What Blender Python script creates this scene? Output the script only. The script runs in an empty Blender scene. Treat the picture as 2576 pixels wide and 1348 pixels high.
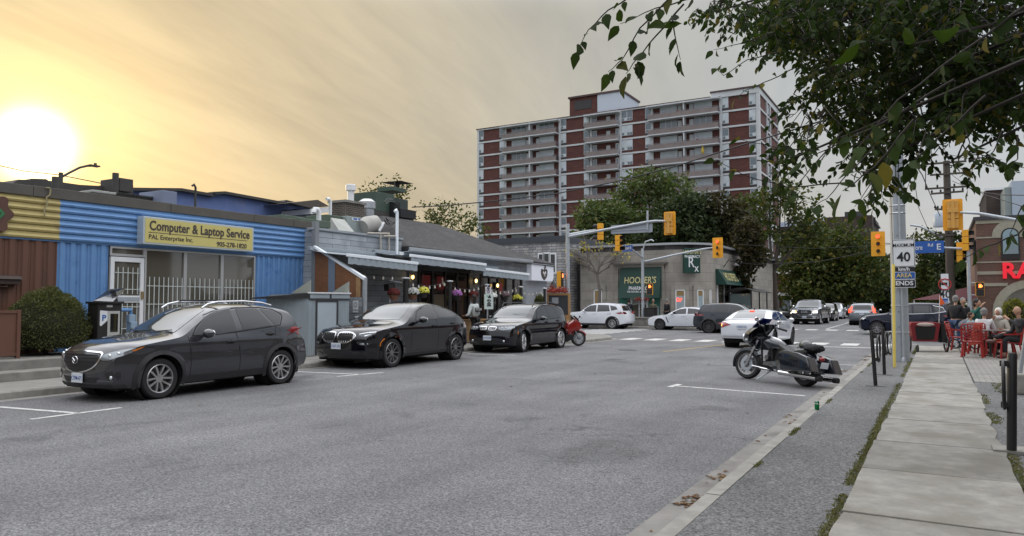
import bpy,bmesh,math,random
from mathutils import Vector,Matrix,noise
from mathutils.bvhtree import BVHTree
from mathutils.geometry import delaunay_2d_cdt
R=math.radians
SC=bpy.context.scene
COL=SC.collection
#  camera
CAMZ=1.65;PITCH=R(2.709);YAW=R(29.975);FPX=1860.0
cd=bpy.data.cameras.new('camera');cam=bpy.data.objects.new('camera',cd);COL.objects.link(cam)
cam.location=(0,0,CAMZ);cam.rotation_euler=(R(90)+PITCH,0,YAW)
cd.sensor_width=36;cd.lens=36*FPX/2576;cd.clip_start=0.1;cd.clip_end=6000
SC.camera=cam
SC.view_settings.view_transform='Standard';SC.view_settings.look='None'
SC.view_settings.exposure=0.35;SC.view_settings.gamma=1.0
SC.cycles.max_bounces=6;SC.cycles.transparent_max_bounces=8
SC.cycles.use_denoising=True
#  world: hazy evening sky with thin streaked cloud
SUN=Vector((-0.8777,0.4452,0.1773)).normalized()
w=bpy.data.worlds.new('World');SC.world=w;w.use_nodes=True
nt=w.node_tree;nt.nodes.clear()
def N(t,**k):
 n=nt.nodes.new(t)
 for a,b in k.items():setattr(n,a,b)
 return n
def M2(op,a,b=None,c=None,clamp=False):
 n=nt.nodes.new('ShaderNodeMath');n.operation=op;n.use_clamp=clamp
 for i,v in enumerate((a,b,c)):
  if v is None:continue
  if isinstance(v,(int,float)):n.inputs[i].default_value=v
  else:nt.links.new(v,n.inputs[i])
 return n.outputs[0]
def MixC(f,a,b,mode='MIX'):
 n=nt.nodes.new('ShaderNodeMix');n.data_type='RGBA';n.blend_type=mode
 for i,v in((0,f),(6,a),(7,b)):
  if isinstance(v,(int,float)):n.inputs[i].default_value=v
  elif isinstance(v,tuple):n.inputs[i].default_value=(*v,1)
  else:nt.links.new(v,n.inputs[i])
 return n.outputs[2]
def Ramp(f,pts,interp='LINEAR'):
 n=nt.nodes.new('ShaderNodeValToRGB');cr=n.color_ramp;cr.interpolation=interp
 while len(cr.elements)<len(pts):cr.elements.new(0.5)
 for e,(p,c)in zip(cr.elements,pts):e.position=p;e.color=(*c,1)
 nt.links.new(f,n.inputs[0]);return n.outputs[0]
tc=N('ShaderNodeTexCoord');DIR=tc.outputs['Generated']
sep=N('ShaderNodeSeparateXYZ');nt.links.new(DIR,sep.inputs[0])
dx,dy,dz=sep.outputs
dt=N('ShaderNodeVectorMath',operation='DOT_PRODUCT');nt.links.new(DIR,dt.inputs[0]);dt.inputs[1].default_value=SUN
a=dt.outputs['Value']
ang=M2('ARCCOSINE',M2('MINIMUM',a,0.99999))
angn=M2('DIVIDE',ang,math.pi)
# flat cloud-layer coordinates, streaks running towards azimuth -14.6 deg
zz=M2('ADD',M2('MAXIMUM',dz,0.0),0.10)
px_,py_=M2('DIVIDE',dx,zz),M2('DIVIDE',dy,zz)
ca,sa=math.cos(R(14.6)),math.sin(R(14.6))
al=M2('SUBTRACT',M2('MULTIPLY',py_,ca),M2('MULTIPLY',px_,sa))
ac=M2('ADD',M2('MULTIPLY',px_,ca),M2('MULTIPLY',py_,sa))
def streak(sa_,sc_,scale,det,dist,seed,rough=0.6):
 cv=N('ShaderNodeCombineXYZ');nt.links.new(M2('MULTIPLY',al,sa_),cv.inputs[0]);nt.links.new(M2('MULTIPLY',ac,sc_),cv.inputs[1]);cv.inputs[2].default_value=seed
 n=N('ShaderNodeTexNoise');nt.links.new(cv.outputs[0],n.inputs['Vector'])
 n.inputs['Scale'].default_value=scale;n.inputs['Detail'].default_value=det;n.inputs['Distortion'].default_value=dist;n.inputs['Roughness'].default_value=rough
 return n.outputs['Fac']
s1=streak(0.30,1.5,1.0,7,0.5,3.1)
s2=streak(0.55,0.9,0.8,6,0.9,9.7)
s3=streak(0.8,4.0,1.3,5,0.5,1.3,0.62)
veil=M2('ADD',M2('ADD',M2('MULTIPLY',s1,0.42),M2('MULTIPLY',s2,0.30)),M2('MULTIPLY',s3,0.28))
veil=M2('MULTIPLY_ADD',veil,5.4,-2.15,clamp=True)
base=Ramp(angn,[(0.0,(.95,.68,.28)),(0.04,(.76,.58,.30)),(0.072,(.69,.56,.35)),(0.155,(.64,.565,.42)),(0.24,(.57,.56,.51)),(0.35,(.60,.64,.68)),(1.0,(.60,.68,.80))])
thin=Ramp(angn,[(0.0,(.50,.35,.15)),(0.04,(.46,.35,.19)),(0.072,(.44,.36,.235)),(0.155,(.46,.42,.33)),(0.24,(.47,.47,.44)),(0.35,(.52,.56,.60)),(1.0,(.42,.52,.70))])
cloud=MixC(veil,thin,base)
# peach band low over the horizon away from the sun
hz=M2('MULTIPLY',M2('SUBTRACT',1.0,M2('MULTIPLY',M2('MAXIMUM',dz,0.0),4.2),clamp=True),0.55)
cloud=MixC(hz,cloud,Ramp(angn,[(0.0,(.44,.28,.10)),(0.1,(.50,.37,.20)),(0.22,(.60,.50,.35)),(0.38,(.76,.69,.61)),(1.0,(.62,.64,.68))]))
# brightness added to the unseen sky overhead, to light the street
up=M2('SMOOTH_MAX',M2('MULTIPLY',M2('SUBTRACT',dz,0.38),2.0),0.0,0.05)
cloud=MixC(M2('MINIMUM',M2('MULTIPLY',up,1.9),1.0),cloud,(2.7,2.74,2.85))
back=M2('MULTIPLY',M2('MULTIPLY_ADD',dy,-1.0,0.15,clamp=True),M2('MINIMUM',M2('MULTIPLY',M2('MAXIMUM',dz,0.0),4.0),1.0))  # added brightness in the unseen sky behind the camera, as fill light
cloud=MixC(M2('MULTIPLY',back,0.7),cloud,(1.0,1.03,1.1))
# the sun's own disc seen through the cloud, and its aureole
g1=M2('POWER',2.71828,M2('MULTIPLY',M2('POWER',M2('DIVIDE',ang,0.037),3.2),-1.0))
g2=M2('POWER',2.71828,M2('MULTIPLY',M2('POWER',M2('DIVIDE',ang,0.068),1.6),-1.0))
g3=M2('POWER',2.71828,M2('MULTIPLY',M2('DIVIDE',ang,0.22),-1.0))
def addc(c,f,col):
 n=N('ShaderNodeVectorMath',operation='MULTIPLY_ADD');cb=N('ShaderNodeCombineXYZ')
 for i in range(3):nt.links.new(f,cb.inputs[i])
 nt.links.new(cb.outputs[0],n.inputs[0]);n.inputs[1].default_value=col
 nt.links.new(c,n.inputs[2]);return n.outputs[0]
cloud=addc(cloud,g3,(.08,.05,.0));cloud=addc(cloud,g2,(.46,.33,.08));cloud=addc(cloud,g1,(3.0,2.6,1.8))
sky=N('ShaderNodeTexSky',sky_type='NISHITA',sun_disc=False);sky.sun_elevation=R(10.2);sky.sun_rotation=R(-63.1);sky.dust_density=3.0
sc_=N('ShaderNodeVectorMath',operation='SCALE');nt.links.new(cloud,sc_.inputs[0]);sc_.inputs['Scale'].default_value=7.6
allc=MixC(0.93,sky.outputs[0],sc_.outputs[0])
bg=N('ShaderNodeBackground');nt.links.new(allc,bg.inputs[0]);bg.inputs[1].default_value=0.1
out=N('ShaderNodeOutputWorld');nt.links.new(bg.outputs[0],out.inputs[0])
w.cycles.sampling_method='MANUAL';w.cycles.sample_map_resolution=1024
#  sun through haze
sl=bpy.data.lights.new('sun','SUN');sl.energy=1.0;sl.angle=R(6);sl.color=(1.0,.80,.52)
so=bpy.data.objects.new('sun',sl);COL.objects.link(so);so.rotation_euler=SUN.to_track_quat('Z','Y').to_euler()
#  picture-to-world helpers (real distances are given by the caller)
def ray(x,y):
 cx,cy=(x-1288)/FPX,-(y-674)/FPX
 d=Vector((cx,math.cos(PITCH)-cy*math.sin(PITCH),math.sin(PITCH)+cy*math.cos(PITCH)))
 return Vector((d.x*math.cos(YAW)-d.y*math.sin(YAW),d.x*math.sin(YAW)+d.y*math.cos(YAW),d.z))
def gz(x,y,z=0.0):d=ray(x,y);return d*((z-CAMZ)/d.z)+Vector((0,0,CAMZ))
def aY(x,y,Y):d=ray(x,y);return d*(Y/d.y)+Vector((0,0,CAMZ))
def aX(x,y,X):d=ray(x,y);return d*(X/d.x)+Vector((0,0,CAMZ))
def aD(x,y,D):d=ray(x,y);return d.normalized()*D+Vector((0,0,CAMZ))
#  object helpers
FR={}
def tag(o,label=None,cat=None,group=None,kind=None):
 if label:o['label']=label
 if cat:o['category']=cat
 if group:o['group']=group
 if kind:o['kind']=kind
 return o
def thing(name,label,cat,loc=(0,0,0),rz=0.0,group=None,rot=None):
 o=bpy.data.objects.new(name,None);COL.objects.link(o);o.empty_display_size=0.2
 o.location=loc;o.rotation_euler=rot if rot else(0,0,rz)
 FR[o.name]=Matrix.Translation(Vector(loc))@o.rotation_euler.to_matrix().to_4x4()
 return tag(o,label,cat,group)
class MB:
 def __init__(s):s.v=[];s.f=[];s.m=[]
 def add(s,vs,fs,mi=0):
  b=len(s.v);s.v+=[Vector(v)for v in vs]
  for f in fs:s.f.append(tuple(b+i for i in f));s.m.append(mi)
  return s
 def box(s,x0,x1,y0,y1,z0,z1,mi=0):
  x0,x1=sorted((x0,x1));y0,y1=sorted((y0,y1));z0,z1=sorted((z0,z1))
  return s.add([(x,y,z)for z in(z0,z1)for x,y in((x0,y0),(x1,y0),(x1,y1),(x0,y1))],
[(3,2,1,0),(4,5,6,7),(0,1,5,4),(1,2,6,5),(2,3,7,6),(3,0,4,7)],mi)
 def obox(s,c,size,rot=(0,0,0),mi=0,mat=None):
  q=MB().box(-size[0]/2,size[0]/2,-size[1]/2,size[1]/2,-size[2]/2,size[2]/2)
  m=mat if mat is not None else __import__('mathutils').Euler(rot).to_matrix()
  return s.add([m@v+Vector(c)for v in q.v],q.f,mi)
 def beam(s,p,q,w,h,mi=0,up=(0,0,1)):
  p,q=Vector(p),Vector(q);d=q-p;L=d.length;d.normalize()
  sx=d.cross(Vector(up))
  if sx.length<1e-4:sx=d.cross(Vector((1,0,0)))
  sx.normalize();u=sx.cross(d)
  m=Matrix((sx,d,u)).transposed()
  return s.obox((p+q)/2,(w,L,h),mi=mi,mat=m)
 def tube(s,pts,r,n=8,mi=0,cap=True,closed=False):
  pts=[Vector(p)for p in pts];k=len(pts)
  rr=r if isinstance(r,(list,tuple))else[r]*k
  vs=[];prev=None
  for i,p in enumerate(pts):
   if closed:t=pts[(i+1)%k]-pts[i-1]
   else:t=pts[min(i+1,k-1)]-pts[max(i-1,0)]
   if t.length<1e-9:t=Vector((0,0,1))
   t.normalize()
   if prev is None:
    a=Vector((0,0,1))if abs(t.z)<.9 else Vector((1,0,0))
    u=t.cross(a).normalized()
   else:
    u=prev-t*prev.dot(t)
    u=u.normalized()if u.length>1e-6 else t.orthogonal().normalized()
   prev=u;vv=t.cross(u)
   vs+=[p+(u*math.cos(2*math.pi*j/n)+vv*math.sin(2*math.pi*j/n))*rr[i]for j in range(n)]
  fs=[]
  for i in range(k if closed else k-1):
   a,b=i*n,((i+1)%k)*n
   fs+=[(a+j,a+(j+1)%n,b+(j+1)%n,b+j)for j in range(n)]
  if cap and not closed:fs+=[tuple(range(n-1,-1,-1)),tuple(range((k-1)*n,k*n))]
  return s.add(vs,fs,mi)
 def prism(s,poly,ax,a,b,mi=0):
  A=sum(poly[i][0]*poly[(i+1)%len(poly)][1]-poly[(i+1)%len(poly)][0]*poly[i][1]for i in range(len(poly)))
  if A<0:poly=poly[::-1]
  a,b=sorted((a,b))
  f={'x':lambda p,t:(t,p[0],p[1]),'y':lambda p,t:(p[0],t,p[1]),'z':lambda p,t:(p[0],p[1],t)}[ax]
  n=len(poly);vs=[f(p,a)for p in poly]+[f(p,b)for p in poly]
  c0,c1=tuple(range(n-1,-1,-1)),tuple(range(n,2*n))
  sd=[(i,(i+1)%n,n+(i+1)%n,n+i)for i in range(n)]
  if ax=='y':c0,c1=c0[::-1],c1[::-1];sd=[q[::-1]for q in sd]
  return s.add(vs,[c0,c1]+sd,mi)
 def lathe(s,prof,o=(0,0,0),ax='z',n=16,mi=0,a0=0.0,a1=2*math.pi,cap=True):
  o=Vector(o);full=abs(a1-a0-2*math.pi)<1e-6;m=n if full else n+1;vs=[]
  for r_,h in prof:
   for j in range(m):
    t=a0+(a1-a0)*j/n;c,q=r_*math.cos(t),r_*math.sin(t)
    vs.append(o+Vector({'z':(c,q,h),'y':(q,h,c),'x':(h,c,q)}[ax]))
  fs=[]
  for i in range(len(prof)-1):
   for j in range(n):
    k=(j+1)%m;fs.append((i*m+j,i*m+k,(i+1)*m+k,(i+1)*m+j))
  if full and cap:
   if prof[0][0]>1e-6:fs.append(tuple(range(n-1,-1,-1)))
   if prof[-1][0]>1e-6:fs.append(tuple((len(prof)-1)*m+j for j in range(n)))
  return s.add(vs,fs,mi)
 def ell(s,c,r,nu=16,nv=10,mi=0,amp=0.0,fr=3.0,rot=None,cut=None):
  r=(r,r,r)if isinstance(r,(int,float))else r;vs=[]
  for i in range(nv+1):
   t=math.pi*i/nv
   for j in range(nu):
    p=2*math.pi*j/nu;d=Vector((math.sin(t)*math.cos(p),math.sin(t)*math.sin(p),math.cos(t)))
    k=1+amp*noise.noise(d*fr+Vector(c)*1.7)if amp else 1
    q=Vector((d.x*r[0]*k,d.y*r[1]*k,d.z*r[2]*k))
    if cut is not None and q.z<cut:q.z=cut
    if rot is not None:q=rot@q
    vs.append(q+Vector(c))
  fs=[]
  for i in range(nv):
   for j in range(nu):
    k=(j+1)%nu
    if i==0:fs.append((j,nu+j,nu+k))
    elif i==nv-1:fs.append((i*nu+j,nv*nu+j,i*nu+k))
    else:fs.append((i*nu+j,(i+1)*nu+j,(i+1)*nu+k,i*nu+k))
  return s.add(vs,fs,mi)
 def quad(s,a,b,c,d,mi=0):return s.add([a,b,c,d],[(0,1,2,3)],mi)
 def xf(s,m):s.v=[m@v for v in s.v];return s
 def join(s,o,mi=None):
  b=len(s.v);s.v+=o.v
  for f,k in zip(o.f,o.m):s.f.append(tuple(b+i for i in f));s.m.append(k if mi is None else mi)
  return s
 def build(s,name,mats,parent=None,world=False,smooth=None,bevel=0,label=None,fix=True):
  me=bpy.data.meshes.new(name)
  vs=s.v
  if world and parent is not None:iv=FR[parent.name].inverted();vs=[iv@v for v in vs]
  me.from_pydata([tuple(v)for v in vs],[],s.f)
  if not isinstance(mats,(list,tuple)):mats=[mats]
  for m in mats:me.materials.append(m)
  for p,k in zip(me.polygons,s.m):p.material_index=k
  if fix or bevel:
   bm=bmesh.new();bm.from_mesh(me)
   if bevel:
    bmesh.ops.remove_doubles(bm,verts=bm.verts,dist=1e-5)
    ed=[e for e in bm.edges if len(e.link_faces)==2 and e.calc_face_angle(0)>0.5]
    bmesh.ops.bevel(bm,geom=ed,offset=bevel,segments=2,affect='EDGES',profile=0.6,clamp_overlap=True)
   if fix:bmesh.ops.recalc_face_normals(bm,faces=bm.faces)
   bm.to_mesh(me);bm.free()
  if smooth:
   me.polygons.foreach_set('use_smooth',[True]*len(me.polygons))
   me.set_sharp_from_angle(angle=R(smooth))
  o=bpy.data.objects.new(name,me);COL.objects.link(o)
  if parent is not None:o.parent=parent;FR[o.name]=FR[parent.name]
  else:FR[o.name]=Matrix()
  if label:o['label']=label
  return o
def children(o):return[c for c in bpy.data.objects if c.parent==o]
def copy_tree(o,parent=None,kids=None):
 c=o.copy();COL.objects.link(c)
 if parent:c.parent=parent
 for ch in o.children:copy_tree(ch,c)
 return c
def text(s,size,mat,parent,loc,rot,name='lettering',bold=0.0,ext=0.004,align='CENTER',sx=1.0,label=None,shear=0.0,sp=1.0):
 cu=bpy.data.curves.new(name,'FONT');cu.body=s;cu.size=size;cu.extrude=ext;cu.offset=min(bold*.6,size*(.036 if size>.3 else .022))
 cu.align_x=align;cu.align_y='CENTER';cu.shear=shear;cu.space_character=sp;cu.resolution_u=3
 cu.materials.append(mat)
 tmp=bpy.data.objects.new(name,cu);COL.objects.link(tmp);bpy.context.view_layer.update()
 me=bpy.data.meshes.new_from_object(tmp.evaluated_get(bpy.context.evaluated_depsgraph_get()));bpy.data.objects.remove(tmp);me.name=name
 if not me.materials:me.materials.append(mat)
 o=bpy.data.objects.new(name,me);COL.objects.link(o);o.scale=(sx,1,1)
 m=Matrix.Translation(Vector(loc))@__import__('mathutils').Euler(rot).to_matrix().to_4x4()
 if parent is not None:
  m=FR[parent.name].inverted()@m;o.parent=parent
 o.location=m.to_translation();o.rotation_euler=m.to_euler()
 FR[o.name]=FR[parent.name]if parent is not None else Matrix()
 if label:o['label']=label
 return o
#  materials
MATS={}
def mat(name,col,rough=0.6,metal=0.0,var=0.0,vs=2.0,bump=0.0,bs=60.0,coat=0.0,em=None,ems=1.0,spec=0.5,alpha=None,trans=0.0,det=4.0,stretch=None,dirt=None,sub=0.0):
 if name in MATS:return MATS[name]
 m=bpy.data.materials.new(name);m.use_nodes=True;t=m.node_tree;b=t.nodes['Principled BSDF']
 b.inputs['Base Color'].default_value=(*col,1);b.inputs['Roughness'].default_value=rough;b.inputs['Metallic'].default_value=metal
 b.inputs['Coat Weight'].default_value=coat;b.inputs['Coat Roughness'].default_value=0.04;b.inputs['Specular IOR Level'].default_value=spec
 if trans:b.inputs['Transmission Weight'].default_value=trans
 if em:b.inputs['Emission Color'].default_value=(*em,1);b.inputs['Emission Strength'].default_value=ems
 MATS[name]=m
 if var or bump or dirt:
  g=t.nodes.new('ShaderNodeNewGeometry');P=g.outputs['Position']
  if stretch:
   mp=t.nodes.new('ShaderNodeMapping');mp.inputs['Scale'].default_value=stretch;t.links.new(P,mp.inputs[0]);P=mp.outputs[0]
 if var:
  n=t.nodes.new('ShaderNodeTexNoise');n.inputs['Scale'].default_value=vs;n.inputs['Detail'].default_value=det;n.inputs['Roughness'].default_value=.65;t.links.new(P,n.inputs['Vector'])
  mr=t.nodes.new('ShaderNodeMapRange');mr.inputs[1].default_value=.25;mr.inputs[2].default_value=.75;mr.inputs[3].default_value=1-var;mr.inputs[4].default_value=1+var
  t.links.new(n.outputs['Fac'],mr.inputs[0])
  vm=t.nodes.new('ShaderNodeVectorMath');vm.operation='SCALE';vm.inputs[0].default_value=col;t.links.new(mr.outputs[0],vm.inputs['Scale'])
  last=vm.outputs[0]
  if dirt:
   n2=t.nodes.new('ShaderNodeTexNoise');n2.inputs['Scale'].default_value=dirt[1];n2.inputs['Detail'].default_value=6;t.links.new(P,n2.inputs['Vector'])
   r2=t.nodes.new('ShaderNodeMapRange');r2.inputs[1].default_value=dirt[2];r2.inputs[2].default_value=dirt[2]+.15;t.links.new(n2.outputs['Fac'],r2.inputs[0])
   mx=t.nodes.new('ShaderNodeMix');mx.data_type='RGBA';t.links.new(r2.outputs[0],mx.inputs[0]);t.links.new(last,mx.inputs[6]);mx.inputs[7].default_value=(*dirt[0],1)
   last=mx.outputs[2]
  t.links.new(last,b.inputs['Base Color'])
 if bump:
  n=t.nodes.new('ShaderNodeTexNoise');n.inputs['Scale'].default_value=bs;n.inputs['Detail'].default_value=3;t.links.new(P,n.inputs['Vector'])
  bp=t.nodes.new('ShaderNodeBump');bp.inputs['Strength'].default_value=bump;bp.inputs['Distance'].default_value=0.02
  t.links.new(n.outputs['Fac'],bp.inputs['Height']);t.links.new(bp.outputs[0],b.inputs['Normal'])
 return m
def brickmat(name,c1,c2,mortar,bw=.22,rh=.075,ms=.012,rough=.85,scale=1.0,offs=0.5,var=.25,bump=.4,horiz=False,sq=1.0):
 if name in MATS:return MATS[name]
 m=bpy.data.materials.new(name);m.use_nodes=True;t=m.node_tree;b=t.nodes['Principled BSDF'];b.inputs['Roughness'].default_value=rough
 g=t.nodes.new('ShaderNodeNewGeometry');sp=t.nodes.new('ShaderNodeSeparateXYZ');t.links.new(g.outputs['Position'],sp.inputs[0])
 cb=t.nodes.new('ShaderNodeCombineXYZ')
 if horiz:t.links.new(sp.outputs[0],cb.inputs[0]);t.links.new(sp.outputs[1],cb.inputs[1])
 else:
  ad=t.nodes.new('ShaderNodeMath');t.links.new(sp.outputs[0],ad.inputs[0]);t.links.new(sp.outputs[1],ad.inputs[1])
  t.links.new(ad.outputs[0],cb.inputs[0]);t.links.new(sp.outputs[2],cb.inputs[1])
 br=t.nodes.new('ShaderNodeTexBrick');t.links.new(cb.outputs[0],br.inputs['Vector']);br.offset=offs;br.squash=sq
 br.inputs['Color1'].default_value=(*c1,1);br.inputs['Color2'].default_value=(*c2,1);br.inputs['Mortar'].default_value=(*mortar,1)
 br.inputs['Scale'].default_value=scale;br.inputs['Brick Width'].default_value=bw;br.inputs['Row Height'].default_value=rh;br.inputs['Mortar Size'].default_value=ms;br.inputs['Bias'].default_value=0
 n=t.nodes.new('ShaderNodeTexNoise');n.inputs['Scale'].default_value=1.3;n.inputs['Detail'].default_value=6;t.links.new(g.outputs['Position'],n.inputs['Vector'])
 mr=t.nodes.new('ShaderNodeMapRange');mr.inputs[1].default_value=.3;mr.inputs[2].default_value=.7;mr.inputs[3].default_value=1-var;mr.inputs[4].default_value=1+var;t.links.new(n.outputs['Fac'],mr.inputs[0])
 vm=t.nodes.new('ShaderNodeVectorMath');vm.operation='SCALE';t.links.new(br.outputs['Color'],vm.inputs[0]);t.links.new(mr.outputs[0],vm.inputs['Scale'])
 t.links.new(vm.outputs[0],b.inputs['Base Color'])
 bp=t.nodes.new('ShaderNodeBump');bp.inputs['Strength'].default_value=bump;bp.inputs['Distance'].default_value=0.01;bp.invert=True
 t.links.new(br.outputs['Fac'],bp.inputs['Height']);t.links.new(bp.outputs[0],b.inputs['Normal'])
 MATS[name]=m;return m
def leafmat(name,ca,cb,cc=None,tr=.35,rough=.55):
 if name in MATS:return MATS[name]
 m=bpy.data.materials.new(name);m.use_nodes=True;t=m.node_tree;b=t.nodes['Principled BSDF'];b.inputs['Roughness'].default_value=rough;b.inputs['Specular IOR Level'].default_value=.15
 g=t.nodes.new('ShaderNodeNewGeometry');r=t.nodes.new('ShaderNodeValToRGB');t.links.new(g.outputs['Random Per Island'],r.inputs[0])
 r.color_ramp.elements[0].color=(*ca,1);r.color_ramp.elements[1].color=(*cb,1);r.color_ramp.elements[1].position=.88 if cc else 1.0
 if cc:e=r.color_ramp.elements.new(.97);e.color=(*cc,1)
 nn=t.nodes.new('ShaderNodeTexNoise');nn.inputs['Scale'].default_value=.35;nn.inputs['Detail'].default_value=4;t.links.new(g.outputs['Position'],nn.inputs['Vector'])
 nm=t.nodes.new('ShaderNodeMapRange');nm.inputs[1].default_value=.35;nm.inputs[2].default_value=.65;nm.inputs[3].default_value=.7;nm.inputs[4].default_value=1.35;t.links.new(nn.outputs['Fac'],nm.inputs[0])
 sv=t.nodes.new('ShaderNodeVectorMath');sv.operation='SCALE';t.links.new(r.outputs[0],sv.inputs[0]);t.links.new(nm.outputs[0],sv.inputs['Scale'])
 t.links.new(sv.outputs[0],b.inputs['Base Color'])
 tl=t.nodes.new('ShaderNodeBsdfTranslucent');hs=t.nodes.new('ShaderNodeVectorMath');hs.operation='MULTIPLY';hs.inputs[1].default_value=(1.5,1.7,.7);t.links.new(r.outputs[0],hs.inputs[0]);t.links.new(hs.outputs[0],tl.inputs[0])
 mx=t.nodes.new('ShaderNodeMixShader');mx.inputs[0].default_value=tr;t.links.new(b.outputs[0],mx.inputs[1]);t.links.new(tl.outputs[0],mx.inputs[2])
 t.links.new(mx.outputs[0],t.nodes['Material Output'].inputs[0]);MATS[name]=m;return m
def asphaltmat(name,c,speck=.45,patch=.16,crack=True,tint=(1,1,1.03),stains=()):
 m=bpy.data.materials.new(name);m.use_nodes=True;t=m.node_tree;b=t.nodes['Principled BSDF'];b.inputs['Roughness'].default_value=.82;b.inputs['Specular IOR Level'].default_value=.35
 g=t.nodes.new('ShaderNodeNewGeometry');P=g.outputs['Position']
 def nz(sc,det,lo,hi,a=.3,z=.7,dist=0,st=None):
  n=t.nodes.new('ShaderNodeTexNoise');n.inputs['Scale'].default_value=sc;n.inputs['Detail'].default_value=det;n.inputs['Distortion'].default_value=dist
  v=P
  if st:mp=t.nodes.new('ShaderNodeMapping');mp.inputs['Scale'].default_value=st;t.links.new(P,mp.inputs[0]);v=mp.outputs[0]
  t.links.new(v,n.inputs['Vector'])
  r=t.nodes.new('ShaderNodeMapRange');r.inputs[1].default_value=a;r.inputs[2].default_value=z;r.inputs[3].default_value=lo;r.inputs[4].default_value=hi;t.links.new(n.outputs['Fac'],r.inputs[0]);return r.outputs[0],n
 def mul(x,y):
  q=t.nodes.new('ShaderNodeMath');q.operation='MULTIPLY';t.links.new(x,q.inputs[0]);t.links.new(y,q.inputs[1]);return q.outputs[0]
 vo=t.nodes.new('ShaderNodeTexVoronoi');vo.inputs['Scale'].default_value=75;t.links.new(P,vo.inputs['Vector'])
 rv=t.nodes.new('ShaderNodeMapRange');sv=t.nodes.new('ShaderNodeSeparateXYZ');t.links.new(vo.outputs['Color'],sv.inputs[0]);t.links.new(sv.outputs[0],rv.inputs[0]);rv.inputs[3].default_value=1-speck;rv.inputs[4].default_value=1+speck
 f=rv.outputs[0]
 a1,n1=nz(38,3,1-speck*.5,1+speck*.5);f=mul(f,a1)
 a2,_=nz(.55,6,1-patch,1+patch);f=mul(f,a2)
 a3,_=nz(1.0,5,1-patch*.7,1+patch*.5,st=(1.6,.12,1));f=mul(f,a3)
 a4,_=nz(.9,7,1.0,.72,a=.60,z=.72,dist=.8);f=mul(f,a4)
 for sx,sy,sr,sk in stains:
  vd=t.nodes.new('ShaderNodeVectorMath');vd.operation='DISTANCE';vd.inputs[1].default_value=(sx,sy,0);t.links.new(P,vd.inputs[0])
  m1=t.nodes.new('ShaderNodeMapRange');m1.inputs[1].default_value=sr*.2;m1.inputs[2].default_value=sr;m1.inputs[3].default_value=.30;m1.inputs[4].default_value=-.3;t.links.new(vd.outputs['Value'],m1.inputs[0])
  nn=t.nodes.new('ShaderNodeTexNoise');nn.inputs['Scale'].default_value=2.6/sr;nn.inputs['Detail'].default_value=7;nn.inputs['Distortion'].default_value=.6;t.links.new(P,nn.inputs['Vector'])
  ad=t.nodes.new('ShaderNodeMath');t.links.new(m1.outputs[0],ad.inputs[0]);t.links.new(nn.outputs['Fac'],ad.inputs[1])
  m3=t.nodes.new('ShaderNodeMapRange');m3.inputs[1].default_value=.55;m3.inputs[2].default_value=.80;m3.inputs[3].default_value=1;m3.inputs[4].default_value=sk;t.links.new(ad.outputs[0],m3.inputs[0]);f=mul(f,m3.outputs[0])
 if crack:
  vc=t.nodes.new('ShaderNodeTexVoronoi');vc.feature='DISTANCE_TO_EDGE';vc.inputs['Scale'].default_value=.16;dn=t.nodes.new('ShaderNodeTexNoise');dn.inputs['Scale'].default_value=1.2;dn.inputs['Detail'].default_value=7
  t.links.new(P,dn.inputs['Vector']);va=t.nodes.new('ShaderNodeVectorMath');va.operation='MULTIPLY_ADD';va.inputs[1].default_value=(2.2,2.2,0);t.links.new(dn.outputs['Color'],va.inputs[0]);t.links.new(P,va.inputs[2])
  t.links.new(va.outputs[0],vc.inputs['Vector']);rc=t.nodes.new('ShaderNodeMapRange');rc.inputs[1].default_value=.0005;rc.inputs[2].default_value=.0022;rc.inputs[3].default_value=.62;rc.inputs[4].default_value=1;t.links.new(vc.outputs['Distance'],rc.inputs[0]);f=mul(f,rc.outputs[0])
 vm=t.nodes.new('ShaderNodeVectorMath');vm.operation='SCALE';vm.inputs[0].default_value=tuple(c*q for q in tint);t.links.new(f,vm.inputs['Scale']);t.links.new(vm.outputs[0],b.inputs['Base Color'])
 bp=t.nodes.new('ShaderNodeBump');bp.inputs['Strength'].default_value=.5;bp.inputs['Distance'].default_value=.006;t.links.new(n1.outputs['Fac'],bp.inputs['Height']);t.links.new(bp.outputs[0],b.inputs['Normal'])
 MATS[name]=m;return m
steel=mat('galvanised steel',(.42,.45,.48),.5,.55,var=.12,vs=6)
darkmetal=mat('black metal',(.012,.012,.013),.4,.0,bump=.05)
blackpl=mat('black plastic',(.018,.018,.02),.55)
rubber=mat('tyre rubber',(.014,.014,.015),.75,bump=.1,bs=80)
white=mat('white paint',(.72,.73,.74),.5,var=.05,vs=3)
chrome=mat('chrome',(.75,.76,.78),.12,1.0)
alloy=mat('alloy',(.55,.55,.55),.3,.9)
alloydark=mat('dark alloy',(.10,.10,.105),.35,.8)
red=mat('red paint',(.45,.02,.02),.4)
yel=mat('signal yellow',(.78,.36,.015),.5,var=.06,vs=8)
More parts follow.
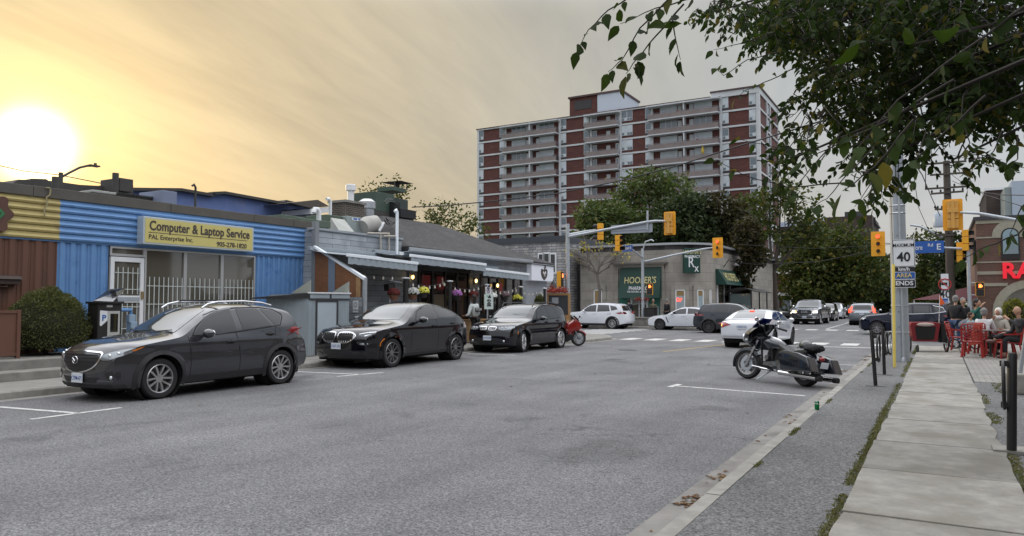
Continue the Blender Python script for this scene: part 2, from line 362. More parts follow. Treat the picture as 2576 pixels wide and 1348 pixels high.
# windows of the photograph used when measuring: (origin x, origin y, scale)
ZW={'1':(0,600,2.14),'2':(200,1050,2.568),'3':(1100,650,2.568),'4':(1100,1050,2.1467),'5':(1750,300,2.14),'6':(2100,750,2.6956),'7':(2600,1080,3.22),'8':(2800,700,1.926),
'b1':(0,1000,2.006),'b2':(2200,1200,1.5707),'b3':(3100,1100,2.696),'b4':(2100,0,1.4805),'b5':(0,0,1.1709),'c1':(1740,1100,5.3925),'c2':(1640,950,4.2933),'c3':(0,640,1.774),
'c4':(3500,700,2.994),'c5':(3350,1130,3.851),'d1':(2700,1180,4.815),'d2':(2060,1120,6.739),'d3':(3250,500,2.995),'d4':(1150,1050,3.8517)}
def D(z,x,y):a_,b_,s_=ZW[z];return((a_+x/s_)/1.4907,(b_+y/s_)/1.4907)
def zY(z,x,y,Y):return aY(*D(z,x,y),Y)
def zX(z,x,y,X):return aX(*D(z,x,y),X)
def zG(z,x,y,h=0.0):return gz(*D(z,x,y),h)
#  GROUND
KH=0.12
asph=asphaltmat('road asphalt',.132,.52,.20,tint=(1,1,1.02),stains=((-3.35,7.6,1.5,.74),(-3.1,11.6,.8,.66),(-8.2,20.3,.9,.6),(-3.0,17.2,.9,.6),(-12.3,12.0,1.0,.6),(-12.4,19.6,1.0,.62),(-5.2,9.2,.7,.75),(-7,33.8,3,.7)))
asph2=asphaltmat('boulevard asphalt',.118,.58,.18,tint=(1,1,1.0))
conc=mat('pavement concrete',(.22,.21,.19),.85,var=.22,vs=2.3,bump=.25,bs=90,det=9,dirt=((.19,.185,.17),1.4,.56))
conc2=mat('kerb concrete',(.25,.24,.215),.85,var=.32,vs=5,bump=.3,bs=70,det=9)
gutm=mat('gutter concrete',(.20,.19,.175),.85,var=.3,vs=2.2,bump=.3,bs=70,det=9,dirt=((.11,.10,.09),1.7,.55))
linem=mat('road paint',(.50,.50,.48),.7,var=.3,vs=6,det=8,dirt=((.16,.16,.165),9,.56))
yelm=mat('yellow road paint',(.42,.28,.07),.7,var=.3,vs=6,det=8,dirt=((.16,.16,.165),6,.52))
grassm=mat('verge grass',(.06,.075,.03),.95,var=.3,vs=1.5)
MB().quad((-1500,-300,-.03),(1500,-300,-.03),(1500,3000,-.03),(-1500,3000,-.03)).build('ground',grassm)['kind']='structure'
tag(MB().quad((-70,-30,0),(60,-30,0),(60,330,0),(-70,330,0)).build('road',asph),kind='structure')
def slab(name,poly,z,m,z0=-.02):return tag(MB().prism(poly,'z',z0,z).build(name,m,fix=True),kind='structure')
def offset(pts,d):
 o=[]
 for i,p in enumerate(pts):
  a_=Vector(pts[max(i-1,0)]);b_=Vector(pts[min(i+1,len(pts)-1)]);t=(b_-a_).normalized();o.append((p[0]+t.y*d,p[1]-t.x*d))
 return o
def kerb(line,wdt,z,name='kerb',m=None,gut=.26):
 L=[Vector(p)for p in line];mb=MB();g=MB();S=[0]
 for i in range(len(L)-1):S.append(S[-1]+(L[i+1]-L[i]).length)
 def at(s):
  for i in range(len(L)-1):
   if s<=S[i+1]or i==len(L)-2:
    t=(s-S[i])/(S[i+1]-S[i]);return L[i].lerp(L[i+1],t),(L[i+1]-L[i]).normalized()
 s=0;rnd=random.Random(len(line))
 while s<S[-1]-.05:
  e=min(s+3.0,S[-1]);k=4;dz=rnd.uniform(-.004,.004)
  for j in range(k):
   a_,ta=at(s+(e-s-.012)*j/k);b_,tb=at(s+(e-s-.012)*(j+1)/k)
   na,nb=Vector((ta.y,-ta.x)),Vector((tb.y,-tb.x));zz_=z+dz
   prof=[(0,-.02),(.012,zz_-.03),(.04,zz_),(wdt,zz_),(wdt,-.02)]
   v=[(*(a_+na*o),h)for o,h in prof]+[(*(b_+nb*o),h)for o,h in prof]
   mb.add(v,[(0,1,6,5),(1,2,7,6),(2,3,8,7),(3,4,9,8),(4,3,2,1,0),(5,6,7,8,9)])
   if gut:g.add([(*(a_-na*gut),.004),(*(a_+na*.0),.008),(*(b_+nb*.0),.008),(*(b_-nb*gut),.004)],[(0,1,2,3)])
  s=e
 tag(mb.build(name,m or conc2),kind='structure')
 if gut:tag(g.build('gutter',gutm),kind='structure')
NR=[(-1.70,-12),(-1.70,6),(-1.71,20),(-1.70,27.6),(-1.5,29.6),(-.8,31.4),(.6,32.7),(3,33.3),(30,33.4)]
kerb(NR,.16,KH);slab('boulevard',offset(NR,.15)+[(30,-12)],KH-.004,asph2)
NL=[(-60,34.4),(-17.5,34.3),(-15.4,33.9),(-13.6,32.8),(-12.75,31.2),(-12.7,28.6),(-13.1,26.9),(-13.85,25.2),(-13.85,10),(-13.6,-12)]
kerb(NL,.16,.14);slab('sidewalk',offset(NL,.15)+[(-60,-12)],.136,conc)
FL=[(-60,74),(-12,74),(-11.2,73),(-11.2,50),(-11.9,47.6),(-13.6,46.2),(-16.5,45.9),(-60,45.9)]
kerb(FL,.16,.13);slab('sidewalk',offset(FL,.15),.126,conc)
FR_=[(60,45.6),(4,45.5),(.6,46.2),(-1.1,48),(-1.7,51),(-1.7,320)]
kerb(FR_,.16,.13);slab('sidewalk',offset(FR_,.15)+[(60,320)],.126,conc)
# pavement panels on the near right side
rnd=random.Random(5)
mb=MB();yj=[-4,-2.3,-.7,.9,2.5,4.2,5.95,7.6,9.2,11.0,12.7,14.4,16.3,18.2,20.0,21.7,23.4,25.1,26.8,28.5,30.2]
for i in range(len(yj)-1):
 e=.02 if yj[i]<16 else .0
 x0,x1=-.64+rnd.uniform(-e,e),.53+rnd.uniform(-e,e);dz=rnd.uniform(0,.006)
 n=9;P_=[]
 for k in range(n+1):P_.append((x0-abs(noise.noise((yj[i]+k*.2,3,0)))*e*3,yj[i]+.020+(yj[i+1]-yj[i]-.040)*k/n))
 for k in range(n,-1,-1):P_.append((x1+abs(noise.noise((yj[i]+k*.2,9,0)))*e*3,yj[i]+.012+(yj[i+1]-yj[i]-.024)*k/n))
 mb.prism(P_,'z',KH-.01,KH+.012+dz)
concp=mat('sidewalk slab concrete',(.262,.252,.226),.9,var=.34,vs=5.0,bump=.5,bs=110,det=12,dirt=((.19,.178,.15),1.6,.50))
_t=concp.node_tree;_b=_t.nodes['Principled BSDF'];_l=_b.inputs['Base Color'].links[0].from_socket
_g=_t.nodes.new('ShaderNodeNewGeometry');_m=_t.nodes.new('ShaderNodeMapRange');_m.inputs[3].default_value=.80;_m.inputs[4].default_value=1.14;_t.links.new(_g.outputs['Random Per Island'],_m.inputs[0])
_v=_t.nodes.new('ShaderNodeVectorMath');_v.operation='SCALE';_t.links.new(_l,_v.inputs[0]);_t.links.new(_m.outputs[0],_v.inputs['Scale']);_t.links.new(_v.outputs[0],_b.inputs['Base Color'])
tag(mb.build('sidewalk',concp,bevel=.005),kind='structure')
paverm=brickmat('paver',(.25,.24,.22),(.21,.20,.185),(.12,.115,.10),bw=.22,rh=.22,ms=.012,horiz=True,var=.12)
slab('sidewalk',[(.56,17.0),(30,17.0),(30,33.3),(3,33.2),(.9,32.5),(.56,32)],KH+.004,paverm,z0=KH-.01)
tag(MB().box(.545,.56,16.9,31.5,KH-.01,KH+.010).build('sidewalk',mat('joint sealant',(.03,.03,.028),.8)),kind='structure')
# moss and grass growing in the sidewalk joints
gm=leafmat('joint grass',(.075,.078,.024),(.13,.125,.045),(.16,.13,.07),tr=.2)
mb=MB();rnd=random.Random(8)
def tuft(x,y,z,h,n):
 for _ in range(n):
  a_=rnd.uniform(0,6.28);q=rnd.uniform(.01,.035);l=rnd.uniform(.3,1)*h;px,py=x+rnd.gauss(0,.018),y+rnd.gauss(0,.03)
  wx,wy=math.cos(a_)*q*.35,math.sin(a_)*q*.35
  mb.add([(px-wx,py-wy,z),(px+wx,py+wy,z),(px+math.sin(a_)*l*.7,py-math.cos(a_)*l*.7,z+l)],[(0,1,2)])
for side,x0,yr in((0,-.69,(3,30)),(1,.585,(3,16.8)),(2,-1.53,(3,26)),(3,0.9,(15.2,16.9))):
 y=yr[0]
 while y<yr[1]:
  d=noise.noise((x0*3,y*1.1,1.7));lim={0:-.22,1:-.05,2:.28,3:-.3}[side]
  if d>lim:
   wd=(.05+.09*(d-lim))if side<2 else(.02 if side==2 else .2)
   if side==1:wd*=1.8
   for _ in range(3 if y<14 else 2):tuft(x0+rnd.uniform(-wd,wd)*.42,y,KH-.002,.02 if side!=2 else .014,4)
  y+=.022 if y<12 else .04
tag(mb.build('grass',gm,fix=False),'moss and short grass growing along the sidewalk edges','grass',kind='stuff')
# dry leaves swept into the gutter
mb=MB()
lf=leafmat('dry leaf',(.10,.045,.02),(.20,.12,.06),(.30,.22,.12),tr=.05)
def litter(x,y,z,n,sx,sy):
 for _ in range(n):
  a_=rnd.uniform(0,6.28);s_=rnd.uniform(.02,.045);px,py=x+rnd.gauss(0,sx),y+rnd.gauss(0,sy);c_,q_=math.cos(a_),math.sin(a_)
  pts=[(-1,0,0),(-.2,-.5,.25),(1,0,.1),(-.1,.5,.3)]
  mb.add([(px+(u*c_-v*q_)*s_,py+(u*q_+v*c_)*s_,z+k*s_*1.2+.004)for u,v,k in pts],[(0,1,2),(0,2,3)])
for zx,zy,n in((800,935,34),(650,1065,46),(1220,600,16),(1510,300,14),(1640,235,30),(1660,215,20),(1215,565,6)):
 p=zG('b2',zx,zy,.01);litter(p.x,p.y,.006,n,.06,.12)
for _ in range(46):
 y=rnd.uniform(4,26);litter(rnd.choice([-1.78,-1.85,rnd.uniform(-12,-2.2)]),y,.004,1,.04,.1)
tag(mb.build('leaf_litter',lf,fix=False),'dry brown leaves lying in the gutter and on the road','leaves',kind='stuff')
#  painted lines
def mark(pts,m=linem):return MB().add([(x,y,.0045)for x,y in pts],[tuple(range(len(pts)))])
mk=MB()
def bar(x0,x1,y0,y1):mk.quad((x0,y0,.0045),(x1,y0,.0045),(x1,y1,.0045),(x0,y1,.0045))
def stripe(p,q,wd,mbx=None):
 p,q=Vector(p),Vector(q);t=(q-p).normalized();n=Vector((-t.y,t.x))*wd/2
 (mbx or mk).quad((*(p-n),.0045),(*(q-n),.0045),(*(q+n),.0045),(*(p+n),.0045))
x=-12.6
while x<-2.0:bar(x,x+.62,31.45+.03*x*0,33.1);x+=1.15
x=-12.9
while x<-1.8:bar(x,x+.65,48.0,49.6);x+=1.15
y=35.3
while y<45:bar(-18.6,-15.4,y,y+.55);y+=1.1
bar(-7.6,-1.95,30.0,30.3)
stripe((-6.2,50.3),(-6.8,75),.12)
stripe((-4.55,14.45),(-2.1,14.06),.10);stripe((-4.62,14.2),(-4.6,14.8),.12)
stripe((-13.5,6.1),(-11.2,6.42),.10);stripe((-11.2,5.75),(-11.2,7.1),.10)
stripe((-13.4,12.9),(-11.6,13.12),.10);stripe((-11.75,12.5),(-11.45,13.75),.10)
stripe((-13.3,20.2),(-11.6,20.4),.10);stripe((-2.1,20.1),(-4.5,20.4),.10)
stripe((-1.95,21.6),(-4.5,21.6),.0999)
tag(mk.build('road_marking',linem),kind='structure')
mk2=MB();stripe((-8.15,24.4),(-7.4,29.6),.11,mk2);tag(mk2.build('road_marking',yelm),kind='structure')
# a crack-sealed patch and iron covers in the road
tag(MB().lathe([(0,.002),(.33,.002),(.33,.006),(.30,.0075),(0,.0075)],(-9.5,24.6,0),n=24).build('manhole_cover',mat('cast iron',(.05,.05,.052),.6,.3,var=.2,vs=20)),'round iron cover set in the road before the crosswalk','manhole cover')
#  STREET FURNITURE, RIGHT SIDE
def bike_post(loc,h,lean,ring_dx,label,r=.034,ringr=.20,ang=0.0):
 t=thing('bike_post',label,'bike rack',loc,ang,'black post and ring bike racks along the kerb')
 top=(lean,0,h)
 MB().tube([(0,0,0),(lean*.5,0,h*.5),(lean,0,h-.02),(lean,0,h)],[r,r,r,r*.8],14).build('post',darkmetal,t,smooth=50)
 c=Vector((ring_dx,0,h-.10-ringr*1.15));pts=[c+Vector((math.cos(a_)*ringr*.35*(1 if ring_dx else 1),math.sin(a_)*ringr*.9,math.sin(a_+1.57)*ringr*1.25))for a_ in[2*math.pi*k/24 for k in range(24)]]
 pts=[c+Vector((.012*math.sin(2*math.pi*k/24),math.sin(2*math.pi*k/24)*ringr,math.cos(2*math.pi*k/24)*ringr*1.2))for k in range(24)]
 MB().tube(pts,.018,8,closed=True).build('ring',darkmetal,t,smooth=60)
 b=MB()
 for dz in(.0,-2*ringr*1.05):MB().box(min(-.02,ring_dx-.03),max(.02,ring_dx+.03),-.03,.03,h-.14+dz,h-.08+dz).build('bracket',darkmetal,t,bevel=.004)
 MB().box(-.16,.16,-.08,.08,-.006,.006).build('base_plate',mat('worn base plate',(.10,.10,.10),.8,var=.2,vs=20),t)
 return t
p1=gz(*D('7',2202,1182),KH);bike_post((p1.x,p1.y,KH),1.02,-.05,.062,'black bike post with a ring, nearer of the two by the kerb',ang=.0)
p2_=gz(*D('7',2308,1045),KH);bike_post((p2_.x,p2_.y,KH),1.0,-.01,.05,'black bike post with a ring standing just before the big metal pole')
p3=gz(2545,1140,KH)
bike_post((p3.x,p3.y,KH),1.02,.03,-.05,'large black bike post with domed cap beside the right edge of the sidewalk',r=.045,ang=0)
MB().box(-.16,.3,-.05,.3,-.07,.0).xf(Matrix.Translation((p3.x,p3.y,KH+.03))).build('footing_slab',conc2)
bpy.data.objects['footing_slab']['label']='small square concrete footing under the nearest black post';bpy.data.objects['footing_slab']['category']='footing'
# drinks can on the kerb
pc=zG('b2',1357,527,KH)
t=thing('drinks_can','small green drinks can standing on the kerb edge','can',(pc.x,pc.y,KH))
cg=mat('green can',(.01,.22,.06),.3,.6)
MB().lathe([(0,.003),(.025,0),(.033,.012),(.033,.105),(.027,.12)],n=20).build('body',cg,t,smooth=40)
MB().lathe([(.027,.12),(.026,.123),(.0,.119)],n=20).build('lid',chrome,t,smooth=40)
text('VTR',.03,white,t,(pc.x-.005,pc.y-.034,KH+.085),(R(90),0,R(-2)),bold=.001)
# big galvanised pole with its conduit and straps
pb=(-.90,22.1);t=thing('utility_pole','thick galvanised steel pole rising into the foliage beside the sidewalk','pole',(pb[0],pb[1],KH))
polem=mat('pole steel',(.33,.36,.39),.55,.35,var=.22,vs=3.5,det=8,stretch=(1,1,.35),dirt=((.22,.22,.22),7,.6))
MB().lathe([(.215,0),(.215,.02),(.212,.2),(.145,9.5),(0,9.5)],n=12).build('shaft',polem,t,smooth=20)
MB().tube([(.07,-.225,.02),(.07,-.215,1.4),(.055,-.195,2.6),(.05,-.185,4.4)],.032,10).build('conduit',steel,t,smooth=60)
MB().lathe([(.06,0),(.055,.06),(.035,.12)],(.07,-.235,0),n=12).build('conduit_boot',steel,t,smooth=50)
for z in(.75,1.45,3.9,4.1,5.5):MB().lathe([(.222-z*.0074,z),(.226-z*.0074,z+.01),(.222-z*.0074,z+.03)],n=24).build('strap',chrome if z>3 else steel,t)
MB().tube([(.0,-.2,4.4),(-.02,-.21,5.2),(.05,-.19,6.5)],.012,6).tube([(.05,-.2,4.35),(.06,-.21,5.4),(-.05,-.19,6.6)],.012,6).build('cable',darkmetal,t)
for z in(.9,1.3,2.1,3.3,4.0):MB().lathe([(0,-.225+z*.0074*.95),(.012,-.225+z*.0074*.95),(.012,-.2)],(-.02,0,z),ax='y',n=8).build('hole',darkmetal,t)
yg=mat('guard yellow',(.72,.56,.12),.55,var=.08,vs=8)
pg=gz(*D('8',1068,1303),KH);pt=aY(*D('8',1060,560),pg.y+.1)
t=thing('guy_wire_guard','yellow plastic tube guarding the guy wire beside the steel pole','wire guard',(pg.x,pg.y,KH))
MB().tube([(0,0,0),((pt.x-pg.x)*.8,.05,(pt.z-KH)*.8),(pt.x-pg.x,.1,pt.z-KH)],.034,10).build('tube',yg,t,smooth=60)
MB().tube([(pt.x-pg.x,.1,pt.z-KH-.3),(pt.x-pg.x-.06,.3,6.8)],.006,5).build('wire',darkmetal,t)
# speed limit sign strapped to the pole
blk=mat('sign black',(.012,.012,.014),.5);sw=mat('sign white',(.70,.72,.74),.45,var=.06,vs=5);sbl=mat('sign blue',(.015,.09,.36),.45);syl=mat('sign yellow',(.62,.50,.18),.5)
def rrect(x0,x1,z0,z1,r=.03,n=4):
 o=[]
 for cx,cz,a_ in((x1-r,z1-r,0),(x0+r,z1-r,90),(x0+r,z0+r,180),(x1-r,z0+r,270)):
  for k in range(n+1):t_=R(a_+90*k/n);o.append((cx+r*math.cos(t_),cz+r*math.sin(t_)))
 return o
def frame_ring(mb,outer,inner,y,mi=0):
 n=len(outer);v=[(p[0],y,p[1])for p in outer]+[(p[0],y,p[1])for p in inner]
 mb.add(v,[(i,(i+1)%n,n+(i+1)%n,n+i)for i in range(n)],mi)
ys=21.75
A_=aY(*D('8',1049,383),ys);B_=aY(*D('8',1223,728),ys)
x0,x1,zt,zb=A_.x,B_.x,A_.z,B_.z;H_=zt-zb
fz=lambda v:zt-(v-383)/(728-383)*H_
t=thing('speed_limit_sign','white maximum 40 km/h area ends sign strapped to the big steel pole','road sign',((x0+x1)/2,ys,zb))
def pan(name,za,zb_,m,y=0,mx=0.0,r=.03):return MB().prism(rrect(x0+mx,x1-mx,zb_,za,r),'y',ys-.006-y,ys-y).build(name,m,t,world=1)
pan('panel',zt,fz(583),sw)
b=MB();frame_ring(b,rrect(x0+.012,x1-.012,fz(578),zt-.012,.026),rrect(x0+.024,x1-.024,fz(574),zt-.024,.018),ys-.0085);b.build('border',blk,t,world=1)
pan('unit_panel',fz(581),fz(613),blk,.003,.008);pan('area_panel',fz(616),fz(668),sw,0,.006);pan('ends_panel',fz(670),zb,sw,0,.006)
pan('area_face',fz(619),fz(664),sbl,.008,.016,.02);pan('ends_face',fz(674),fz(723),blk,.008,.016,.02)
cx=(x0+x1)/2;wS=x1-x0;rr_=(R(90),0,0)
text('MAXIMUM',.125,blk,t,(cx,ys-.012,fz(426)),rr_,bold=.001,sx=.84);text('40',.34,blk,t,(cx,ys-.012,fz(512)),rr_,bold=.012,sx=.92)
text('km/h',.125,sw,t,(cx,ys-.018,fz(597)),rr_,bold=.005,sx=1.05);text('AREA',.15,syl,t,(cx,ys-.022,fz(642)),rr_,bold=.005,sx=.98);text('ENDS',.15,sw,t,(cx,ys-.022,fz(698)),rr_,bold=.006,sx=1.1)
MB().box(cx-.03,cx+.03,ys+.001,ys+.09,zt-.2,zt-.16).box(cx-.03,cx+.03,ys+.001,ys+.09,zb+.2,zb+.24).build('bracket',steel,t,world=1)
# slanted perforated post in a concrete block, right edge
pbk=gz(*D('b3',1900,1005),KH)
t=thing('sign_post','slanted grey perforated sign post set in a square concrete block','sign post',(pbk.x+.1,pbk.y,KH))
b=MB().box(-.22,.34,-.25,.25,0,.34);b.build('block',conc2,t,bevel=.03)
MB().beam((-.02,0,.3),(.13,.05,1.25),.05,.05).beam((.13,.05,1.25),(.14,.05,2.25),.05,.05).build('post',steel,t)
#  VEHICLES
def pw(pts,x,smooth=True):
 if x<=pts[0][0]:return pts[0][1]
 if x>=pts[-1][0]:return pts[-1][1]
 n=len(pts)
 for i in range(n-1):
  if x<=pts[i+1][0]:
   x0,y0=pts[i];x1,y1=pts[i+1];h=x1-x0;t=(x-x0)/h
   if not smooth:return y0+(y1-y0)*t
   d=(y1-y0)/h
   dp=(y0-pts[i-1][1])/(x0-pts[i-1][0])if i>0 else d
   dn=(pts[i+2][1]-y1)/(pts[i+2][0]-x1)if i+2<n else d
   m0=0 if dp*d<=0 else 2*dp*d/(dp+d);m1=0 if dn*d<=0 else 2*dn*d/(dn+d)
   if i==0:m0=d
   if i==n-2:m1=d
   return(2*t**3-3*t**2+1)*y0+(t**3-2*t**2+t)*h*m0+(-2*t**3+3*t**2)*y1+(t**3-t**2)*h*m1
def chaikin(p,n=2):
 for _ in range(n):
  q=[]
  for i in range(len(p)):
   a_,b_=p[i],p[(i+1)%len(p)]
   q+=[(a_[0]*.78+b_[0]*.22,a_[1]*.78+b_[1]*.22),(a_[0]*.22+b_[0]*.78,a_[1]*.22+b_[1]*.78)]
  p=q
 return p
def inset(p,d):
 A_=sum(p[i][0]*p[(i+1)%len(p)][1]-p[(i+1)%len(p)][0]*p[i][1]for i in range(len(p)));sg=1 if A_>0 else-1;o=[]
 for i in range(len(p)):
  a_,b_,c_=Vector(p[i-1]),Vector(p[i]),Vector(p[(i+1)%len(p)])
  t1=(b_-a_).normalized();t2=(c_-b_).normalized();n=Vector((-t1.y-t2.y,t1.x+t2.x))
  if n.length<1e-6:n=Vector((-t1.y,t1.x))
  n.normalize();k=max(.35,n.dot(Vector((-t1.y,t1.x))));o.append(tuple(b_+n*(sg*d/k)))
 return o
def ribbon(pts,w_):
 P=[Vector(p)for p in pts];l,r=[],[]
 for i in range(len(P)):
  t=(P[min(i+1,len(P)-1)]-P[max(i-1,0)]).normalized();n=Vector((-t.y,t.x))*w_/2;l.append(tuple(P[i]+n));r.append(tuple(P[i]-n))
 return l+r[::-1]
glass=mat('tinted car glass',(.010,.011,.013),.03,0,coat=.25,spec=.7)
glassl=mat('windscreen glass',(.03,.038,.042),.03,0,coat=.5,spec=.8)
lampglass=mat('clear lamp cover',(.22,.24,.26),.08,.35,coat=1.0)
lampbright=mat('lamp reflector',(.75,.78,.8),.15,.7,coat=1.0)
amber=mat('amber lens',(.55,.16,.01),.25,coat=.5)
redlens=mat('red lens',(.28,.008,.008),.2,coat=1.0)
redlit=mat('lit red lamp',(.8,.05,.03),.3,em=(1,.07,.03),ems=2.2)
amblit=mat('lit amber lamp',(.9,.4,.02),.3,em=(1,.45,.03),ems=2.0)
headlit=mat('lit headlamp',(1,.95,.8),.3,em=(1,.93,.75),ems=2.2)
gapm=mat('shut line',(.004,.004,.004),.8)
platem=mat('number plate white',(.62,.66,.70),.4);platetxt=mat('number plate blue',(.02,.07,.30),.5)
wellm=mat('wheel well',(.008,.008,.008),.9)
def side_seg(W2,wd):return wd
class Car:
 def __init__(s,name,label,loc,rz,sp,group=None,res=.045,cat='car'):
  s.sp=sp;s.t=thing(name,label,cat,loc,rz,group);L,W2=sp['L'],sp['W']/2;s.L,s.W2=L,W2;s.wx=0.0;s.x0=-L/2
  paint=sp['paint'];xs=[];x=0.0
  while x<L-1e-6:xs.append(x);d=min(x,L-x);x+=res*(.45 if d<.2 else(.7 if d<.6 else 1))
  xs.append(L);Ns,K=int(sp.get('ns',24)),11
  zr=max(z for _,z in sp['top']);wh=sp['wheels'];xf,xr,rw=wh;Ra=rw+sp.get('ag',.055);s.Ra=Ra;s.rw=rw
  def yside(x,z):
   wd=W2*pw(sp['plan'],x);zb=pw(sp['belt'],x,False)
   f=pw(sp['side'],min(z,zb))
   y=wd*f
   if z>zb:
    k=min(1,(z-zb)/(zr-zb));yr=W2*sp['wroof']*pw(sp.get('rplan',[(0,1),(L,1)]),x);y=y-(y-min(yr,y))*(k**1.12)
   for xc in(xf,xr):
    r_=math.hypot(x-xc,z-rw)
    if r_>Ra*.9 and z<zb+.05:y+=sp.get('flare',.022)*math.exp(-((r_-Ra)/.075)**2)
   return y
  s.yside=yside
  def warp(x,y,z):
   q=(y/W2)**2
   X=x+pw(sp['fs'],z)*math.exp(-(x/.28)**2)+sp['bowf']*q*math.exp(-(x/.42)**2)
   X-=pw(sp['rs'],z)*math.exp(-((L-x)/.28)**2)+sp['bowr']*q*math.exp(-((L-x)/.42)**2)
   if 'ws' in sp:
    c0,c1=sp['ws'];m_=math.exp(-((x-(c0+c1)/2)/((c1-c0)*.62))**2);k=max(0,min(1,(z-.9)/.25));X+=sp.get('wsb',.13)*q*m_*k*k*(3-2*k)
   return Vector((X+s.x0,y,z))
  grid=[];raw=[]
  for x in xs:
   zt=pw(sp['top'],x);z0=pw(sp['bot'],x,False);e=min(pw(sp.get('edge',[(0,.06),(L,.06)]),x),(zt-z0)*.5);ze=zt-e
   col=[]
   for j in range(Ns):
    k=j/(Ns-1);z=z0+(ze-z0)*k;col.append((yside(x,z),z,1))
   ye=col[-1][0]
   for j in range(1,K+1):
    u=(j/K)**1.5;yy=ye*(1-u);n_=5;z=ze+e*(1-(1-u)**n_)*.72+e*.28*(1-(1-u)**2);col.append((yy,z,0))
   half=col;full=[(-y,z,f)for y,z,f in half]+[(y,z,f)for y,z,f in half[-2::-1]]
   raw.append((x,full))
  nv=len(raw[0][1]);verts=[];fl=[]
  for x,full in raw:
   for y,z,f in full:
    X,Z=x,z
    if f:
     for xc in(xf,xr):
      r_=math.hypot(X-xc,Z-rw)
      if 1e-6<abs(r_-Ra)<res*.62:X=xc+(X-xc)*Ra/r_;Z=rw+(Z-rw)*Ra/r_
    verts.append(warp(X,y,Z));fl.append((X,Z,f))
  faces=[]
  for i in range(len(raw)-1):
   for j in range(nv-1):
    q=(i*nv+j,i*nv+j+1,(i+1)*nv+j+1,(i+1)*nv+j)
    if all(fl[v][2]for v in q):
     cx=sum(fl[v][0]for v in q)/4;cz=sum(fl[v][1]for v in q)/4
     if min(math.hypot(cx-xf,cz-rw),math.hypot(cx-xr,cz-rw))<Ra-.002:continue
    faces.append(q)
  def cap(i,flip):
   x,full=raw[i];nin=nv-2*Ns;prev=None
   for j in range(Ns):
    yl,z,_=full[j];row=[i*nv+j]
    zz_=z
    for c in range(nin):
     yy=full[Ns+c][0]/abs(full[Ns-1][0])*abs(yl)if abs(full[Ns-1][0])>0 else 0
     row.append(len(verts));verts.append(warp(x,yy,zz_));fl.append((x,z,0))
    row.append(i*nv+nv-1-j)
    if prev:
     for c in range(len(row)-1):q=(prev[c],prev[c+1],row[c+1],row[c]);faces.append(q if not flip else q[::-1])
    prev=row
   toprow=[i*nv+Ns-1]+[i*nv+Ns+c for c in range(nin)]+[i*nv+nv-Ns]
   for c in range(len(toprow)-1):q=(prev[c],prev[c+1],toprow[c+1],toprow[c]);q=tuple(dict.fromkeys(q));
   for c in range(len(toprow)-1):
    q=tuple(dict.fromkeys((prev[c],prev[c+1],toprow[c+1],toprow[c])))
    if len(q)>2:faces.append(q if not flip else q[::-1])
  cap(0,False);cap(len(raw)-1,True)
  mb=MB();mb.v=verts;mb.f=faces;mb.m=[0]*len(faces)
  s.bvh=BVHTree.FromPolygons([tuple(v)for v in verts],faces)
  if 'cargo' in sp:sp['cargo'](s,mb)
  s.body=mb.build('body',paint,s.t,smooth=48)
  u=MB().box(s.x0+.25,s.x0+L-.25,-W2+.2,W2-.2,sp.get('under',.2),.42)
  for xc in(xf,xr):
   for sd in(-1,1):
    yo=sd*(yside(xc,rw+Ra*.8)-.035);yi=sd*(W2-.42)
    u.lathe([(Ra+.004,yo),(Ra+.004,yi),(0,yi)],(s.x0+xc,0,rw),ax='y',n=28,cap=False)
  u.build('underbody',wellm,s.t)
  for xc,nm in((xf,'f'),(xr,'r')):
   for sd in(-1,1):s.wheel(xc,sd,rw,sp['rim'],steer=sp.get('steer',0)if nm=='f' else 0)
 def wheel(s,xc,sd,r,rim,steer=0,wd=.225):
  yo=s.yside(xc,r)*1.0;yo=max(s.yside(xc,s.Ra*.9+r),s.W2*.94)-.012;x=s.x0+xc;rr=rim.get('r',.66)*r
  c=Vector((x,sd*(yo-wd/2),r));rot=Matrix.Rotation(R(steer),4,'Z');T=Matrix.Translation(c)@rot
  mb=MB();h=wd/2;y=lambda v:sd*v
  prof=[(rr,-h+.01),(rr+.02,-h),(r-.03,-h),(r-.006,-h+.03),(r,-h+.06),(r,h-.06),(r-.006,h-.03),(r-.03,h-.002),(rr+.045,h),(rr+.012,h-.006),(rr,h-.02)]
  mb.lathe([(a_,y(b_))for a_,b_ in prof],ax='y',n=36,cap=False);mb.xf(T);w_=mb.build('wheel',rubber,s.t,smooth=35)
  q=MB();q.lathe([(rr+.004,y(h-.012)),(rr-.004,y(h-.004)),(rr-.016,y(h-.008)),(rr-.022,y(h-.05)),(rr-.03,y(-h+.02))],ax='y',n=36,cap=False)
  ns,dbl=rim['n'],rim.get('dbl',0);yf=h-.02;yh=h-.02-rim.get('dish',.035);th=.028
  def spoke(a0,a1,w0,w1):
   A0,A1=Vector((math.cos(a0),0,math.sin(a0))),Vector((math.cos(a1),0,math.sin(a1)))
   p,e=A0*.05,A1*(rr-.012);t0=Vector((-A0.z,0,A0.x));t1=Vector((-A1.z,0,A1.x));mid=(p+e)*.5;tm=(t0+t1).normalized();wm=(w0+w1)/2*rim.get('mid',1.0)
   vs=[]
   for P_,t_,ww,yy in((p,t0,w0,yh),(mid,tm,wm,(yh+yf)/2+.008),(e,t1,w1,yf)):
    for sg,dy in((-1,-th),(1,-th),(.75,0),(-.75,0)):vs.append(P_+t_*(ww/2*sg)+Vector((0,y(yy+dy),0)))
   f=[]
   for i in(0,4):
    for k in range(4):f.append((i+k,i+(k+1)%4,i+4+(k+1)%4,i+4+k))
   f+=[(0,1,2,3),(11,10,9,8)];q.add(vs,f)
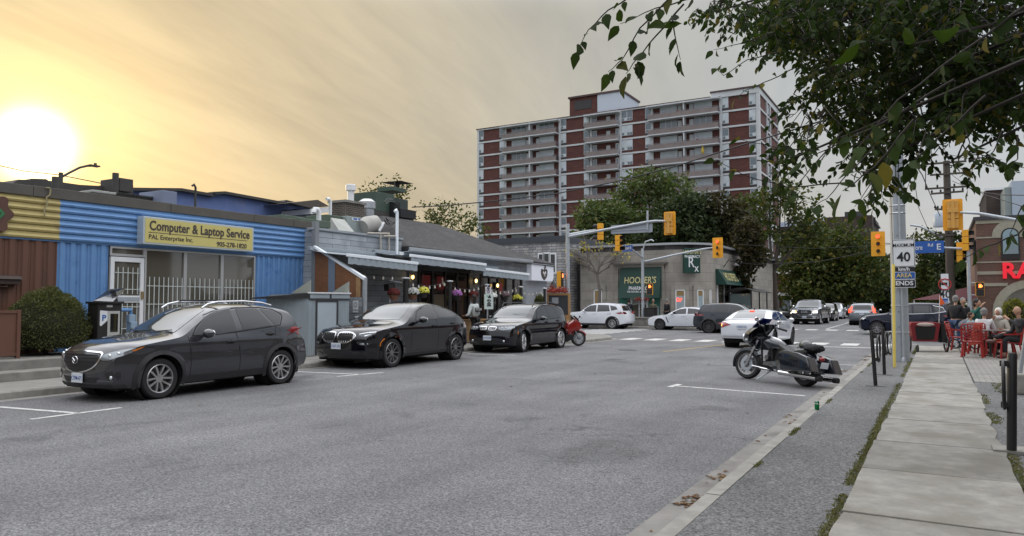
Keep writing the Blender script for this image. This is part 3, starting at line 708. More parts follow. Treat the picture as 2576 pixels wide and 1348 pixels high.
  for k in range(ns):
   a_=2*math.pi*k/ns+math.pi/2
   if dbl:
    spoke(a_-rim.get('ina',.06),a_-dbl,rim['w0'],rim['w1']);spoke(a_+rim.get('ina',.06),a_+dbl,rim['w0'],rim['w1'])
   else:spoke(a_,a_+rim.get('tw',0),rim['w0'],rim['w1'])
  q.lathe([(.07,y(yh-th)),(.068,y(yh+.006)),(.03,y(yh+.012)),(0,y(yh+.012))],ax='y',n=20)
  q.xf(T);ro=q.build('rim',rim['mat'],w_,smooth=30)
  d=MB();d.lathe([(rr*.80,y(h-.11)),(rr*.80,y(h-.095)),(.0,y(h-.09))],ax='y',n=28);d.lathe([(rr-.03,y(-h+.03)),(0,y(-h+.03))],ax='y',n=24);d.xf(T);d.build('brake_disc',alloydark if not rim.get('nodisc')else wellm,w_,smooth=40)
 def hit(s,view,a_,b_,off):
  x0=s.x0
  o,d={'L':(Vector((a_+x0,-4,b_)),Vector((0,1,0))),'R':(Vector((a_+x0,4,b_)),Vector((0,-1,0))),'F':(Vector((-8,a_,b_)),Vector((1,0,0))),'B':(Vector((8,a_,b_)),Vector((-1,0,0))),'T':(Vector((a_+x0,b_,5)),Vector((0,0,-1)))}[view]
  h,n,i,dd=s.bvh.ray_cast(o,d)
  if h is None or(view in 'LR' and dd>4-s.W2*.45):
   g=o+d*(4-s.W2*.9 if view in 'LR' else(8-s.L/2+.1 if view in 'FB' else 4))
   h,n,i,dd=s.bvh.find_nearest(g)
   if view in 'LR':h=Vector((g.x,h.y,g.z))
   elif view in 'FB':h=Vector((h.x,g.y,g.z))
  if n.dot(d)>0:n=-n
  n2=(n*.5-d*.5).normalized()
  return h+n2*off,-d if False else n2
 def panel(s,name,outline,view,m,off=.004,res=.08,thick=.010,ch=0,parent=None,label=None,smooth=35):
  if ch:outline=chaikin(outline,ch)
  P=[]
  for p in outline:
   if not P or math.hypot(p[0]-P[-1][0],p[1]-P[-1][1])>1e-4:P.append(p)
  if math.hypot(P[0][0]-P[-1][0],P[0][1]-P[-1][1])<1e-4:P.pop()
  Q=[]
  for i in range(len(P)):
   a_,b_=Vector(P[i]),Vector(P[(i+1)%len(P)]);n=max(1,int((b_-a_).length/res));Q+=[a_.lerp(b_,k/n)for k in range(n)]
  n0=len(Q);xs=[p.x for p in Q];ys=[p.y for p in Q]
  pts=list(Q);gx=min(xs)+res*.5
  while gx<max(xs):
   gy=min(ys)+res*.5
   while gy<max(ys):
    c=Vector((gx,gy));ins=False;j=n0-1
    for i in range(n0):
     if(Q[i].y>gy)!=(Q[j].y>gy)and gx<(Q[j].x-Q[i].x)*(gy-Q[i].y)/(Q[j].y-Q[i].y)+Q[i].x:ins=not ins
     j=i
    if ins and min((c-q).length for q in Q)>res*.35:pts.append(c)
    gy+=res
   gx+=res
  A_=sum(Q[i].x*Q[(i+1)%n0].y-Q[(i+1)%n0].x*Q[i].y for i in range(n0));loop=list(range(n0))if A_>0 else list(range(n0))[::-1]
  v2,_,f2,_,_,_=delaunay_2d_cdt(pts,[],[loop],1,1e-6)
  if not f2:return None
  hs=[s.hit(view,v.x,v.y,off)for v in v2];top=[h for h,n in hs];bot=[h-n*thick for h,n in hs]
  k=len(top);f2=[tuple(f)for f in f2];ec={}
  for f in f2:
   for i in range(len(f)):e=(f[i],f[(i+1)%len(f)]);ec[e]=1
  sk=[(a_,b_,b_+k,a_+k)for(a_,b_)in ec if(b_,a_)not in ec]
  mb=MB();mb.add(top+bot,f2+sk);return mb.build(name,m,parent or s.t,smooth=smooth,label=label)
 def both(s,name,outline,m,**k):
  if name=='side_window':outline=[(x+s.wx,z)for x,z in outline]
  return[s.panel(name,outline,v,m,**k)for v in 'LR']
 def ring(s,name,outline,w_,view,m,off=.006,ch=0,parent=None,thick=.02):
  if name=='window_surround':outline=[(x+s.wx,z)for x,z in outline]
  if ch:outline=chaikin(outline,ch)
  i_=inset(outline,w_);n=len(outline);o_=[s.hit(view,*p,off)for p in outline];q_=[s.hit(view,*p,off)for p in i_]
  vs=[h for h,_ in o_]+[h for h,_ in q_]+[h-nn*thick for h,nn in o_]+[h-nn*thick for h,nn in q_];fs=[]
  for i in range(n):
   j=(i+1)%n;fs+=[(i,j,n+j,n+i),(i,2*n+i,2*n+j,j),(n+i,n+j,3*n+j,3*n+i)]
  return MB().add(vs,fs).build(name,m,parent or s.t,smooth=35)
 def arch(s,m,w_=.06,x=(0,1),a0=-18,a1=198,below=None):
  for xc in(s.sp['wheels'][0],s.sp['wheels'][1]):
   o=[(xc+(s.Ra+w_)*math.cos(R(a)),s.rw+(s.Ra+w_)*math.sin(R(a)))for a in range(a0,a1+1,9)]
   i_=[(xc+(s.Ra+.001)*math.cos(R(a)),s.rw+(s.Ra+.001)*math.sin(R(a)))for a in range(a1,a0-1,-9)]
   s.both('wheel_arch_trim',o+i_,m,off=.010,res=.06,thick=.03)
 def mirrors(s,x,z,m,sx=.16,sz=.15,sy=.22,rows=1):
  for sd in(-1,1):
   yb=s.yside(x,z-.06);t=MB()
   t.ell((s.x0+x+.02,sd*(yb+.07+sy/2),z),(sx/2,sy/2,sz/2),14,10,rot=Matrix.Rotation(R(8*sd),3,'Z'))
   t.beam((s.x0+x+.02,sd*(yb-.03),z-.06),(s.x0+x+.02,sd*(yb+.14),z-.045),.07,.035)
   o=t.build('wing_mirror',m,s.t,smooth=50)
   MB().ell((s.x0+x+.02+sx*.35,sd*(yb+.07+sy/2),z),(.022,sy*.42,sz*.38),12,8).build('mirror_glass',chrome,o,smooth=60)
 def handles(s,xs,m,z=None,cup=True):
  for sd,v in((-1,'L'),(1,'R')):
   for x,zz_ in xs:
    if cup:s.panel('handle_recess',[(x+.095*math.cos(a_*.7),zz_-.004+.038*math.sin(a_*.7))for a_ in range(9)],v,gapm,off=.0035,res=.05)
    h,n=s.hit(v,x,zz_,.022);q=MB();q.beam(h-Vector((.1,0,0)),h+Vector((.1,0,.008)),.022,.032);q.build('door_handle',m,s.t,bevel=.006)
 def plate(s,view,y,z,txt,w_=.31,h_=.155,off=.02,tilt=0):
  hs=[s.hit(view,y+dy,z+dz,0)[0].x for dy in(-w_/2,0,w_/2)for dz in(-h_/2,0,h_/2)]
  x=(min(hs)-off)if view=='F' else(max(hs)+off)
  o=MB().box(x-.006,x+.006,y-w_/2,y+w_/2,z-h_/2,z+h_/2).build('number_plate',platem,s.t,bevel=.003)
  M_=FR[s.t.name];p=M_@Vector((x-.0065 if view=='F' else x+.0065,y,z-.005));rz=s.t.rotation_euler.z+(R(-90)if view=='F' else R(90))
  text(txt,.095,platetxt,o,p,(R(90),0,rz),bold=.0008,sx=.72,ext=.002)
  return o
 def rails(s,pts,m,yoff=.06,r=.018,foot=True):
  for sd in(-1,1):
   P=[]
   for x,z in pts:P.append(Vector((s.x0+x,sd*(s.W2*s.sp['wroof']-yoff),z)))
   Q=[]
   for i in range(len(P)-1):
    for k in range(4):Q.append(P[i].lerp(P[i+1],k/4))
   Q.append(P[-1]);MB().tube(Q,r,8).build('roof_rail',m,s.t,smooth=60)
def carmat(name,col,rough=.28,metal=.0,coat=1.0):return mat(name,col,rough*.6,metal,coat=coat,spec=.3)
#  dark grey compact SUV (nearest parked car)
side0=[(.18,.90),(.30,.955),(.45,.985),(.62,.995),(.80,.985),(.88,1.0),(.97,.985),(1.05,.955),(1.2,.92)]
gp=carmat('graphite car paint',(.056,.057,.063),.3,.5)
sp=dict(L=4.5,W=1.84,paint=gp,wheels=(.93,3.63,.352),ag=.06,wroof=.70,bowf=.24,bowr=.16,flare=.03,steer=0,
top=[(0,.80),(.03,.86),(.12,.93),(.35,.99),(.8,1.05),(1.2,1.10),(1.30,1.12),(1.6,1.30),(1.95,1.50),(2.2,1.585),(2.6,1.635),(3.1,1.64),(3.6,1.60),(3.95,1.54),(4.1,1.45),(4.28,1.18),(4.36,1.05),(4.43,.98),(4.5,.93)],
bot=[(0,.24),(.5,.22),(1.4,.24),(3.2,.25),(4.1,.28),(4.5,.36)],belt=[(0,.82),(1.3,1.02),(2.5,1.06),(3.6,1.14),(4.5,1.10)],side=side0,
plan=[(0,.84),(.15,.90),(.45,.965),(.9,1),(3.6,1),(4.1,.955),(4.5,.86)],rplan=[(0,1),(2.5,1.02),(3.4,1.0),(4.2,.90),(4.5,.9)],
fs=[(.2,.10),(.32,.02),(.5,0),(.72,.0),(.86,.05),(1,.09)],rs=[(.3,.06),(.5,-.03),(.75,-.0),(1,.06),(1.2,.02)],edge=[(0,.10),(.5,.085),(1.3,.07),(2,.07),(4.5,.06)],ws=(1.3,2.1),wsb=.05,
rim=dict(n=5,dbl=.36,ina=.14,w0=.035,w1=.045,mat=alloy,r=.70,dish=.02))
c=Car('parked_suv','dark grey compact SUV with silver roof rails, parked nearest in front of the blue shop',(-12.52,7.15+2.25-.02,0),R(90),sp,'cars parked along the left kerb')
c.wx=.10
c.both('side_window',[(1.50,1.07),(1.60,1.20),(1.80,1.36),(2.02,1.465),(2.38,1.53),(2.44,1.13),(2.0,1.085)],glass,off=.005)
c.both('side_window',[(2.52,1.535),(3.04,1.535),(3.31,1.20),(2.59,1.14)],glass,off=.005)
c.both('side_window',[(3.12,1.53),(3.42,1.50),(3.62,1.42),(3.58,1.30),(3.50,1.215),(3.40,1.21)],glass,off=.005)
for o in([(1.44,1.06),(1.56,1.22),(1.78,1.39),(2.02,1.50),(2.5,1.565),(3.1,1.57),(3.45,1.53),(3.66,1.43),(3.66,1.36),(3.54,1.19),(2.6,1.11),(2.0,1.055)],):
 for v in 'LR':c.ring('window_surround',o,.018,v,gapm,off=.004)
c.panel('windscreen',[(1.36,-.62),(1.30,-.3),(1.28,0),(1.30,.3),(1.36,.62),(1.62,.61),(1.98,.555),(2.06,.53),(2.03,.25),(2.02,0),(2.03,-.25),(2.06,-.53),(1.98,-.555),(1.62,-.61)],'T',glassl,off=.006)
c.panel('rear_window',[(-.52,1.18),(.52,1.18),(.46,1.46),(-.46,1.46)],'B',glass,off=.006)
c.arch(mat('grey cladding',(.022,.022,.024),.6),.075)
c.both('sill_trim',[(1.36,.36),(3.2,.37),(3.2,.25),(1.38,.235)],MATS['grey cladding'],off=.012,thick=.03)
for pl in([(1.46,1.05),(1.50,.85),(1.52,.6),(1.50,.36)],[(2.50,1.1),(2.57,.85),(2.59,.6),(2.58,.36)],[(3.50,1.19),(3.46,1.0),(3.38,.86)]):c.both('door_gap',ribbon(pl,.010),gapm,off=.0025,res=.1)
c.both('door_gap',ribbon([(1.5,1.03),(2.5,1.09),(3.4,1.17)],.012),gapm,off=.0025)
c.handles([(2.36,.925),(3.34,1.035)],gp)
gr=[(-.56,.80),(-.46,.845),(.46,.845),(.56,.80),(.50,.66),(.35,.545),(0,.47),(-.35,.545),(-.50,.66)]
c.panel('grille',gr,'F',blackpl,off=.006,ch=1);c.ring('grille_frame',inset(gr,-.008),.022,'F',chrome,off=.014,ch=1)
for z in(.56,.62,.68,.74,.79):c.panel('grille_bar',ribbon([(-.5+abs(.7-z)*.5,z),(.5-abs(.7-z)*.5,z)],.012),'F',darkmetal,off=.012,res=.12)
b=MB();x_=c.hit('F',0,.70,.03)[0].x
pts=[Vector((x_,.075*math.cos(k*.3927),.70+.06*math.sin(k*.3927)))for k in range(16)];b.tube(pts,.008,6,closed=True)
b.tube([(x_,-.07,.735),(x_-.002,-.03,.715),(x_-.004,0,.675),(x_-.002,.03,.715),(x_,.07,.735)],.009,6);b.build('emblem',chrome,c.t,smooth=60)
for sg in(-1,1):
 hl=c.panel('headlight',[(sg*.50,.73),(sg*.60,.70),(sg*.72,.71),(sg*.84,.80),(sg*.885,.90),(sg*.80,.885),(sg*.66,.84),(sg*.55,.79)],'F',lampglass,off=.008,ch=1,res=.04)
 for yy,zz_,r_ in((.67,.775,.035),(.76,.81,.03)):
  h,n=c.hit('F',sg*yy,zz_,.006);MB().ell(h,(.02,r_,r_),12,8).build('lamp_bulb',lampbright,hl or c.t,smooth=60)
 c.panel('fog_lamp_recess',[(sg*.58,.50),(sg*.80,.54),(sg*.80,.40),(sg*.72,.34)],'F',blackpl,off=.005,ch=1)
 h,n=c.hit('F',sg*.72,.42,.0);MB().ell(h,(.02,.035,.035),12,8).build('fog_lamp',lampbright,c.t,smooth=60)
 c.panel('side_repeater',[(.42,.865),(.62,.92),(.56,.885),(.45,.84)],'L' if sg<0 else 'R',amber,off=.009)
c.panel('bumper_intake',[(-.52,.42),(.52,.42),(.42,.33),(-.42,.33)],'F',blackpl,off=.005)
c.panel('bumper_lip',[(-.8,.30),(.8,.30),(.8,.245),(-.8,.245)],'F',MATS['grey cladding'],off=.012,thick=.03)
c.plate('F',-.05,.405,'CYFM-471')
c.both('tail_light',[(4.04,1.03),(3.94,1.10),(3.91,1.14),(4.05,1.165),(4.14,1.14),(4.17,1.07),(4.17,1.0),(4.12,.985)],redlens,off=.008,res=.04)
for sg in(-1,1):c.panel('tail_light',[(sg*.60,1.07),(sg*.9,1.14),(sg*.9,.98),(sg*.75,.99)],'B',redlens,off=.008)
c.mirrors(1.72,1.10,gp,.2,.17,.24)
c.rails([(1.95,1.555),(2.08,1.63),(2.3,1.672),(2.9,1.685),(3.35,1.655),(3.6,1.60)],mat('satin rail',(.62,.63,.65),.3,.8),yoff=.05,r=.019)
for x in(2.35,3.2):MB().beam((c.x0+x,-.58,1.70),(c.x0+x,.58,1.70),.05,.03).build('roof_bar',darkmetal,c.t,bevel=.006)
c.both('fuel_flap',[(3.86+.09*math.cos(k*.52),.99+.09*math.sin(k*.52))for k in range(12)],gp,off=.0035,res=.06)
MB().tube([(c.x0+1.32,-.05,1.13),(c.x0+1.37,-.55,1.165)],.010,6).tube([(c.x0+1.32,.5,1.13),(c.x0+1.34,.02,1.15)],.010,6).build('wiper',blackpl,c.t)
#  black coupe SUV
bp=carmat('black car paint',(.004,.004,.006),.16,.0)
sp=dict(L=4.88,W=2.0,paint=bp,wheels=(1.02,3.95,.375),ag=.05,wroof=.66,bowf=.26,bowr=.2,flare=.035,steer=0,
top=[(0,.84),(.04,.92),(.15,.99),(.5,1.05),(1.0,1.11),(1.40,1.16),(1.55,1.20),(1.9,1.40),(2.25,1.58),(2.55,1.655),(2.9,1.68),(3.3,1.655),(3.8,1.54),(4.25,1.37),(4.6,1.22),(4.74,1.17),(4.80,1.08),(4.88,1.0)],
bot=[(0,.26),(.5,.23),(1.5,.26),(3.4,.27),(4.5,.3),(4.88,.42)],belt=[(0,.88),(1.5,1.12),(2.6,1.16),(4,1.22),(4.88,1.12)],
side=[(.18,.91),(.30,.965),(.45,.975),(.62,.975),(.80,.985),(.95,1.0),(1.06,.985),(1.15,.95),(1.3,.91)],
plan=[(0,.84),(.15,.90),(.45,.965),(.95,1),(3.9,1),(4.4,.95),(4.88,.84)],rplan=[(0,1),(2.8,1.02),(3.8,.95),(4.6,.86),(4.88,.85)],
fs=[(.2,.12),(.32,.03),(.5,0),(.72,.0),(.9,.05),(1.05,.09)],rs=[(.3,.08),(.5,-.03),(.75,-.0),(1,.03),(1.2,.02)],edge=[(0,.10),(.5,.09),(1.5,.08),(2.3,.07),(4.88,.08)],ws=(1.55,2.4),wsb=.05,
rim=dict(n=5,dbl=.33,ina=.10,w0=.026,w1=.03,mat=mat('bicolour alloy',(.30,.30,.30),.3,.9),r=.72,dish=.02))
c=Car('parked_coupe_suv','black coupe-shaped SUV with large twin kidney grille, parked in front of the grey shed',(-13.15,13.92+2.44,0),R(90.5),sp,'cars parked along the left kerb')
c.wx=.14
k_=1.0
c.both('side_window',[(1.93,1.19),(2.05,1.33),(2.32,1.50),(2.66,1.57),(2.84,1.57),(2.93,1.22),(2.4,1.20)],glass,off=.005)
c.both('side_window',[(2.93,1.565),(3.30,1.53),(3.58,1.46),(3.74,1.27),(3.02,1.225)],glass,off=.005)
c.both('side_window',[(3.66,1.44),(3.9,1.36),(4.02,1.31),(3.98,1.285),(3.82,1.275)],glass,off=.005)
for v in 'LR':c.ring('window_surround',[(1.88,1.18),(2.03,1.36),(2.3,1.53),(2.64,1.605),(2.95,1.605),(3.35,1.555),(3.9,1.39),(4.08,1.31),(4.0,1.265),(3.0,1.205),(2.4,1.18)],.018,v,darkmetal,off=.006)
c.panel('windscreen',[(1.62,-.70),(1.56,-.3),(1.55,0),(1.56,.3),(1.62,.70),(1.9,.68),(2.30,.585),(2.40,.55),(2.36,.25),(2.35,0),(2.36,-.25),(2.40,-.55),(2.30,-.585),(1.9,-.68)],'T',glassl,off=.006)
c.panel('rear_window',[(3.55,-.48),(3.55,.48),(4.42,.50),(4.42,-.50)],'T',glass,off=.006)
c.panel('sunroof',[(2.75,-.42),(2.75,.42),(3.25,.40),(3.25,-.40)],'T',glass,off=.005)
c.arch(bp,.045)
for pl in([(1.80,1.12),(1.84,.9),(1.84,.65),(1.80,.42)],[(2.98,1.19),(3.06,.9),(3.06,.65),(3.02,.42)],[(3.88,1.25),(3.92,1.05),(3.80,.86)]):c.both('door_gap',ribbon(pl,.008),gapm,off=.0025,res=.1)
c.handles([(2.84,1.02),(3.76,1.075)],bp)
c.both('sill_trim',ribbon([(1.5,.36),(2.6,.345),(3.45,.37)],.018),alloydark,off=.010);c.both('sill_trim',ribbon([(1.5,.30),(3.45,.31)],.06),blackpl,off=.008)
for sg in(-1,1):
 g_=[(sg*.035,.90),(sg*.10,.925),(sg*.40,.93),(sg*.55,.86),(sg*.56,.80),(sg*.40,.655),(sg*.12,.645),(sg*.04,.72)]
 gg=c.panel('kidney_grille',g_,'F',gapm,off=.006,ch=1,res=.06);c.ring('grille_frame',g_,.020,'F',chrome,off=.016,ch=1)
 for k in range(7):
  yy=sg*(.095+k*.066);c.panel('grille_bar',[(yy-.012,.905-(k>5)*.04),(yy+.012,.905-(k>5)*.04),(yy+.008+sg*.012,.68+(k>4)*.03+(k>5)*.05),(yy-.008+sg*.012,.68+(k>4)*.03+(k>5)*.05)],'F',alloydark if k%1 else alloy,off=.016,res=.2,parent=gg)
 hl=c.panel('headlight',[(sg*.58,.865),(sg*.66,.815),(sg*.82,.80),(sg*.91,.84),(sg*.955,.90),(sg*.93,.935),(sg*.8,.925)],'F',mat('dark lamp cover',(.05,.055,.06),.06,.4,coat=1.0),off=.008,ch=1,res=.04)
 c.panel('lamp_strip',ribbon([(sg*.62,.875),(sg*.80,.912),(sg*.93,.925)],.014),'F',lampbright,off=.014,parent=hl);c.panel('lamp_strip',ribbon([(sg*.76,.83),(sg*.88,.865),(sg*.92,.89)],.02),'F',lampbright,off=.014,parent=hl)
 c.panel('fog_lamp_recess',[(sg*.55,.70),(sg*.88,.69),(sg*.86,.58),(sg*.66,.60)],'F',blackpl,off=.005,ch=1)
 c.panel('fog_lamp',ribbon([(sg*.68,.635),(sg*.84,.64)],.035),'F',lampbright,off=.012)
 c.panel('side_repeater',ribbon([(.56,.56),(.58,.64),(.64,.71),(.70,.75)],.022),'L' if sg<0 else 'R',amber,off=.01)
 c.panel('bumper_blade',ribbon([(sg*.52,.36),(sg*.66,.40),(sg*.88,.42)],.02),'F',bp,off=.016)
 c.panel('tail_light',[(sg*.40,1.02),(sg*.86,1.04),(sg*.9,.95),(sg*.6,.97)],'B',redlens,off=.008)
c.panel('bumper_intake',[(-.5,.50),(.5,.50),(.44,.33),(-.44,.33)],'F',blackpl,off=.005,ch=1)
c.both('side_reflector',ribbon([(4.55,.97),(4.72,.96)],.05),lampbright,off=.006)
c.plate('F',-.02,.575,'CSAT-275',off=.025)
c.mirrors(2.08,1.20,bp,.2,.17,.26)
h=c.hit('T',.25,0,.004)[0];MB().ell(h,(.035,.035,.006),16,6).build('emblem',sw,c.t,smooth=60)
#  black boxy SUV
sp=dict(L=4.57,W=1.85,paint=bp,wheels=(.90,3.72,.355),ag=.055,wroof=.73,bowf=.20,bowr=.14,flare=.028,steer=14,
top=[(0,.78),(.04,.86),(.15,.93),(.5,1.0),(.9,1.05),(1.28,1.10),(1.42,1.13),(1.7,1.32),(2.0,1.50),(2.25,1.58),(2.7,1.625),(3.3,1.625),(3.9,1.58),(4.15,1.52),(4.30,1.30),(4.40,1.1),(4.48,1.0),(4.57,.95)],
bot=[(0,.26),(.5,.23),(1.4,.25),(3.3,.26),(4.2,.3),(4.57,.4)],belt=[(0,.80),(1.3,1.02),(2.5,1.06),(4.57,1.08)],side=side0,
plan=[(0,.86),(.15,.92),(.45,.97),(.9,1),(3.8,1),(4.2,.965),(4.57,.88)],rplan=[(0,1),(2.5,1.02),(3.6,1.0),(4.2,.94),(4.57,.92)],
fs=[(.2,.08),(.32,.0),(.5,-.02),(.72,.02),(.86,.05),(1,.08)],rs=[(.3,.06),(.5,-.02),(.75,-.0),(1,.03),(1.2,.02)],edge=[(0,.09),(.5,.08),(1.4,.07),(2,.065),(4.57,.06)],ws=(1.4,2.15),wsb=.05,
rim=dict(n=5,dbl=.42,ina=.22,w0=.045,w1=.05,mat=mat('polished alloy',(.7,.7,.7),.25,.9),r=.74,dish=.02))
c=Car('parked_black_suv','black boxy SUV with black roof rails, parked beside the wooden patio fence',(-12.95,20.80+2.28,0),R(90),sp,'cars parked along the left kerb')
c.wx=.14
c.both('side_window',[(1.73,1.10),(1.90,1.34),(2.10,1.45),(2.42,1.52),(2.56,1.10),(2.3,1.08)],glass,off=.005)
c.both('side_window',[(2.55,1.525),(3.02,1.525),(3.24,1.12),(2.66,1.10)],glass,off=.005)
c.both('side_window',[(3.13,1.52),(3.55,1.48),(3.82,1.38),(3.98,1.24),(3.52,1.14),(3.34,1.13)],glass,off=.005)
for v in 'LR':c.ring('window_surround',[(1.66,1.08),(1.86,1.36),(2.08,1.49),(2.5,1.56),(3.1,1.56),(3.58,1.52),(3.86,1.41),(4.05,1.23),(3.5,1.10),(2.3,1.06)],.018,v,gapm,off=.004)
c.panel('windscreen',[(1.48,-.64),(1.43,-.3),(1.42,0),(1.43,.3),(1.48,.64),(1.7,.63),(2.02,.585),(2.12,.56),(2.10,.25),(2.09,0),(2.10,-.25),(2.12,-.56),(2.02,-.585),(1.7,-.63)],'T',glassl,off=.006)
c.panel('rear_window',[(-.55,1.15),(.55,1.15),(.50,1.46),(-.50,1.46)],'B',glass,off=.006)
c.arch(bp,.03)
for pl in([(1.62,1.05),(1.62,.8),(1.60,.42)],[(2.62,1.08),(2.72,.8),(2.74,.42)],[(3.50,1.12),(3.54,.95),(3.40,.80)]):c.both('door_gap',ribbon(pl,.008),gapm,off=.0025,res=.1)
c.handles([(2.52,.98),(3.42,1.01)],bp)
c.both('sill_trim',ribbon([(1.42,.34),(3.3,.36)],.022),alloydark,off=.010)
for sg in(-1,1):
 g_=[(sg*.03,.86),(sg*.08,.875),(sg*.30,.87),(sg*.34,.83),(sg*.28,.745),(sg*.10,.735),(sg*.04,.77)]
 gg=c.panel('kidney_grille',g_,'F',gapm,off=.006,ch=1,res=.06);c.ring('grille_frame',g_,.016,'F',chrome,off=.014,ch=1)
 for k in range(7):yy=sg*(.075+k*.034);c.panel('grille_bar',[(yy-.006,.86),(yy+.006,.86),(yy+.006,.75),(yy-.006,.75)],'F',alloy,off=.012,res=.2,parent=gg)
 hl=c.panel('headlight',[(sg*.38,.86),(sg*.40,.79),(sg*.50,.755),(sg*.74,.77),(sg*.86,.83),(sg*.84,.885),(sg*.62,.87)],'F',lampglass,off=.008,ch=1,res=.04)
 for yy in(.49,.61):
  h,n=c.hit('F',sg*yy,.82,.01);MB().tube([h+Vector((0,.042*math.cos(q*.52),.042*math.sin(q*.52)))for q in range(12)],.008,6,closed=True).ell(h,(.01,.028,.028),10,8).build('lamp_ring',lampbright,hl,smooth=60)
 h,n=c.hit('F',sg*.60,.40,.002);MB().ell(h,(.02,.04,.04),12,8).build('fog_lamp',lampbright,c.t,smooth=60)
 c.panel('side_repeater',ribbon([(.50,.62),(.52,.72)],.03),'L' if sg<0 else 'R',amber,off=.008)
 c.both('tail_light',[(4.2,.98),(4.2,.84),(4.4,.84),(4.4,1.0)],redlens,off=.006)
c.panel('bumper_intake',[(-.62,.50),(.62,.50),(.5,.34),(-.5,.34)],'F',blackpl,off=.004,ch=1)
c.both('side_marker',ribbon([(4.30,.64),(4.46,.64)],.045),lampbright,off=.006)
c.plate('F',-.03,.50,'CYYX-550',off=.02)
c.mirrors(1.95,1.12,bp,.17,.15,.22)
c.rails([(2.0,1.52),(2.12,1.63),(2.3,1.665),(3.5,1.665),(3.75,1.62),(3.9,1.56)],darkmetal,yoff=.06,r=.017)
h=c.hit('T',.22,0,.004)[0];MB().ell(h,(.035,.035,.006),16,6).build('emblem',sw,c.t,smooth=60)
#  LEFT SIDE: METAL-CLAD SHOP ROW
BX=-18.0
blu=mat('blue corrugated paint',(.12,.255,.49),.5,var=.10,vs=3,bump=.05,dirt=((.06,.16,.38),2.2,.62))
yl=mat('mustard corrugated paint',(.42,.34,.13),.55,var=.10,vs=3,dirt=((.26,.20,.08),2,.6))
brn=mat('brown corrugated paint',(.13,.058,.036),.6,var=.15,vs=2,stretch=(1,1,.25),dirt=((.09,.05,.035),3,.6))
coping=mat('roof edge flashing',(.085,.078,.065),.6,var=.2,vs=2)
def corr_h(y0,y1,z0,z1,x,m,name,par,n=6):
 mb=MB();h=(z1-z0)/n
 for i in range(n):
  za=z0+i*h;pr=[(x,za),(x+.035,za+.006),(x+.05,za+h*.30),(x+.012,za+h*.62),(x+.008,za+h*.93),(x,za+h)]
  for j in range(len(pr)-1):
   (a0,b0),(a1,b1)=pr[j],pr[j+1];mb.quad((a0,y0,b0),(a0,y1,b0),(a1,y1,b1),(a1,y0,b1))
 return mb.build(name,m,par,world=1,fix=False)
def corr_v(y0,y1,z0,z1,x,m,name,par,pitch=.30):
 mb=MB();n=max(1,round((y1-y0)/pitch));p=(y1-y0)/n
 for i in range(n):
  ya=y0+i*p;pr=[(0,0),(.12,0),(.22,.035),(.62,.035),(.72,0),(.85,0),(.88,.012),(.91,0),(1,0)]
  for j in range(len(pr)-1):
   (a0,b0),(a1,b1)=pr[j],pr[j+1];mb.quad((x+b0,ya+a0*p,z0),(x+b1,ya+a1*p,z0),(x+b1,ya+a1*p,z1),(x+b0,ya+a0*p,z1))
 return mb.build(name,m,par,world=1,fix=False)
yb,ye_=aX(*D('1',462,640),BX).y,17.80
FB,FT,CT=3.13,4.10,4.34
t=thing('shop_building','low metal-clad shop row, yellow and brown at one end, bright blue at the other','building',(BX,12,0))
MB().box(BX-9,BX-.5,2.0,ye_,0,4.1).build('wall_core',coping,t,world=1)
corr_h(2.0,yb,FB,FT,BX+.05,yl,'yellow_fascia',t);corr_h(yb,ye_,FB,FT,BX+.05,blu,'blue_fascia',t)
corr_v(2.0,yb,.5,FB,BX,brn,'brown_wall',t,.28)
Dl,Dr=aX(*D('1',880,700),BX).y,aX(*D('1',1160,720),BX).y;W2_,W3_,W4_=aX(*D('1',1485,740),BX).y,aX(*D('1',1780,770),BX).y,aX(*D('1',2045,790),BX).y
corr_v(yb,Dl-.03,.5,FB,BX,blu,'blue_wall',t,.235);corr_v(W4_+.03,ye_,.5,FB,BX,blu,'blue_wall',t,.2)
MB().box(BX-.1,BX+.045,2.0,ye_,FB-.04,FB).build('fascia_base',blu,t,world=1)
c_=MB();
for i,(a_,b_)in enumerate(((2,6.2),(6.21,9.1),(9.11,12.6),(12.61,15.4),(15.41,17.0),(17.01,ye_+.1))):
 c_.box(BX-.25,BX+.10+.004*(i%2),a_,b_,FT-.005,CT-.01*(i%2))
c_.build('roof_edge',coping,t,world=1,bevel=.01)
MB().box(BX-8.9,BX-.3,2,ye_,4.0,4.2).build('roof',mat('roof membrane',(.07,.07,.07),.9,var=.2),t,world=1)
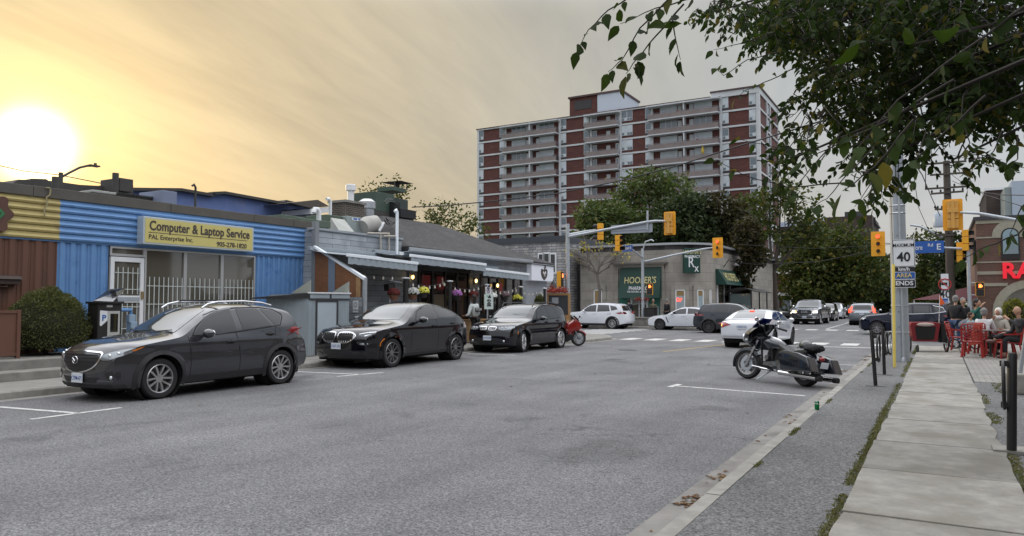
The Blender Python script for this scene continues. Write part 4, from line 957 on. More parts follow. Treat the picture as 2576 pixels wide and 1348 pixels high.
# storefront: door, three panes, frames and white security bars
shopglass=mat('reflection tinted shop glass',(.10,.092,.072),.05,0,spec=1.0,coat=.6)  # beige base colour stands in for reflections of the buildings opposite
backing=mat('window backing panel',(.26,.24,.20),.8,var=.1,vs=2)
frm=mat('aluminium frame',(.48,.48,.47),.4,.5);barw=mat('white security bars',(.60,.64,.62),.45)
zt_=FB-.05;zb_=.62
def pane(y0,y1,z0,z1,name='window'):
 f=MB()
 for a_,b_,c1,d1 in((y0,y0+.05,z0,z1),(y1-.05,y1,z0,z1),(y0+.05,y1-.05,z0,z0+.06),(y0+.05,y1-.05,z1-.05,z1)):f.box(BX-.06,BX+.03,a_,b_,c1,d1)
 o=f.build(name,frm,t,world=1)
 MB().box(BX-.03,BX-.02,y0+.05,y1-.05,z0+.06,z1-.05).build('pane',shopglass,o,world=1);return o
def bars(y0,y1,n,z0,z1,zr,o,ztop_j=.0):
 f=MB()
 for k in range(n):
  y=y0+(y1-y0)*(k+.5)/n;f.tube([(BX+.05,y,z0),(BX+.05,y,z1)],.011,6)
 for z in zr:f.tube([(BX+.05,y0,z),(BX+.05,y1,z)],.009,6)
 f.build('security_bars',barw,o,world=1)
o1=pane(Dr+.0,W2_,zb_,zt_);bars(Dr+.06,W2_-.04,8,.7,2.34,(1.0,1.62,2.1),o1)
o2=pane(W2_,W3_,zb_,zt_);bars(W2_+.06,W3_-.04,7,.7,2.34,(1.0,1.62,2.1),o2)
o3=pane(W3_,W4_,zb_,zt_);bars(W3_+.06,W4_-.04,8,.7,2.34,(1.0,1.62,2.1),o3)
tr=pane(Dl,Dr,2.84,zt_,'transom_window')
d=MB()
for a_,b_,c1,d1 in((Dl+.02,Dl+.12,.62,2.82),(Dr-.12,Dr-.02,.62,2.82),(Dl+.12,Dr-.12,.62,.8),(Dl+.12,Dr-.12,2.70,2.82),(Dl+.12,Dr-.12,1.66,1.84)):d.box(BX-.05,BX+.035,a_,b_,c1,d1)
dr_=d.build('door',white,t,world=1)
MB().box(BX-.02,BX-.012,Dl+.12,Dr-.12,.8,2.7).build('pane',shopglass,dr_,world=1)
MB().box(BX+.035,BX+.07,Dr-.10,Dr-.04,1.75,1.95).build('handle',mat('brass plate',(.35,.25,.12),.4,.6),dr_,world=1,bevel=.006)
MB().box(BX+.036,BX+.05,Dl+.16,Dr-.14,1.70,1.80).build('mail_slot',steel,dr_,world=1)
f=MB()
for k in range(5):y=Dl+.14+(Dr-Dl-.28)*(k+.5)/5;f.tube([(BX+.05,y,.85),(BX+.05,y,1.64)],.010,6).tube([(BX+.05,y,1.88),(BX+.05,y,2.56)],.010,6)
for z in(1.0,1.55,2.0,2.42):f.tube([(BX+.05,Dl+.12,z),(BX+.05,Dr-.12,z)],.009,6)
f.build('security_bars',barw,dr_,world=1)
MB().box(BX-.45,BX-.05,ye_-.06,ye_,0,4.1).build('end_wall',coping,t,world=1)
# illuminated-box sign
sa,sb_=aX(*D('1',1150,560),BX+.35).y,aX(*D('1',2035,650),BX+.35).y
s0,s1=aX(*D('1',1150,672),BX+.35).z,aX(*D('1',1150,447),BX+.35).z;s1b,s0b=aX(*D('1',2035,562),BX+.35).z,aX(*D('1',2035,750),BX+.35).z
t=thing('shop_sign','long yellow box sign for computer and laptop service above the shop windows','sign',(BX+.2,(sa+sb_)/2,s0))
MB().box(BX+.08,BX+.35,sa,sb_,s0,s1).build('box',mat('sign box aluminium',(.50,.56,.60),.4,.3),t,world=1,bevel=.012)
ysg=mat('yellow sign face',(.60,.52,.18),.4,var=.04,vs=2);sdk=mat('sign dark lettering',(.06,.045,.045),.5)
MB().box(BX+.352,BX+.358,sa+.05,sb_-.05,s0+.05,s1-.05).build('face',ysg,t,world=1)
hS,wS=s1-s0,sb_-sa;xx=BX+.362;rr_=(R(90),0,R(90))
text('Computer & Laptop Service',.345,sdk,t,(xx,sa+wS*.50,s1-hS*.33),rr_,bold=.014,sx=.80,sp=1.02)
MB().box(xx-.002,xx+.002,sa+.14,sb_-.24,s1-hS*.575,s1-hS*.555).build('rule',sdk,t,world=1)
text('PAL Enterprise Inc.',.17,sdk,t,(xx,sa+.14,s1-hS*.73),rr_,bold=.002,align='LEFT')
text('905-278-1820',.185,sdk,t,(xx,sb_-.26,s1-hS*.80),rr_,bold=.006,align='RIGHT')
# scalloped wooden medallion sign cut by the picture edge
t=thing('scalloped_sign','brown scalloped wooden sign with green motif on the yellow fascia','sign',(BX+.1,8.05,3.65))
cy,cz=aX(*D('1',-60,0),BX+.12).y,aX(*D('1',0,430),BX+.12).z;cy=8.18
o=[(cy+(.46+.05*math.cos(8*a_))*math.cos(a_),cz+(.46+.05*math.cos(8*a_))*math.sin(a_))for a_ in[2*math.pi*k/64 for k in range(64)]]
MB().prism(o,'x',BX+.10,BX+.15).build('board',mat('brown sign wood',(.10,.045,.03),.6,var=.2),t,world=1)
MB().prism([(cy+.20,cz-.14),(cy+.32,cz),(cy+.20,cz+.14),(cy+.15,cz+.10),(cy+.24,cz),(cy+.15,cz-.10)],'x',BX+.15,BX+.165).build('motif',mat('green motif',(.03,.16,.06),.6),t,world=1)
# rusty wall letter box
m0=aX(*D('1',0,935),BX+.2);m1=aX(*D('1',165,1000),BX+.2)
t=thing('letter_box','brown wall letter box with a newspaper rack on the brown cladding','letter box',(BX+.1,m1.y-.25,m1.z))
lb=mat('letter box brown',(.05,.032,.026),.6,.2,var=.2,vs=10)
MB().box(BX+.04,BX+.20,m1.y-.52,m1.y,m1.z,m0.z-.03).build('box',lb,t,world=1,bevel=.012)
MB().prism([(BX+.03,m0.z-.03),(BX+.24,m0.z-.05),(BX+.20,m0.z+.02),(BX+.03,m0.z+.05)],'y',m1.y-.54,m1.y+.02).build('lid',lb,t,world=1)
MB().tube([(BX+.18,m1.y-.45,m1.z-.01),(BX+.26,m1.y-.42,m1.z-.05),(BX+.26,m1.y-.3,m1.z-.05),(BX+.18,m1.y-.27,m1.z-.01)],.008,5).build('rack',lb,t,world=1)
# raised terrace with steps, iron gate panel and rounded shrub
stc=mat('step concrete',(.21,.20,.18),.9,var=.28,vs=3,bump=.3,bs=60,dirt=((.13,.12,.11),2,.55))
t=thing('concrete_steps','worn concrete steps and low ledge in front of the brown wall','steps',(-16.4,7,.136))
MB().box(-16.1,-15.5,2,10.2,.10,.31).build('lower_step',stc,t,world=1,bevel=.02)
MB().box(BX-.02,-16.05,2,10.3,.10,.50).build('upper_step',stc,t,world=1,bevel=.02)
MB().box(BX-.02,-16.9,10.3,17.7,.10,.36).build('shop_threshold',stc,t,world=1,bevel=.02)
g0,g1=aX(*D('b1',0,325),-16.6),aX(*D('b1',145,660),-16.6)
t=thing('railing_panel','rusty brown iron railing panel at the picture edge before the brown wall','railing',(-16.6,g1.y,.5))
f=MB().box(-16.64,-16.57,g1.y-.07,g1.y,.5,g0.z).box(-16.64,-16.57,g1.y-1.9,g1.y-1.83,.5,g0.z);f.build('post',brn,t,world=1)
MB().box(-16.63,-16.58,g1.y-1.85,g1.y-.05,g0.z-.07,g0.z-.01).box(-16.63,-16.58,g1.y-1.85,g1.y-.05,.56,.62).build('rail',brn,t,world=1)
MB().box(-16.615,-16.60,g1.y-1.84,g1.y-.06,.60,g0.z-.06).build('infill_sheet',brn,t,world=1)
def shrub(name,label,cat,c,r,n,leaf,m,stem=None,lo=.82,shape=None,seed=1,group=None,pid=None):
 rnd=random.Random(seed);mb=MB();c=Vector(c)
 for _ in range(n):
  d=Vector((rnd.gauss(0,1),rnd.gauss(0,1),rnd.gauss(0,1))).normalized()
  if d.z<-.55:d.z*=-1
  k=rnd.uniform(lo,1.0)*(1+.12*noise.noise(d*2.6+c)+.05*noise.noise(d*8+c));p=c+Vector((d.x*r[0]*k,d.y*r[1]*k,d.z*r[2]*k))
  if shape:p=shape(p,c)
  u=(d+Vector((rnd.uniform(-1,1),rnd.uniform(-1,1),rnd.uniform(-1,1)))*.9).normalized();v=u.orthogonal().normalized();v=Matrix.Rotation(rnd.uniform(0,6.28),3,u)@v
  l=leaf*rnd.uniform(.6,1.3);mb.add([p-v*l*.35,p+u*l,p+v*l*.35,p-u*l*.3],[(0,1,2,3)])
 t=thing(name,label,cat,(c.x,c.y,c.z-r[2]*.85),0,group)
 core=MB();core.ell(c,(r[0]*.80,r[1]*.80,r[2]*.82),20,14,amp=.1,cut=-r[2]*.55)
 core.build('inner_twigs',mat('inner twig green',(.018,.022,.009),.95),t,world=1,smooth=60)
 mb.build('foliage',m,t,world=1,fix=False)
 MB().tube([(c.x,c.y,c.z-r[2]*1.0),(c.x,c.y,c.z)],.04,7).build('stem',mat('bark',(.08,.065,.05),.9,var=.3,vs=12),t,world=1)
 return t
sc=aX(*D('b1',415,440),-17.15)
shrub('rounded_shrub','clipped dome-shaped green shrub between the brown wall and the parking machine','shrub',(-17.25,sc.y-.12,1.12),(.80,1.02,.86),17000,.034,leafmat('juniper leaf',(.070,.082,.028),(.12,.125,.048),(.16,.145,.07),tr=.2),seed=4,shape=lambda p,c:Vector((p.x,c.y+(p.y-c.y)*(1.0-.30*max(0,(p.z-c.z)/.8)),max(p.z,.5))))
# parking machine with solar panel
pmL,pmR=aX(*D('b1',725,400),-16.6).y,aX(*D('b1',905,400),-16.6).y;zt1=aX(*D('b1',800,275),-16.6).z
t=thing('parking_machine','black parking pay machine with tilted solar panel in front of the blue wall','parking meter',(-16.75,(pmL+pmR)/2,.136))
pk=mat('machine black',(.018,.017,.016),.45);pw_=mat('machine grey panel',(.42,.42,.40),.4)
MB().box(-16.95,-16.55,pmL,pmR,.136,zt1).build('cabinet',pk,t,world=1,bevel=.015)
MB().box(-17.0,-16.5,pmL-.03,pmR+.03,zt1-.01,zt1+.04).build('cap',pk,t,world=1,bevel=.01)
dpt=pmR-pmL
q0=pmL+dpt*.40;MB().box(-16.552,-16.535,q0,pmR-.05,zt1-1.25,zt1-.18).build('front_panel',pw_,t,world=1,bevel=.006)
MB().box(-16.535,-16.528,q0+.06,pmR-.10,zt1-.66,zt1-.24).build('screen',glass,t,world=1)
MB().box(-16.535,-16.515,q0+.04,q0+.10,zt1-.86,zt1-.74).build('coin_slot',pk,t,world=1);MB().box(-16.535,-16.528,q0+.12,q0+.26,zt1-1.08,zt1-.98).build('sticker',sbl,t,world=1);MB().box(-16.535,-16.528,pmR-.16,pmR-.08,zt1-1.08,zt1-1.0).build('ticket_slot',pk,t,world=1)
MB().prism([(pmL+.05,zt1-.16),(pmL+.24,zt1-.18),(pmL+.24,zt1-.38),(pmL+.08,zt1-.52),(pmL+.05,zt1-.50)],'x',-16.552,-16.545).build('parking_emblem',sw,t,world=1)
text('P',.19,sbl,t,(-16.543,pmL+.14,zt1-.34),(R(90),0,R(90)),bold=.012)
MB().box(-16.552,-16.545,pmL+.2,pmL+.34,zt1-.09,zt1-.04).build('maker_plate',pw_,t,world=1)
pa,pb_,pc_,pd_=aX(*D('b1',705,255),-16.45),aX(*D('b1',850,262),-16.45),aX(*D('b1',945,160),-17.0),aX(*D('b1',820,168),-17.0)
v=[Vector(q)for q in(pa,pb_,pc_,pd_)];nn=(v[1]-v[0]).cross(v[3]-v[0]).normalized()*.035
MB().add(v+[q-nn for q in v],[(0,1,2,3),(7,6,5,4),(0,4,5,1),(1,5,6,2),(2,6,7,3),(3,7,4,0)]).build('solar_panel',mat('solar cells',(.02,.024,.035),.15,.2,coat=1.0),t,world=1)
MB().prism([(pmL+.12,zt1+.03),(pmR-.03,zt1+.03),(pmR-.10,zt1+.30),(pmL+.45,zt1+.22)],'x',-16.85,-16.65).build('panel_bracket',pk,t,world=1)
# blue pipe and vent beside the machine
pp=aX(*D('b1',985,330),-17.5)
t=thing('standpipe','blue and grey utility pipe with a boxed cap between parking machine and shop door','pipe',(-17.5,pp.y,.36))
MB().tube([(-17.5,pmR+.1,pp.z+.02),(-17.5,pp.y,pp.z+.02),(-17.5,pp.y,pp.z-.12)],.045,10).build('elbow',blu,t,world=1,smooth=50)
MB().box(-17.57,-17.43,pp.y-.08,pp.y+.09,pp.z-.30,pp.z-.10).box(-17.6,-17.4,pp.y-.05,pp.y+.12,.36,pp.z-.28).build('housing',mat('grey blue plastic',(.26,.36,.46),.5),t,world=1,bevel=.015)
#  corrugated shed
shl=mat('pale corrugated sheet',(.33,.38,.41),.5,.2,var=.12,vs=3,stretch=(1,1,.3));shf=mat('shed dark trim',(.045,.045,.048),.5)
SX=-15.45
t=thing('metal_shed','small grey corrugated metal shed with dark sloping roof between shop and patio','shed',(-16.4,15.9,.136))
y0s,y1s=15.30,16.92;yd0,yd1=aX(*D('4',190,200),SX).y,aX(*D('4',345,200),SX).y
def corr_fine(p,q,z0,z1,m,name,pitch=.075,dep=.012):
 p,q=Vector(p),Vector(q);d=q-p;L_=d.length;d.normalize();nrm=Vector((d.y,-d.x,0));n=max(1,round(L_/pitch));mb=MB();pr=[(0,0),(.3,0),(.4,1),(.9,1),(1,0)]
 for i in range(n):
  for j in range(4):
   a_=p+d*(i+pr[j][0])*L_/n+nrm*dep*pr[j][1];b_=p+d*(i+pr[j+1][0])*L_/n+nrm*dep*pr[j+1][1]
   mb.quad((a_.x,a_.y,z0),(b_.x,b_.y,z0),(b_.x,b_.y,z1),(a_.x,a_.y,z1))
 return mb.build(name,m,t,world=1,fix=False)
MB().box(-17.1,SX-.03,y0s+.03,y1s-.03,.15,1.9).build('core',shl,t,world=1)
corr_fine((-17.2,y0s,0),(SX,y0s,0),.17,1.80,shl,'side_wall');corr_fine((SX,y0s,0),(SX,yd0-.06,0),.17,1.74,shl,'front_wall');corr_fine((SX,yd1+.06,0),(SX,y1s,0),.17,1.74,shl,'front_wall')
MB().box(SX-.02,SX+.03,yd0-.06,yd0,.17,1.74).box(SX-.02,SX+.03,yd1,yd1+.06,.17,1.74).box(SX-.02,SX+.03,yd0,yd1,1.68,1.74).build('door_frame',shf,t,world=1)
dd=MB().box(SX-.02,SX+.015,yd0,yd1,.19,1.68).build('door',mat('grey blue door',(.40,.46,.50),.5,var=.06),t,world=1)
MB().box(SX+.015,SX+.03,yd0+.48,yd0+.56,.72,.84).build('latch',darkmetal,dd,world=1,bevel=.01)
MB().box(SX-.03,SX+.04,y0s-.02,y1s+.02,1.74,1.78).box(SX-.03,SX+.045,(y0s+y1s)/2-.03,(y0s+y1s)/2+.03,1.78,1.92).build('header_trim',shf,t,world=1)
MB().box(SX-.02,SX+.03,y0s,(y0s+y1s)/2-.035,1.785,1.915).box(SX-.02,SX+.03,(y0s+y1s)/2+.035,y1s,1.785,1.915).build('header_panel',shl,t,world=1)
MB().box(SX-.05,SX+.06,y0s-.03,y1s+.03,1.92,1.96).build('front_flashing',white,t,world=1)
MB().add([(-17.3,y0s-.5,1.80),(SX+.02,y0s-.02,1.93),(SX+.02,y1s,1.93),(-17.3,y1s,1.98),(-17.3,y0s-.5,1.77),(SX+.02,y0s-.02,1.79),(SX+.02,y1s,1.79),(-17.3,y1s,1.9)],[(0,1,2,3),(0,4,5,1),(1,5,6,2),(4,7,6,5),(0,3,7,4)]).build('roof',mat('roof felt',(.03,.03,.03),.8,var=.2),t,world=1)
for yy in(y0s+.02,y1s-.02):MB().prism([(SX-.75,1.93),(SX+.02,1.94),(SX+.02,2.30)],'y',yy-.012,yy+.012).build('wing_plate',mat('pale wing plate',(.32,.34,.30),.6),t,world=1)
MB().box(SX-.1,SX+.06,y0s-.03,y1s+.03,.12,.17).build('skid',stc,t,world=1)
#  ROOFTOPS BEHIND THE SHOP ROW
bw=mat('painted blue block wall',(.12,.17,.36),.8,var=.15,vs=1.5,dirt=((.15,.19,.34),1.2,.55));drk=mat('dark roofing',(.055,.052,.048),.8,var=.2)
t=thing('blue_block_building','blue painted block building with stepped dark parapet behind the shop roofs','building',(-30,20,0))
Xb=-28.0
pts_=[((1420,260),0),((1700,268),1),((2250,345),2)]
pT=[aX(*D('1',x,y),Xb)for x,y in((900,235),(1430,240),(1690,285),(1690,268),(1780,264),(2250,348),(2270,332),(2560,400))]
MB().prism([(p.y,p.z)for p in pT]+[(pT[-1].y,0),(pT[0].y,0)],'x',Xb-5,Xb).build('wall',bw,t,world=1)
cp=MB()
for i in range(len(pT)-1):cp.beam((Xb-2.4,pT[i].y,pT[i].z),(Xb-2.4,pT[i+1].y,pT[i+1].z),5.3,.12)
cp.build('coping',drk,t,world=1)
t=thing('dark_roof_building','long low dark building roofline under the setting sun','building',(-30,14,0))
pT=[aX(*D('1',x,y),-27)for x,y in((-400,20),(0,178),(100,185),(150,155),(240,160),(255,148),(370,152),(390,165),(480,175),(640,198),(850,210),(870,195),(960,188),(1070,205))]
MB().prism([(p.y,p.z)for p in pT]+[(pT[-1].y,0),(pT[0].y,0)],'x',-34,-27).build('wall',drk,t,world=1)
def rbox(name,label,cat,z,pts,X,m,depth=1.2,extra=None):
 P=[aX(*D(z,*p),X)for p in pts];y0,y1=min(p.y for p in P),max(p.y for p in P);z0,z1=min(p.z for p in P),max(p.z for p in P)
 t=thing(name,label,cat,(X-depth/2,(y0+y1)/2,z0));MB().box(X-depth,X,y0,y1,z0,z1).build('casing',m,t,world=1,bevel=.02)
 if extra:extra(t,X,y0,y1,z0,z1,depth)
 return t
lg=mat('pale roof unit',(.36,.37,.34),.6,.1,var=.1,vs=3);gg_=mat('dull green sheet',(.075,.105,.075),.6,var=.15,vs=2)
rbox('flue_box','square dark chimney box on the dark roof right of the street lamp','chimney','1',[(960,140),(1068,260)],-26,drk,1.2)
for(x,y,l)in((928,105,'thin tall flue pipe on the dark roof'),(445,135,'short stub pipe on the dark roof beside the street lamp')):
 p=aX(*D('1',x,y),-26);q=MB().tube([(-26,p.y,p.z-1.6),(-26,p.y,p.z)],.11,10).build('flue_pipe',drk,smooth=50);tag(q,l,'pipe')
def vent(t,X,y0,y1,z0,z1,dp):
 mb=MB()
 for k in range(9):z=z0+.1+(z1-z0-.2)*k/9;mb.box(X,X+.03,y0+(y1-y0)*.33,y1-(y1-y0)*.02,z,z+(z1-z0)*.06)
 mb.build('louvre',drk,t,world=1);MB().box(X-.02,X+.012,y0+(y1-y0)*.32,y1,z0+.05,z1-.05).build('vent_panel',coping,t,world=1)
rbox('roof_air_unit','large pale air conditioning unit with dark louvre on the blue shop roof','air conditioner','1',[(740,235),(1300,330)],-21.5,lg,1.5,vent)
rbox('roof_air_unit','smaller pale rooftop box right of the louvred air unit','air conditioner','1',[(1305,240),(1420,360)],-21.0,mat('blue grey unit',(.18,.21,.30),.6),1.2)
rbox('roof_hatch','low white box on the shop roof behind the coping','roof hatch','1',[(2065,445),(2255,500)],-20,lg,.8)
rbox('roof_duct','dull green flat duct on the roof next to the white box','duct','1',[(2262,435),(2450,520)],-20.5,gg_,.8)
rbox('roof_duct','long green parapet duct running behind the grey plank wall','duct','3',[(60,425),(360,530)],-18.6,gg_,.6)
p=aX(*D('1',1570,200),-26);q=MB().tube([(-26,p.y,p.z-1.2),(-26,p.y,p.z-.1),(-26,p.y-.08,p.z+.02),(-26,p.y-.16,p.z-.06)],.045,8).build('vent_pipe',drk,smooth=50);tag(q,'thin hooked vent pipe above the blue block wall','pipe')
# street lamp against the sun
pl=aX(*D('1',489,100),-45);t=thing('street_lamp','street lamp with a single curved arm silhouetted next to the sun','street lamp',(-45,pl.y,0))
MB().tube([(-45,pl.y,0),(-45,pl.y,pl.z)],[.16,.12],10).build('pole',drk,t,world=1,smooth=50)
MB().tube([aX(*D('1',x,y),-45)for x,y in((497,135),(560,100),(640,60),(700,46),(730,46))],.07,8).build('arm',drk,t,world=1,smooth=50)
h0,h1=aX(*D('1',710,47),-45),aX(*D('1',792,54),-45);MB().box(-45.2,-44.8,h0.y,h1.y,h1.z-.04,h0.z+.10).box(-45.05,-44.95,h0.y+.35,h0.y+.5,h0.z+.1,h0.z+.25).build('lamp_head',drk,t,world=1,bevel=.02)
# hanging cable over the yellow fascia
tag(MB().tube([aX(*D('1',x,y),BX+.14)for x,y in((370,222),(395,222),(405,240),(400,280),(372,300),(378,350),(355,400),(358,450))],.018,6).build('hanging_cable',mat('old cable',(.30,.26,.14),.8),smooth=50),'loose cable loop hanging over the yellow fascia','cable')
# small hipped dormer at the end of the blue block building
dp=[aX(*D('3',x,y),-26)for x,y in((0,280),(235,253),(350,318),(340,345),(170,330),(240,440))]
t=thing('roof_dormer','small shingled dormer roof with white soffit behind the pipes','dormer',(-26.5,dp[1].y,dp[5].z))
MB().add([dp[0],dp[1],dp[2],dp[4],dp[0]+Vector((-3,0,0)),dp[1]+Vector((-2,0,0))],[(0,1,3),(1,2,3),(0,4,5,1)]).add([dp[4]+Vector((-3,0,0)),dp[2]+Vector((-3,0,0)),dp[2],dp[4]],[(0,1,2,3)]).build('roof',mat('brown shingle',(.10,.085,.07),.9,var=.25,vs=9),t,world=1)
MB().prism([(dp[4].y,dp[4].z-.05),(dp[2].y,dp[2].z-.02),(dp[2].y,dp[2].z-.3),(dp[4].y,dp[4].z-.3)],'x',-28,-26.02).build('soffit',white,t,world=1)
MB().box(-28,-26.3,dp[4].y+.3,dp[2].y-.4,2,dp[4].z-.2).build('wall',lg,t,world=1)
#  GREY PLANK RESTAURANT WITH PATIO
RX=-17.5
plank=brickmat('grey painted planks',(.34,.365,.39),(.23,.25,.27),(.06,.065,.07),bw=1.7,rh=.19,ms=.006,var=.28,bump=.5,rough=.8)
grp=mat('grey painted timber',(.30,.32,.34),.6,var=.12,vs=6);shing=brickmat('dark asphalt shingle',(.040,.038,.038),(.024,.023,.024),(.012,.012,.012),bw=.30,rh=.10,ms=.006,var=.3,bump=.7)
awn=mat('grey awning fabric',(.29,.33,.36),.8,var=.08,vs=2.5);awb=mat('white awning bar',(.80,.84,.88),.4);dkf=mat('dark window frame',(.015,.014,.014),.5)
ply=mat('weathered plywood',(.20,.085,.035),.7,var=.22,vs=4,stretch=(1,1,5));cedar=mat('cedar boards',(.34,.20,.09),.7,var=.22,vs=3,stretch=(4,.6,6));iglass=mat('dark interior glass',(.018,.013,.011),.06,spec=.8)
t=thing('restaurant_building','long grey plank restaurant with dark shingled hip roof and a patio along the street','building',(RX,26,.136))
MB().box(RX-4,RX,17.5,22.0,.13,4.04).build('low_wall',plank,t,world=1)
MB().box(RX-8,RX,22.0,31.72,.13,3.70).build('main_wall',plank,t,world=1)
MB().box(RX-8,RX-.02,31.72,34.0,.13,3.6).build('corner_wall',mat('pale grey stucco',(.31,.33,.36),.8,var=.08),t,world=1)
cp=MB().box(RX-.25,RX+.06,17.42,22.05,4.03,4.10);cp.build('parapet_cap',grp,t,world=1)
MB().box(RX-.05,RX+.12,17.44,17.60,.13,4.3).build('corner_post',mat('grey flashing post',(.20,.215,.22),.6),t,world=1)
# hip roof from measured silhouette
e0,e1=Vector((RX+.35,22.0,3.78)),Vector((RX+.35,34.15,3.66));ap0=Vector((-21.0,25.6,5.50));ap1=Vector((-21.0,27.6,5.55));b0,b1=Vector((-25,22.0,3.8)),Vector((-25,34.15,3.66))
ap0,ap1=Vector((-21.3,25.4,5.52)),Vector((-21.3,29.6,5.52))
MB().add([e0,e1,ap1,ap0,b0,b1]+[v-Vector((0,0,.14))for v in(e0,e1,b0,b1)],[(0,1,2,3),(0,3,4),(1,5,2),(3,2,5,4),(0,6,7,1),(1,7,9,5),(0,4,8,6),(6,8,9,7)]).build('roof',shing,t,world=1)
MB().box(RX+.30,RX+.42,22.0,31.7,3.60,3.74).build('gutter',grp,t,world=1,bevel=.02)
MB().box(RX+.02,RX+.36,22.0,34.1,3.56,3.60).build('soffit',grp,t,world=1)
MB().tube([(RX+.12,22.35,3.6),(RX+.08,22.4,3.3),(RX+.06,22.42,.2)],.045,8).build('downpipe',grp,t,world=1)
# shopfront openings
def store(y0,y1,z1,n,nm):
 f=MB()
 for k in range(n+1):y=y0+(y1-y0)*k/n;f.box(RX-.02,RX+.07,y-.05,y+.05,.6,z1)
 f.box(RX-.02,RX+.08,y0-.1,y1+.1,z1,z1+.16).box(RX-.02,RX+.07,y0,y1,.5,.62);o=f.build(nm,dkf,t,world=1)
 for k in range(n):a_,b_=y0+(y1-y0)*k/n+.05,y0+(y1-y0)*(k+1)/n-.05;MB().box(RX-.01,RX+.02,a_,b_,.62,z1).build('pane',iglass,o,world=1)
 return o
s1_=store(23.05,26.55,2.92,4,'shopfront_window');s2_=store(27.5,31.2,2.76,5,'shopfront_window')
MB().box(RX-.01,RX+.05,26.6,27.4,.13,2.95).build('pier',plank,t,world=1)
rp=mat('red poster',(.14,.012,.012),.6,em=(.5,.02,.02),ems=.03);bg_=mat('warm menu board',(.16,.12,.07),.7)
for(a_,b_,c1,d1,m_)in((23.25,23.8,2.25,2.75,rp),(24.25,24.8,2.2,2.72,rp),(29.1,29.4,2.15,2.55,rp),(24.0,24.85,1.4,2.0,bg_),(27.75,28.1,1.6,2.4,bg_)):
 MB().box(RX+.022,RX+.035,a_,b_,c1,d1).build('poster',m_,t,world=1)
fd=MB().box(RX-.01,RX+.05,32.75,33.35,.2,2.15).build('side_door',grp,t,world=1)
MB().box(RX+.05,RX+.06,32.85,33.25,.9,2.0).build('pane',iglass,fd,world=1)
# signboard with the cow-head emblem (plain mark built as it looks)
t=thing('bull_emblem_sign','square white lit signboard with a black horned emblem at the restaurant corner','sign',(RX+.3,32.9,2.76))
MB().box(RX+.02,RX+.30,31.74,34.12,2.76,3.60).build('board',mat('white sign board',(.66,.68,.74),.4,em=(.7,.75,.85),ems=.12),t,world=1,bevel=.01)
yc,zc=33.05,3.15
MB().prism([(yc-.28,zc+.22),(yc-.34,zc+.10),(yc-.30,zc-.10),(yc-.22,zc-.22),(yc-.13,zc-.26),(yc-.06,zc-.34),(yc+.06,zc-.34),(yc+.13,zc-.26),(yc+.22,zc-.22),(yc+.30,zc-.10),(yc+.34,zc+.10),(yc+.28,zc+.22),(yc+.12,zc+.17),(yc-.12,zc+.17)],'x',RX+.301,RX+.33).build('emblem',sdk,t,world=1)
MB().prism([(yc-.10,zc+.06),(yc+.0,zc+.03),(yc+.16,zc+.36),(yc+.04,zc+.39)],'x',RX+.331,RX+.345).build('emblem_horn',sdk,t,world=1)
MB().prism([(yc-.18,zc+.02),(yc-.14,zc+.10),(yc+.14,zc+.10),(yc+.18,zc+.02),(yc+.14,zc-.03),(yc-.14,zc-.03)],'x',RX+.3305,RX+.333).build('emblem_ring',white,t,world=1)
text('M',.22,white,t,(RX+.334,yc,zc-.12),(R(90),0,R(90)),bold=.0)
# awnings: sloped fabric, white front bar, hanging valance, folding arms
def awning(y0,y1,zb0,zf0,zf1,label,xo=1.7,yo=0.0):
 t=thing('awning',label,'awning',(RX,(y0+y1)/2,zb0),0,'retractable grey awnings over the patio')
 n=12;v=[];f=[]
 for i in range(n+1):
  k=i/n;y=y0+(y1-y0)*k;zf=zf0+(zf1-zf0)*k;sg=.015*math.sin(k*40)
  v+=[(RX+.02,y,zb0),(RX+xo*.5,y,(zb0+zf)/2-.03),(RX+xo,y,zf)]
 for i in range(n):
  for j in range(2):f.append((i*3+j,i*3+j+1,i*3+4+j,i*3+3+j))
 b=len(v);v+=[(a_,b_,c_-.012)for a_,b_,c_ in v];f+=[(q[3]+b,q[2]+b,q[1]+b,q[0]+b)for q in f]
 MB().add(v,f).build('canopy',awn,t,world=1,smooth=40,fix=False)
 MB().beam((RX+xo+.03,y0-.05,zf0),(RX+xo+.03,y1+.05,zf1),.07,.10).build('front_bar',awb,t,world=1,bevel=.015)
 mb=MB();m_=60
 P=[(RX+xo+.04+.012*math.sin(k*1.3),y0+(y1-y0)*k/m_,zf0+(zf1-zf0)*k/m_)for k in range(m_+1)]
 vs=[];
 for k,(x,y,z)in enumerate(P):vs+=[(x,y,z-.05),(x+.01*math.sin(k*2.1),y,z-.27-.008*math.sin(k*.9))]
 mb.add(vs,[(2*k,2*k+1,2*k+3,2*k+2)for k in range(m_)]);mb.build('valance',awn,t,world=1,smooth=60,fix=False)
 for yy in(y0+.5,y1-.5):
  zz_=zf0+(zf1-zf0)*(yy-y0)/(y1-y0);MB().tube([(RX+.05,yy,zb0-.05),(RX+xo*.5,yy+.35,(zb0+zz_)/2-.05),(RX+xo,yy,zz_)],.022,6).build('folding_arm',awb,t,world=1)
 MB().box(RX,RX+.14,y0,y1,zb0-.02,zb0+.10).build('roller_box',awn,t,world=1,bevel=.02)
awning(17.0+.2,20.7,3.36,3.13,3.03,'grey awning over the plank wall next to the plywood side panel')
awning(20.35,25.2,3.46,3.29,3.19,'longest grey awning, in the middle above the red-lit windows')
awning(25.1,28.9,3.20,3.02,2.92,'lower grey awning nearest the white emblem signboard',xo=1.65)
